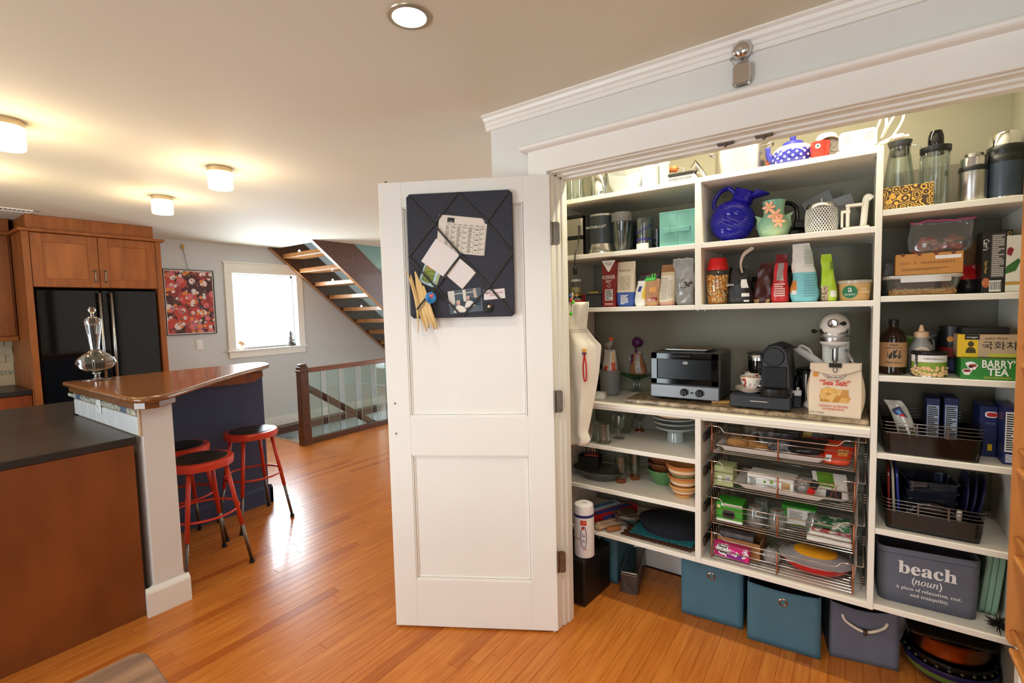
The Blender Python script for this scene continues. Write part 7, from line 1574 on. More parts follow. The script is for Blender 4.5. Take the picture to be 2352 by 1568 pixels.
t = zipbag('pink_zip_bag', 'large clear zip bag with a pink zip heaped on the orange cracker carton', 'zip bag', (.235, .17, .12), 2.275, A2 + .147, .09, 13, (222, 84, 140), (.01, .02), film, (mat('snack_bits', (176, 120, 90), .7, rgb2=(190, 50, 50), scale=30, contrast=(.5, .55)), 40, .011, .45, 'snacks'))
pouch('grey_plastic_bags', 'pile of folded grey plastic bags at the left end of this shelf', 'bags', (.122, .075, .13), 2.37, A2, .12, [mat('grey_bag_film', (116, 122, 130), .35, rgb2=(170, 174, 180), scale=20)], crinkle=.02, seed=81, n=26, m=14)
pouch('red_black_bag', 'red and black snack bag between the glass box and black carton', 'bag', (.322, .055, .1), 2.3, A2, .08, [mat('black_print_film', (26, 24, 26), .3, var=.3), mat('red_print_film', (190, 30, 34), .3)], [(-1.1, 1.1, .52, 1, 1)], crinkle=.01, seed=82, n=24, m=14)
pouch('tan_chip_bag', 'tan paper bag behind the pink zip bag', 'bag', (.31, .1, .19), 2.42, A2, .08, [mat('tan_bag', (150, 116, 76), .6, var=.1)], crinkle=.012, seed=83, n=22, m=12)
blk = mat('black_carton', (24, 23, 22), .4, var=.1)
t = carton('black_cracker_carton', 'tall black cracker carton with gold lettering on its edge', 'carton', (.373, .072, .205), 2.25, A2, .075, blk, rz=R(4)); gl_ = flat((206, 176, 80))
word(t, 'Carr\u2019s Table Water Crackers', .87, .6, .014, gl_, 2.1, rot=(R(90), R(90), 0)); word(t, 'Carr\u2019s', .1, .78, .02, white_ink, .5, rot=(R(90), R(90), 0)); word(t, 'Table Water', .12, .42, .01, gl_, .6, rot=(R(90), R(90), 0))
plate(t, 'nutrition_frame', .28, .24, .76, .95, flat((66, 64, 60))); lines(t, 'fine_print', .32, .26, .72, .93, 22, flat((190, 186, 178)), .0014); barcode(t, .26, .02, .66, .2)
g = G(); g.lathe([(0, 0), (.016, 0), (.0165, .001)], 24, M=Matrix.Translation((-.026, -.0378, .034)) @ Matrix.Rotation(R(90), 4, 'X'), sx=.6); build('cracker_print', g, mat('cracker_print', (190, 140, 84), .5, rgb2=(176, 70, 50), scale=90), t)
t = carton('white_carton', 'white patterned carton with a red tulip print at the right picture edge', 'carton', (.420, .046, .185), 2.25, A2, .06, mat('white_pattern_carton', (214, 212, 200), .5, var=.03)); plate(t, 'gold_stripe', 0, .13, 1, .19, flat((176, 140, 60)))
g = G(); g.prism([(-.025, .06), (.0, .07), (.01, .1), (.006, .11), (-.022, .085)], -.0312, -.03, 'y'); build('leaf_print', g, flat((50, 100, 44)), t); g = G(); g.prism([(-.022, .125), (-.012, .118), (-.006, .14), (-.014, .148), (-.021, .142)], -.0312, -.03, 'y'); build('tulip_print', g, flat((130, 30, 40)), t)
# shelf 3
r_ = .041
t = lathed('syrup_bottle', 'round dark syrup bottle with a brown printed label', 'bottle', (.112, 2.24 + r_, A3), [('glass', [(0, 0), (r_ - .004, 0), (r_, .004), (r_, .135), (r_ - .004, .15), (.02, .165), (.0145, .172), (.014, .19)], mat('syrup_glass', (34, 18, 12), .06, var=.2)), ('cap', [(.0155, .183), (.0155, .199), (.012, .201), (0, .201)], black)], n=36)
kl = mat('brown_label', (176, 138, 98), .6, var=.04); g = G(); g.lathe([(r_ + .0005, .028), (r_ + .0005, .118)], 30, a0=R(180), a1=R(360)); build('label', g, kl, t)
txt('Noble', t, (.0, -r_ - .002, .109), .011, ink, width=.024); txt('Handcrafted Tonic', t, (0, -r_ - .002, .099), .007, ink, width=.05); txt('Maple Syrup', t, (0, -r_ - .002, .045), .009, ink, width=.046)
g = G(); q = random.Random(4)
for k in range(26): x = q.uniform(-.02, .02); g.box(x, -math.sqrt(r_ * r_ - x * x) - .0012, .055 + .035 * q.random(), x + .003, -math.sqrt(r_ * r_ - x * x) + .001, .058 + .035 * q.random())
build('engraving', g, ink, t)
r_ = .038
t = lathed('honey_bottle', 'clear squeeze bottle with a cream pointed cap behind the peanut can', 'bottle', (.195, 2.285 + r_, A3), [('bottle', [(0, 0), (r_ - .003, 0), (r_, .004), (r_, .075), (r_ * .94, .1), (.022, .122), (.02, .135)], mat('cloudy_bottle', (150, 150, 146), .3, var=.05)), ('cap', [(.0225, .133), (.0225, .15), (.02, .153), (.009, .156), (.007, .168), (.004, .178), (0, .179)], mat('cream_cap', (226, 190, 150), .4))], n=32)
g = G(); g.cyl(.026, 0, .001, 24, M=Matrix.Translation((0, -r_ - .0006, .075)) @ Matrix.Rotation(R(90), 4, 'X')); build('round_label', g, flat((226, 206, 178)), t); g = G(); g.prism([(-.012, .068), (.012, .068), (.006, .076), (.012, .088), (.002, .08), (0, .092), (-.002, .08), (-.012, .088), (-.006, .076)], -r_ - .003, -r_ - .0012, 'y'); build('agave_print', g, mat('agave_print', (60, 130, 60), .5, rgb2=(190, 90, 40), scale=80), t)
r_ = .0495
t = lathed('peanut_can', 'round can of peanuts with black lid and green and white label', 'can', (.213, 2.213 + r_, A3), [('can', [(0, .002), (r_ - .002, .002), (r_, .0), (r_, .004), (r_ - .001, .006)], steel), ('green_band', [(r_ - .0008, .006), (r_ - .0008, .052)], flat((126, 160, 56))), ('white_band', [(r_ - .0007, .052), (r_ - .0007, .078)], white_ink), ('lid', [(r_, .076), (r_ + .0015, .079), (r_ + .0015, .086), (r_ - .004, .089), (0, .087)], black)], n=44)
g = G(); g.lathe([(r_ - .0003, .02), (r_ - .0003, .078)], 4, a0=R(214), a1=R(226)); build('black_stripe', g, ink, t)
txt('NATCO', t, ((r_ + .001) * math.cos(R(220)), (r_ + .001) * math.sin(R(220)), .05), .011, white_ink, rot=(R(90), R(-90), 0), width=.04); txt('GOURMET VIRGINIA PEANUTS', t, (.008, -r_ - .0015, .064), .007, ink, width=.055)
g = G(); q = random.Random(6)
for k in range(60):
    a = R(200 + 140 * q.random()); zz = .005 + .03 * q.random() ** 1.3; g.ball(.0052, ((r_ - .001) * math.cos(a), (r_ - .001) * math.sin(a), zz), 8, 6, (1.3, .5, .9), M=None)
build('peanut_print', g, mat('peanut_skin', (214, 168, 120), .5, rgb2=(232, 196, 152), scale=60), t)
pouch('green_produce_sack', 'bright green bag lying behind the syrup bottle', 'bag', (.185, .19, .13), 2.43, A3, .1, [mat('grass_green_film', (84, 128, 30), .4, rgb2=(116, 160, 50), scale=14)], crinkle=.01, seed=85, n=26, m=14, tw=1.0)
t = lathed('dark_coffee_can', 'black coffee can with red label print at the back of this shelf', 'can', (.292, 2.40, A3), [('can', [(0, 0), (.037, 0), (.0385, .003), (.0385, .165)], black), ('red_label', [(.0388, .06), (.0388, .095)], flat((130, 26, 30))), ('blue_label', [(.0388, .01), (.0388, .05)], flat((40, 44, 90))), ('lid', [(.04, .163), (.04, .172), (0, .173)], black)])
g = G(); g.cyl(.01, 0, .001, 18, M=Matrix.Translation((-.012, -.0375, .125)) @ Matrix.Rotation(R(90), 4, 'X')); build('gold_seal', g, mat('gold_seal', (186, 120, 50), .35, .5), t)
pouch('dark_foil_bag', 'black foil bag with a clear glint left of the coffee can', 'bag', (.235, .07, .15), 2.42, A3, .05, [mat('black_foil', (28, 27, 28))], crinkle=.012, seed=86, n=22, m=12)
bg3 = mat('green_tea_box', (44, 128, 50), .4, var=.05)
t = carton('green_tea_carton', 'flat green tea carton with white lettering and painted teacups, under a tan carton', 'carton', (.367, .15, .069), 2.215, A3, .13, bg3); pass
word(t, 'BARRY\u2019S', .64, .74, .036, white_ink, .6, bold=.0006); word(t, 'TEA', .6, .36, .034, white_ink, .34, bold=.0006); word(t, 'IRISH BREAKFAST', .6, .1, .009, gl_, .44)
g = G()
for cx_, cz_ in ((-.052, .052), (-.06, .028), (-.046, .046)):
    g.lathe([(0, 0), (.0125, .0), (.013, .0006)], 20, M=Matrix.Translation((cx_, -.0655, cz_)) @ Matrix.Rotation(R(90), 4, 'X'), sy=.55); g.prism([(cx_ - .012, cz_), (cx_ + .012, cz_), (cx_ + .006, cz_ - .014), (cx_ - .006, cz_ - .014)], -.0658, -.065, 'y')
build('cup_print', g, white_ink, t); g = G()
for cx_, cz_ in ((-.06, .028), (-.046, .046)): g.lathe([(0, .0006), (.0095, .0006), (.01, .0012)], 18, M=Matrix.Translation((cx_, -.0658, cz_)) @ Matrix.Rotation(R(90), 4, 'X'), sy=.45)
build('tea_print', g, flat((140, 40, 24)), t)
tank = mat('tan_carton', (196, 168, 134), .5, var=.03); yel = flat((236, 196, 40))
t = carton('korean_tea_carton', 'tan and yellow tea carton with a dark brush lettered title, on the green carton', 'carton', (.364, .155, .078), 2.262, A3 + .07, .09, tank); pass
plate(t, 'yellow_panel', 0, 0, .34, 1, yel); plate(t, 'black_tab', .12, .77, .36, 1, ink, .001); word(t, 'ssanggye', .24, .88, .008, white_ink, .18, off=.0016); word(t, '\uad6d\ud654\ucc28', .68, .5, .03, ink, .56); word(t, '\uae40\ub3d9\uace4 \ubc31\ub144\ucc28', .62, .82, .008, flat((120, 90, 60)), .36); plate(t, 'yellow_brush', .5, .04, 1, .17, flat((206, 200, 60)), r=.006)
g = G(); g.ball(1, (-.043, -.0455, .045), 12, 8, (.008, .001, .01)); g.prism([(-.056, .014), (-.03, .014), (-.031, .026), (-.037, .034), (-.049, .034), (-.055, .026)], -.0462, -.0452, 'y'); build('portrait_print', g, flat((70, 60, 24)), t)
t = carton('black_flat_box', 'black flat box lying on top of the tan tea carton', 'box', (.36, .12, .022), 2.29, A3 + .149, .06, black)
# shelves 4 and 5: smoked plastic bins with wire rims
smoke = clear('smoked_plastic', (92, 86, 78), .25, .08, haze=.35, hcol=(34, 30, 27))
dwire = mat('dark_wire', (126, 122, 116), .25, 1, var=.1)
def smoked_bin(x0, x1, y0, z, h, rim, label, d=.32):
    t = thing('smoked_bin', label, 'bin', ((x0 + x1) / 2, y0, z), 0, 'smoked plastic bins with wire rims'); w_ = x1 - x0
    a = rrect(-w_ / 2 + .008, .004, w_ / 2 - .008, d - .004, .018); b = rrect(-w_ / 2, 0, w_ / 2, d, .022); n_ = len(a)
    g = G(); g.add([(p[0], p[1], 0) for p in a] + [(p[0], p[1], h) for p in b], [(i, (i + 1) % n_, n_ + (i + 1) % n_, n_ + i) for i in range(n_)] + [tuple(range(n_))[::-1]]); build('tub', g, smoke, t)
    for k in range(4):
        zz = h + .003 + (rim - h) * k / 3.0; g = G(); g.tube([(p[0] * (1 + .008 * k), p[1] - .001 * k, zz) for p in b], .0019, 6, closed=True); build('rim_wire', g, dwire, t)
    for x in (-w_ * .14, w_ * .16):
        g = G(); g.box(x - .003, -.004, h - .004, x + .003, .002, rim + .003, .001); build('rim_strut', g, dwire, t)
    return t
smoked_bin(.084, .356, 2.212, A4, .075, .113, 'smoked plastic bin of pasta boxes with a wire rim on the fourth right shelf')
smoked_bin(.094, .368, 2.226, A5, .068, .108, 'smoked plastic bin of container lids with a wire rim on the fifth right shelf')
nb = mat('navy_carton', (30, 40, 92), .4, var=.06)
for k, (c3, y, lb) in enumerate((((.239, .040, .187), 2.37, 'navy pasta carton with white panel, left of the pair in bin'), ((.290, .040, .192), 2.37, 'navy pasta carton with white panel, right of the pair in bin'))):
    t = carton('pasta_carton', lb, 'carton', c3, y, A4 + .001, .12, nb); plate(t, 'nutrition_panel', .08, .2, .92, .86, flat((176, 186, 206))); lines(t, 'fine_print', .14, .22, .86, .84, 16, ink, .0013, seed=k)
t = carton('leaning_pasta_carton', 'slim navy and light blue pasta carton leaning diagonally in the bin', 'carton', (.0, .026, .15), 0, 0, .05, nb); t.location = (.206, 2.30, A4 + .03); t.rotation_euler = (0, R(-33), 0)
plate(t, 'blue_stripe', .3, .1, .75, .95, flat((90, 140, 200))); plate(t, 'yellow_stripe', 0, .55, 1, .59, yel, .0012); plate(t, 'yellow_stripe', 0, .04, 1, .08, yel, .0012); plate(t, 'red_oval', .25, .72, .85, .84, flat((196, 40, 44)), .0014, r=.008)
t = carton('leaning_pasta_carton', 'small navy spaghetti carton upright below the leaning one in the bin', 'carton', (.203, .026, .065), 2.235, A4 + .001, .04, nb); plate(t, 'blue_stripe', .3, .05, .7, .95, flat((90, 140, 200))); plate(t, 'yellow_stripe', 0, .0, 1, .05, yel, .0012)
t, yf = pouch('spaghetti_bag', 'cloudy bag of spaghetti leaning left inside the pasta bin', 'bag', (.165, .06, .18), 2.25, A4 + .002, .04, [mat('cloudy_spaghetti', (150, 150, 138), .35, rgb2=(196, 196, 190), scale=14, stretch=(3, 3, .3)), white_ink, mat('olive_window', (70, 66, 44), .5)], [(.0, .3, .05, .9, 1), (-.8, -.1, .05, .5, 2), (.35, .8, .05, .5, 2)], crinkle=.008, seed=88, lean=(-.05, .03), tw=.9)
pouch('dark_berry_bag', 'dark purple bag in the front left corner of the pasta bin', 'bag', (.125, .06, .07), 2.235, A4 + .001, .05, [mat('purple_dark_film', (36, 32, 60), .3, rgb2=(90, 40, 50), scale=30)], crinkle=.012, seed=89, n=20, m=10)
t = carton('navy_carton', 'navy pasta carton with a red oval standing right of the smoked bin', 'carton', (.383, .046, .178), 2.33, A4, .13, nb); plate(t, 'white_oval', .3, .78, 1, .9, white_ink, r=.009); plate(t, 'red_oval', .4, .8, 1, .88, flat((190, 40, 40)), .0012, r=.006); word(t, 'ROTINI', .6, .66, .009, flat((130, 140, 180)), .5); plate(t, 'yellow_mark', .5, .12, .75, .25, yel)
t = carton('navy_carton', 'tall navy carton with a white nutrition panel beside the wooden rack', 'carton', (.424, .034, .192), 2.25, A4, .15, nb); plate(t, 'nutrition_panel', .12, .22, 1, .92, white_ink); lines(t, 'fine_print', .2, .24, .95, .9, 16, ink, .0013); lines(t, 'white_print', .2, .03, .9, .18, 5, white_ink, .0012)
# lids in the lower bin
for k, (x, c, an, lb) in enumerate(((.115, (120, 22, 26), 4, 'dark red container lid standing at the left in the smoked bin'), (.131, (190, 190, 176), 7, 'white container lid standing beside the dark red lid'), (.146, (40, 60, 150), 9, 'blue container lid standing third from left in the smoked bin'))):
    t = thing('container_cover', lb, 'lid', (x, 2.42, A5 + .004), rot=(0, R(an * -.4), 0), group='container lids in the smoked bin'); g = G(); g.prism([(p[0], p[1]) for p in rrect(-.11, 0, .11, .2, .03)], -.004, .004, 'x', b=.002); build('lid', g, mat('lid_plastic_%d' % k, c, .25), t)
for k in range(4):
    t = thing('clear_container', ('lowest', 'second', 'third', 'topmost')[k] + ' of the nested clear containers lying in the smoked bin', 'container', (.232, 2.40, A5 + .015 + .035 * k), R(3 * k), 'nested clear containers'); g = G(); panf(g, .14, .14, .15, .15, .045); build('container', g, clear('bluish_plastic', (150, 158, 176), .5, .06, haze=.25, hcol=(60, 64, 84)), t)
t = thing('arched_cover', 'dark lid with an arched rim standing at the front of the smoked bin', 'lid', (.235, 2.262, A5 + .004)); g = G(); g.tube([(p[0], 0, p[1]) for p in arc(0, .03, .068, 0, PI, 16)], .007, 8); g.prism(arc(0, .03, .066, 0, PI, 16), -.002, .002, 'y'); build('lid', g, smoke, t)
t = thing('serving_scoop', 'white plastic handle upright at the right of the smoked bin', 'utensil', (.306, 2.262, A5 + .045)); g = G(); g.tube([(0, 0, -.03), (0, 0, .03), (.002, 0, .055)], [.006, .0085, .007], 10); build('handle', g, mat('off_white_plastic', (206, 196, 182), .4), t)
for k in range(3):
    t = thing('navy_container_cover', ('inner', 'middle', 'outer')[k] + ' navy container lid leaning at the right end of the smoked bin', 'lid', (.322 + .013 * k, 2.41, A5 + .004), rot=(0, R(6 + 3 * k), 0), group='navy container lids'); g = G(); g.prism(arc(0, .1, .1, 0, 2 * PI, 26)[:-1], -.003, .003, 'x', b=.001); build('lid', g, mat('navy_lid_plastic', (26, 26, 62), .3), t)
# lettered grey canvas basket
W_, D_, H_ = .29, .26, .215
t = thing('lettered_basket', 'grey blue canvas basket with large white lettering on the lowest right shelf', 'basket', (.221, 2.256 + D_ / 2, A6), R(2))
o_ = rrect(-W_ / 2, -D_ / 2, W_ / 2, D_ / 2, .03, 5); n_ = len(o_); i_ = [(p[0] * .975, p[1] * .972) for p in o_]; g = G()
vs = []; fs = []
for j, (pl, z, s) in enumerate(((o_, 0, .965), (o_, .05, .985), (o_, H_ - .03, 1.0), (o_, H_, 1.004), (i_, H_, 1.0), (i_, .006, .97))):
    vs += [(p[0] * s, p[1] * s, z + (.006 * math.sin(p[0] * 16 + 1) if j in (3, 4) else 0)) for p in pl]
for j in range(5): fs += [(j * n_ + i, j * n_ + (i + 1) % n_, (j + 1) * n_ + (i + 1) % n_, (j + 1) * n_ + i) for i in range(n_)]
fs += [tuple(range(n_))[::-1], tuple(5 * n_ + i for i in range(n_))]; g.add(vs, fs, 0, True); build('basket', g, gy, t)
g = G(); g.tube([(p[0] * 1.006, p[1] * 1.006, H_ - .022 + .006 * math.sin(p[0] * 16 + 1)) for p in o_], .0012, 5, closed=True); build('hem_seam', g, mat('dark_canvas', (72, 76, 94), .8), t)
wl = flat((226, 224, 222)); yb_ = -D_ / 2 - .0012
def mb(s): return ''.join(chr(0x1D41A + ord(c) - 97) if 'a' <= c <= 'z' else chr(0x1D400 + ord(c) - 65) if 'A' <= c <= 'Z' else c for c in s)
def mi_(s): return ''.join(('\u210e' if c == 'h' else chr(0x1D44E + ord(c) - 97)) if 'a' <= c <= 'z' else c for c in s)
txt(mb('beach'), t, (.0, yb_, .142), .066, wl, width=.165, bold=.0006); txt('(' + mi_('noun') + ')', t, (.0, yb_, .098), .036, wl, width=.085, bold=.0004); txt(mb('A place of relaxation, rest,'), t, (.004, yb_, .066), .017, wl, width=.185); txt(mb('and tranquility.'), t, (.008, yb_, .044), .017, wl, width=.108)
t = thing('foam_cushion', 'pale mint green foam cushion leaning right of the lettered basket', 'cushion', (.398, 2.32, A6 + .004), rot=(0, R(5), 0)); g = G()
for k in range(3): g.prism(rrect(0, .0, .17, .235, .03), -.024 + k * .0165, -.009 + k * .0165, 'x', b=.003)
build('foam', g, mat('mint_foam', (130, 166, 146), .8, var=.06), t)
t = thing('dark_duster', 'dark bristly duster head lying at the right end of the lowest shelf', 'duster', (.412, 2.235, A6 + .022)); g = G(); q = random.Random(3)
for k in range(90):
    a = Vector((q.uniform(-1, .6), q.uniform(-.6, .6), q.uniform(-.3, .7))).normalized() * q.uniform(.02, .042); g.tube([(0, 0, 0), a], [.003, .0006], 4)
build('bristles', g, mat('black_bristle', (22, 20, 20), .8), t)
# pans on the floor
pc = (.318, 2.46); 
t = lathed('deep_dish', 'dark blue enamel bowl with a green band, lowest of the floor stack', 'bowl', (pc[0], pc[1], .001), [('bowl', [(0, .0), (.09, 0), (.125, .03), (.142, .062), (.146, .085), (.143, .088), (.138, .084), (.12, .034), (0, .006)], mat('dark_blue_enamel', (30, 26, 66), .2, var=.1)), ('green_band', [(.1315, .04), (.1405, .056), (.143, .066)], mat('green_enamel', (86, 110, 44), .3))], n=48)
t = lathed('dark_braiser', 'black bowl with dotted glaze nested inside the blue enamel bowl', 'bowl', (pc[0] - .002, pc[1], .052), [('bowl', [(0, .0), (.1, 0), (.13, .02), (.138, .06), (.135, .064), (.128, .02), (0, .006)], blackg)], n=44)
g = G()
for k in range(12): a = R(190 + k * 15); g.ball(.006, (.1365 * math.cos(a), .1365 * math.sin(a), .045), 8, 6)
build('dots', g, flat((60, 56, 34)), t)['kind'] = 'stuff'
cop = mat('copper_pan', (176, 106, 62), .22, 1, var=.08)
t = lathed('copper_pan', 'round copper saucepan on top of the dark bowls under the lowest shelf', 'pan', (pc[0] - .004, pc[1] + .005, .11), [('pan', [(0, .0), (.11, 0), (.124, .012), (.128, .075), (.132, .08), (.128, .082), (.122, .076), (.118, .012), (0, .006)], cop)], n=48)
t = thing('clear_box_cover', 'dark framed clear plastic box lid lying across the copper pan', 'lid', (pc[0] - .01, pc[1] + .01, .196), rot=(R(2), 0, R(4))); g = G(); g.prism(rrect(-.13, -.12, .13, .12, .03), 0, .012, 'z', b=.003); build('lid', g, clear('smoked_lid', (110, 108, 104), .3, .08, haze=.2, hcol=(50, 48, 46)), t)

# wooden door rack on the right door leaf, with boxes
maple = mat('maple_rack', (186, 122, 62), .42, rgb2=(206, 142, 78), scale=8, stretch=(5, 5, .6), detail=5)
d2 = bpy.data.objects.new('door_2', None); C.objects.link(d2); d2['kind'] = 'structure'; d2.location = (.447, 1.82, 0)
g = G(); g.box(0, -.76, .01, .035, 0, 2.055, .0015); build('door_leaf', g, trim_m, d2)
t = thing('spice_rack', 'maple door rack with round rails on the right door at picture edge', 'rack', (.391, 1.49, 0))
def rb(x0, y0, z0, x1, y1, z1, name, b=.003): g = G(); g.box(x0, y0, z0, x1, y1, z1, b); return build(name, g, maple, t)
for y0 in (-.27, .25):
    g = G(); g.prism([(-.055, 1.9), (-.055, .585)] + arc(-.035, .585, .02, PI, 1.5 * PI, 5) + [(.055, .545), (.055, 1.9)], y0, y0 + .018, 'y', b=.002); build('end_panel', g, maple, t)
rb(.045, -.252, .56, .055, .25, 1.9, 'back_panel', .001)
for z in (.548, .80, 1.03, 1.30, 1.57, 1.86): rb(-.05, -.252, z, .045, .25, z + .014, 'shelf_board', .003); g = G(); g.tube([(-.043, -.252, z + .058), (-.043, .25, z + .058)], .0065, 12); build('rail', g, maple, t)
boxy = mat('yellow_carton', (226, 176, 40), .45, var=.05)
for k, (z, h, m_, lb) in enumerate(((.563, .15, mat('white_blue_carton', (226, 226, 230), .45), 'white and yellow baking carton on the lowest shelf of the door rack'), (.815, .09, boxy, 'yellow canister on the second lowest shelf of the door rack'), (1.045, .1, boxy, 'yellow carton on the third lowest shelf of the door rack'))):
    t = thing('spice_carton', lb, 'carton', (.398, 1.655, z)); g = G(); g.box(-.03, -.055, 0, .03, .05, h, .002 if k != 1 else .012); build('carton', g, m_, t)
    if k == 0:
        g = G(); g.box(-.0306, -.0556, .0, .0306, .0506, .06, .001); build('yellow_band', g, flat((226, 190, 40)), t); txt('Domino', t, (-.0318, .0, .1), .045, flat((50, 50, 120)), rot=(R(90), 0, R(-90)), width=.09)


# ============================================================ MEMO BOARD AND THINGS ON THE OPEN DOOR
# coordinates run along the door leaf (u, out of the face, z)
DM = Matrix.Translation((HX, HY, 0)) @ Matrix.Rotation(R(30.03), 4, 'Z')
def on_door(name, label, cat, u, z, off, rz=0, group=None):
    t = thing(name, label, cat, DM @ Vector((u, -off, z)), group=group); t.rotation_euler = (Matrix.Rotation(R(30.03), 3, 'Z') @ Matrix.Rotation(rz, 3, 'Y')).to_euler(); return t
denim = mat('charcoal_denim', (47, 49, 58), .9, rgb2=(62, 64, 74), scale=300, bump=.1, bscale=500)
ribbon = mat('black_ribbon', (38, 38, 38), .7, rgb2=(58, 56, 50), scale=200)
bu0, bu1, bz0, bz1, bt = .131, .599, 1.453, 1.998, .018
t = on_door('memo_board', 'charcoal denim memo board with crossing ribbons hung on the white door', 'memo board', bu0, bz0, .002)
W2, H2 = bu1 - bu0, bz1 - bz0
g = G(); c_ = .014; g.prism([(c_, 0), (W2 - c_, 0), (W2, c_), (W2, H2 - c_), (W2 - c_, H2), (c_, H2), (0, H2 - c_), (0, c_)], -bt, 0, 'y', b=.004); build('padded_board', g, denim, t)
B = lambda u, z: (u - bu0, z - bz0)
nodes = {'a': (.254, 1.863), 'b': (.486, 1.865), 'c': (.369, 1.726), 'd': (.254, 1.587), 'e': (.49, 1.586), 'tl': (bu0 + .012, bz1 - .01), 'tr': (bu1 - .012, bz1 - .01), 'bl': (bu0 + .012, bz0 + .01), 'br': (bu1 - .012, bz0 + .01), 'tm': (.364, bz1 - .003), 'bm': (.365, bz0 + .003), 'lm': (bu0 + .003, 1.726), 'rm': (bu1 - .003, 1.726)}
for p, q, lift in (('tl', 'a', 0), ('a', 'c', .007), ('c', 'e', 0), ('e', 'br', .003), ('tr', 'b', 0), ('b', 'c', 0), ('c', 'd', .006), ('d', 'bl', .026), ('tm', 'a', 0), ('tm', 'b', 0), ('a', 'lm', 0), ('lm', 'd', .005), ('b', 'rm', 0), ('rm', 'e', 0), ('d', 'bm', .003), ('bm', 'e', .003)):
    if (p, q) == ('b', 'c'): continue
    a = Vector((*B(*nodes[p]), 0)); b = Vector((*B(*nodes[q]), 0)); d = (b - a).normalized(); nrm = Vector((-d.y, d.x, 0)) * .0042; vs = []; K = 8
    for k in range(K + 1):
        m_ = a.lerp(b, k / K); y = -bt - .0048 - lift * math.sin(PI * k / K) ** .6
        for s in (-1, 1):
            for yy in (0, .0012): vs.append((m_.x + s * nrm.x, y + yy, m_.y + s * nrm.y))
    fs = []
    for k in range(K):
        o0 = k * 4; fs += [(o0, o0 + 2, o0 + 6, o0 + 4), (o0 + 1, o0 + 5, o0 + 7, o0 + 3), (o0, o0 + 4, o0 + 5, o0 + 1), (o0 + 2, o0 + 3, o0 + 7, o0 + 6)]
    g = G(); g.add(vs, fs); build('ribbon', g, ribbon, t)
for k in 'abcde':
    g = G(); x, z = B(*nodes[k]); g.ball(1, (x, -bt - .003, z), 16, 8, (.0105, .006, .0105)); build('covered_button', g, denim, t)
paper = mat('matte_paper', (222, 212, 200), .8, var=.015); paperw = mat('blank_card', (226, 218, 216), .7, var=.015)
def sheet_on(name, label, cat, cx, cz, w_, h_, ang, off, m, th=.0012, r=0, group=None):
    t = on_door(name, label, cat, cx, cz, off, R(ang), group); g = G()
    if r: g.prism(rrect(-w_ / 2, -h_ / 2, w_ / 2, h_ / 2, r), -th, 0, 'y')
    else: g.box(-w_ / 2, -th, -h_ / 2, w_ / 2, 0, h_ / 2, .0003)
    build('sheet', g, m, t); t['w'] = w_; t['h'] = h_; t['d'] = 2 * th; return t
F0 = .002 + bt + .0004
sheet_on('paper_sheet', 'plain white sheet showing behind the printed calendar page', 'paper', .370, 1.812, .205, .16, 7.5, F0, paper, .0006)
t = sheet_on('calendar_page', 'printed weekly calendar page with ruled cells pinned under a ribbon', 'calendar', .384, 1.808, .196, .155, 7, F0 + .0012, paper, .0006)
w_, h_ = t['w'], t['h']
g = G()
for k in range(8): x = -w_ * .42 + k * w_ * .9 / 7; g.box(x, -.0016, -h_ * .45, x + .0006, -.001, h_ * .26)
for k in range(6): z = h_ * .26 - k * h_ * .71 / 5; g.box(-w_ * .42, -.0016, z, w_ * .48, -.001, z + .0006)
build('ruled_grid', g, flat((120, 112, 106)), t)
g = G(); g.box(-w_ * .4, -.0016, h_ * .34, -w_ * .24, -.001, h_ * .47); build('black_header', g, ink, t); txt('GARDENS', t, (-w_ * .32, -.0018, h_ * .365), .004, white_ink, ext=.0001)
for k, s in enumerate(('MON', 'TUESDAY', 'MONDAY', 'TUESDAY', 'WEDNESDAY', 'THURSDAY', 'FRIDAY')): txt(s, t, (-w_ * .36 + k * w_ * .9 / 7, -.0013, h_ * .3), .0042, ink, ext=.0002, width=w_ * .085)
g = G(); q = random.Random(4)
for r_ in range(5):
    for c in range(7):
        x0 = -w_ * .42 + c * w_ * .9 / 7 + .003; z0 = h_ * .26 - r_ * h_ * .71 / 5 - .004
        for k in range((5, 3, 6, 2, 6, 1, 2)[c]):
            if c == 5: g.box(x0 + .003, -.0016, z0 - .008, x0 + .018, -.001, z0 - .0045); break
            g.box(x0, -.0016, z0 - k * .0032 - .0011, x0 + .008 + .009 * q.random(), -.001, z0 - k * .0032)
build('cell_print', g, flat((84, 78, 74)), t)
t = sheet_on('blank_card', 'larger blank white card tucked diagonally under the ribbons', 'card', .278, 1.715, .13, .12, 36, F0 + .0026, paperw, .0006)
t = sheet_on('blank_card', 'smaller blank white card with a folded edge below the larger card', 'card', .366, 1.645, .092, .096, 42, F0 + .0024, paperw, .0008); g = G(); g.box(-.046, 0, -.048, .049, .0006, .046); build('folded_leaf', g, paper, t)
t = sheet_on('picture_card', 'rounded card printed with a sunset over green fields at left', 'card', .228, 1.652, .072, .108, 24, F0 + .0008, mat('pale_blue_card', (176, 200, 206), .4), .001, .006); bpy_m = mat('sunset_print', (206, 132, 56), .4, rgb2=(122, 80, 52), scale=20, stretch=(1, 1, 4))
g = G(); g.box(-.028, -.0016, .018, .022, -.001, .046); build('sunset_print', g, bpy_m, t); g = G(); g.prism([(-.03, .018), (.02, .018), (.026, -.03), (.008, -.046), (-.024, -.04)], -.0016, -.001, 'y'); build('field_print', g, mat('field_print', (76, 110, 40), .5, rgb2=(150, 150, 60), scale=120, contrast=(.4, .6)), t)
sheet_on('picture_card', 'second pale card edge showing behind the sunset card', 'card', .236, 1.645, .072, .1, 21, F0 - .0004, mat('pale_green_card', (150, 176, 170), .5), .0008, .006)
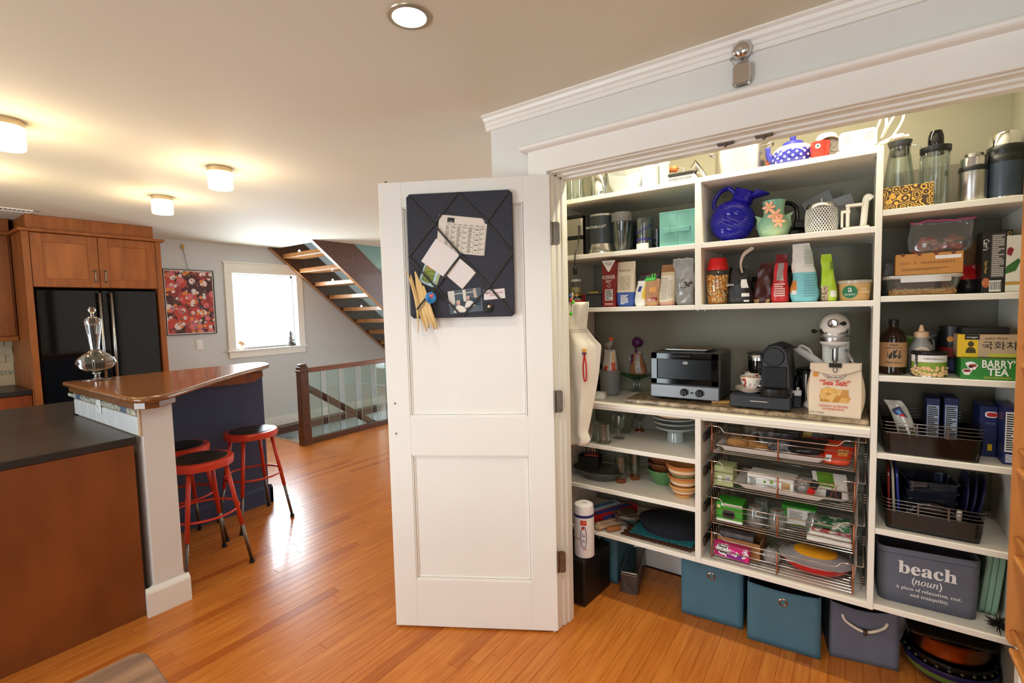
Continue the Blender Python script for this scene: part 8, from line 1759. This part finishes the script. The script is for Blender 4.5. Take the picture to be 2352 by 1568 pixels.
t = sheet_on('photograph', 'snapshot of two people on a porch tucked at the board foot', 'photograph', .382, 1.525, .150, .104, -5, F0 + .0005, mat('photo_dark', (40, 44, 52), .25, var=.2, scale=20), .0006)
def ph(name, poly, c, o=.0012): g = G(); g.prism(poly, -o, -.0005, 'y'); build(name, g, flat(c), t)
ph('porch_wall', [(-.074, -.01), (-.048, -.01), (-.048, .05), (-.074, .05)], (206, 204, 196)); ph('window_print', [(-.046, .0), (-.008, .0), (-.008, .034), (-.046, .034)], (70, 86, 96), .0014); ph('window_frame', [(-.05, -.002), (-.046, -.002), (-.046, .05), (-.05, .05)], (222, 220, 212), .0016); ph('post_print', [(-.008, -.002), (.006, -.002), (.006, .05), (-.008, .05)], (214, 210, 200), .0016); ph('sill_print', [(-.05, .034), (.04, .034), (.04, .037), (-.05, .037)], (214, 210, 200), .0018); ph('post_print', [(.04, .01), (.054, .01), (.052, .05), (.04, .05)], (190, 176, 160), .0016); ph('chair_print', [(-.036, -.02), (.066, -.026), (.07, .004), (.02, .012), (-.01, .01)], (44, 62, 72), .0014)
for nm_, cx_, cz_, s_ in (('front_person_print', -.03, -.014, 1), ('rear_person_print', .016, .002, .8)):
    ph(nm_, [(cx_ - .028 * s_, cz_ - .032), (cx_ + .034 * s_, cz_ - .034 * s_), (cx_ + .022 * s_, cz_ - .012 * s_), (cx_ + .006, cz_ - .002), (cx_ - .01 * s_, cz_ - .002), (cx_ - .02 * s_, cz_ - .016 * s_)], (226, 222, 214), .002)
    ph('face_print', [(cx_ + .008 * s_ * math.cos(a) - .002, cz_ + .008 + .010 * s_ * math.sin(a)) for a in [2 * PI * k / 12 for k in range(12)]], (206, 160, 136), .0024); ph('hair_print', [(cx_ + .009 * s_ * math.cos(a) - .002, cz_ + .011 + .010 * s_ * math.sin(a)) for a in [PI * k / 8 for k in range(9)]], (206, 204, 200), .0022)
t = sheet_on('gift_tag', 'small white tag with pink handwriting held by a ribbon', 'tag', .511, 1.551, .094, .043, -4, F0 + .0008, paperw, .0008)
txt('Something that Judith\nfound dear', t, (0, -.0012, .001), .0095, flat((176, 60, 100)), width=.078, ext=.0002, shear=.25); g = G(); g.tube(spline([(-.04, -.001, .012), (-.03, -.004, .008), (-.018, -.003, .016), (-.008, -.002, .026)], 5), .0008, 5); build('string', g, ink, t)
t = on_door('bow_brooch', 'dark tartan bow brooch with a pearl centre under the white tag', 'brooch', .483, 1.497, F0 + .001); g = G()
for a, l in ((20, .02), (150, .022), (200, .016), (250, .026), (290, .026), (340, .018)): g.ball(1, (math.cos(R(a)) * l * .6, -.004, math.sin(R(a)) * l * .6), 10, 6, (.013, .004, .009))
build('bow', g, mat('dark_tartan', (22, 34, 30), .6, rgb2=(70, 40, 30), scale=60, contrast=(.5, .6)), t); g = G(); g.ball(.0062, (.004, -.009, .001), 12, 8); build('pearl', g, mat('pearl', (236, 222, 206), .15), t)
husk = mat('dried_husk', (206, 164, 96), .6, rgb2=(232, 202, 142), scale=14, stretch=(4, 4, .6), detail=5)
for k, (u, z, ln, wd_, an, off) in enumerate(((.17, 1.52, .26, .016, 14, .006), (.188, 1.525, .24, .024, 12, .012), (.2, 1.53, .27, .022, 17, .008), (.215, 1.515, .22, .02, 19, .013), (.165, 1.53, .28, .010, 9, .002), (.226, 1.50, .2, .018, 16, .006))):
    t = on_door('husk_strip', ('narrow leftmost', 'broad front', 'long middle', 'short right', 'thin curling outer', 'rightmost back')[k] + ' strip of the dried tan husk bundle under a ribbon', 'dried husk', u, z, F0 + .006 + k * .0032, R(-an), 'dried husk strips')
    def hf(a, v): x = (a - .5) * wd_ * (1 - .75 * abs(2 * v - 1) ** 3); return (x + (.012 * (v - .5) ** 2 * (1 if k != 4 else -6)), -.002 * math.sin(PI * a) * (1 + .4 * math.sin(5 * v)) - .004 * math.sin(PI * v), (v - .5) * ln)
    g = G(); g.sheet(hf, 6, 14, th=.0012); build('strip', g, husk, t)
t = on_door('pin_badge', 'round blue pin badge with a red heart on the husk bundle', 'badge', .236, 1.542, F0 + .034); g = G(); M_ = Matrix.Rotation(R(90), 4, 'X'); g.lathe([(0, .0045), (.017, .004), (.0235, .002), (.025, 0), (.024, -.002)][::-1], 30, M=M_); build('disc', g, mat('sky_blue_enamel', (40, 130, 196), .2), t)
g = G(); g.prism([(.004 + .0105 * (16 * math.sin(a) ** 3) / 16, .009 + .0105 * (13 * math.cos(a) - 5 * math.cos(2 * a) - 2 * math.cos(3 * a) - math.cos(4 * a)) / 16) for a in [2 * PI * k / 24 for k in range(24)]], -.0056, -.003, 'y'); build('heart', g, flat((206, 40, 44)), t)
txt('I m', t, (.004, -.006, .010), .009, white_ink); txt('PUBLIC\nRADIO', t, (-.003, -.0052, -.008), .009, flat((24, 40, 90)), width=.034, rot=(R(90), R(-18), 0))
# bell over the pantry header
t = thing('wall_bell', 'chrome electric bell with a domed gong above its box, over the pantry header', 'bell', (-.33, 1.85, 2.22))
g = G(); M_ = Matrix.Translation((0, -.012, .113)) @ Matrix.Rotation(R(90), 4, 'X'); g.lathe([(.031, .0), (.032, .003), (.0305, .011), (.025, .018), (.015, .0225), (0, .024)], 36, M=M_); build('gong', g, chrome, t); g = G(); g.cyl(.0035, .023, .027, 12, M=M_); build('gong_nut', g, chrome, t)
g = G(); g.box(-.012, -.01, .05, .014, 0, .11, .001); build('bracket', g, steel, t)
g = G(); g.prism(rrect(-.031, -.004, .031, .071, .016), -.008, 0, 'y', b=.002); g.prism(rrect(-.028, .0, .028, .069, .016), -.024, -.008, 'y', b=.004); build('box', g, chrome, t)
g = G(); g.tube([(-.02, -.01, .06), (-.032, -.014, .09)], .0012, 5); g.ball(.005, (-.034, -.014, .093), 10, 6); build('clapper', g, steel, t)

make_texts()
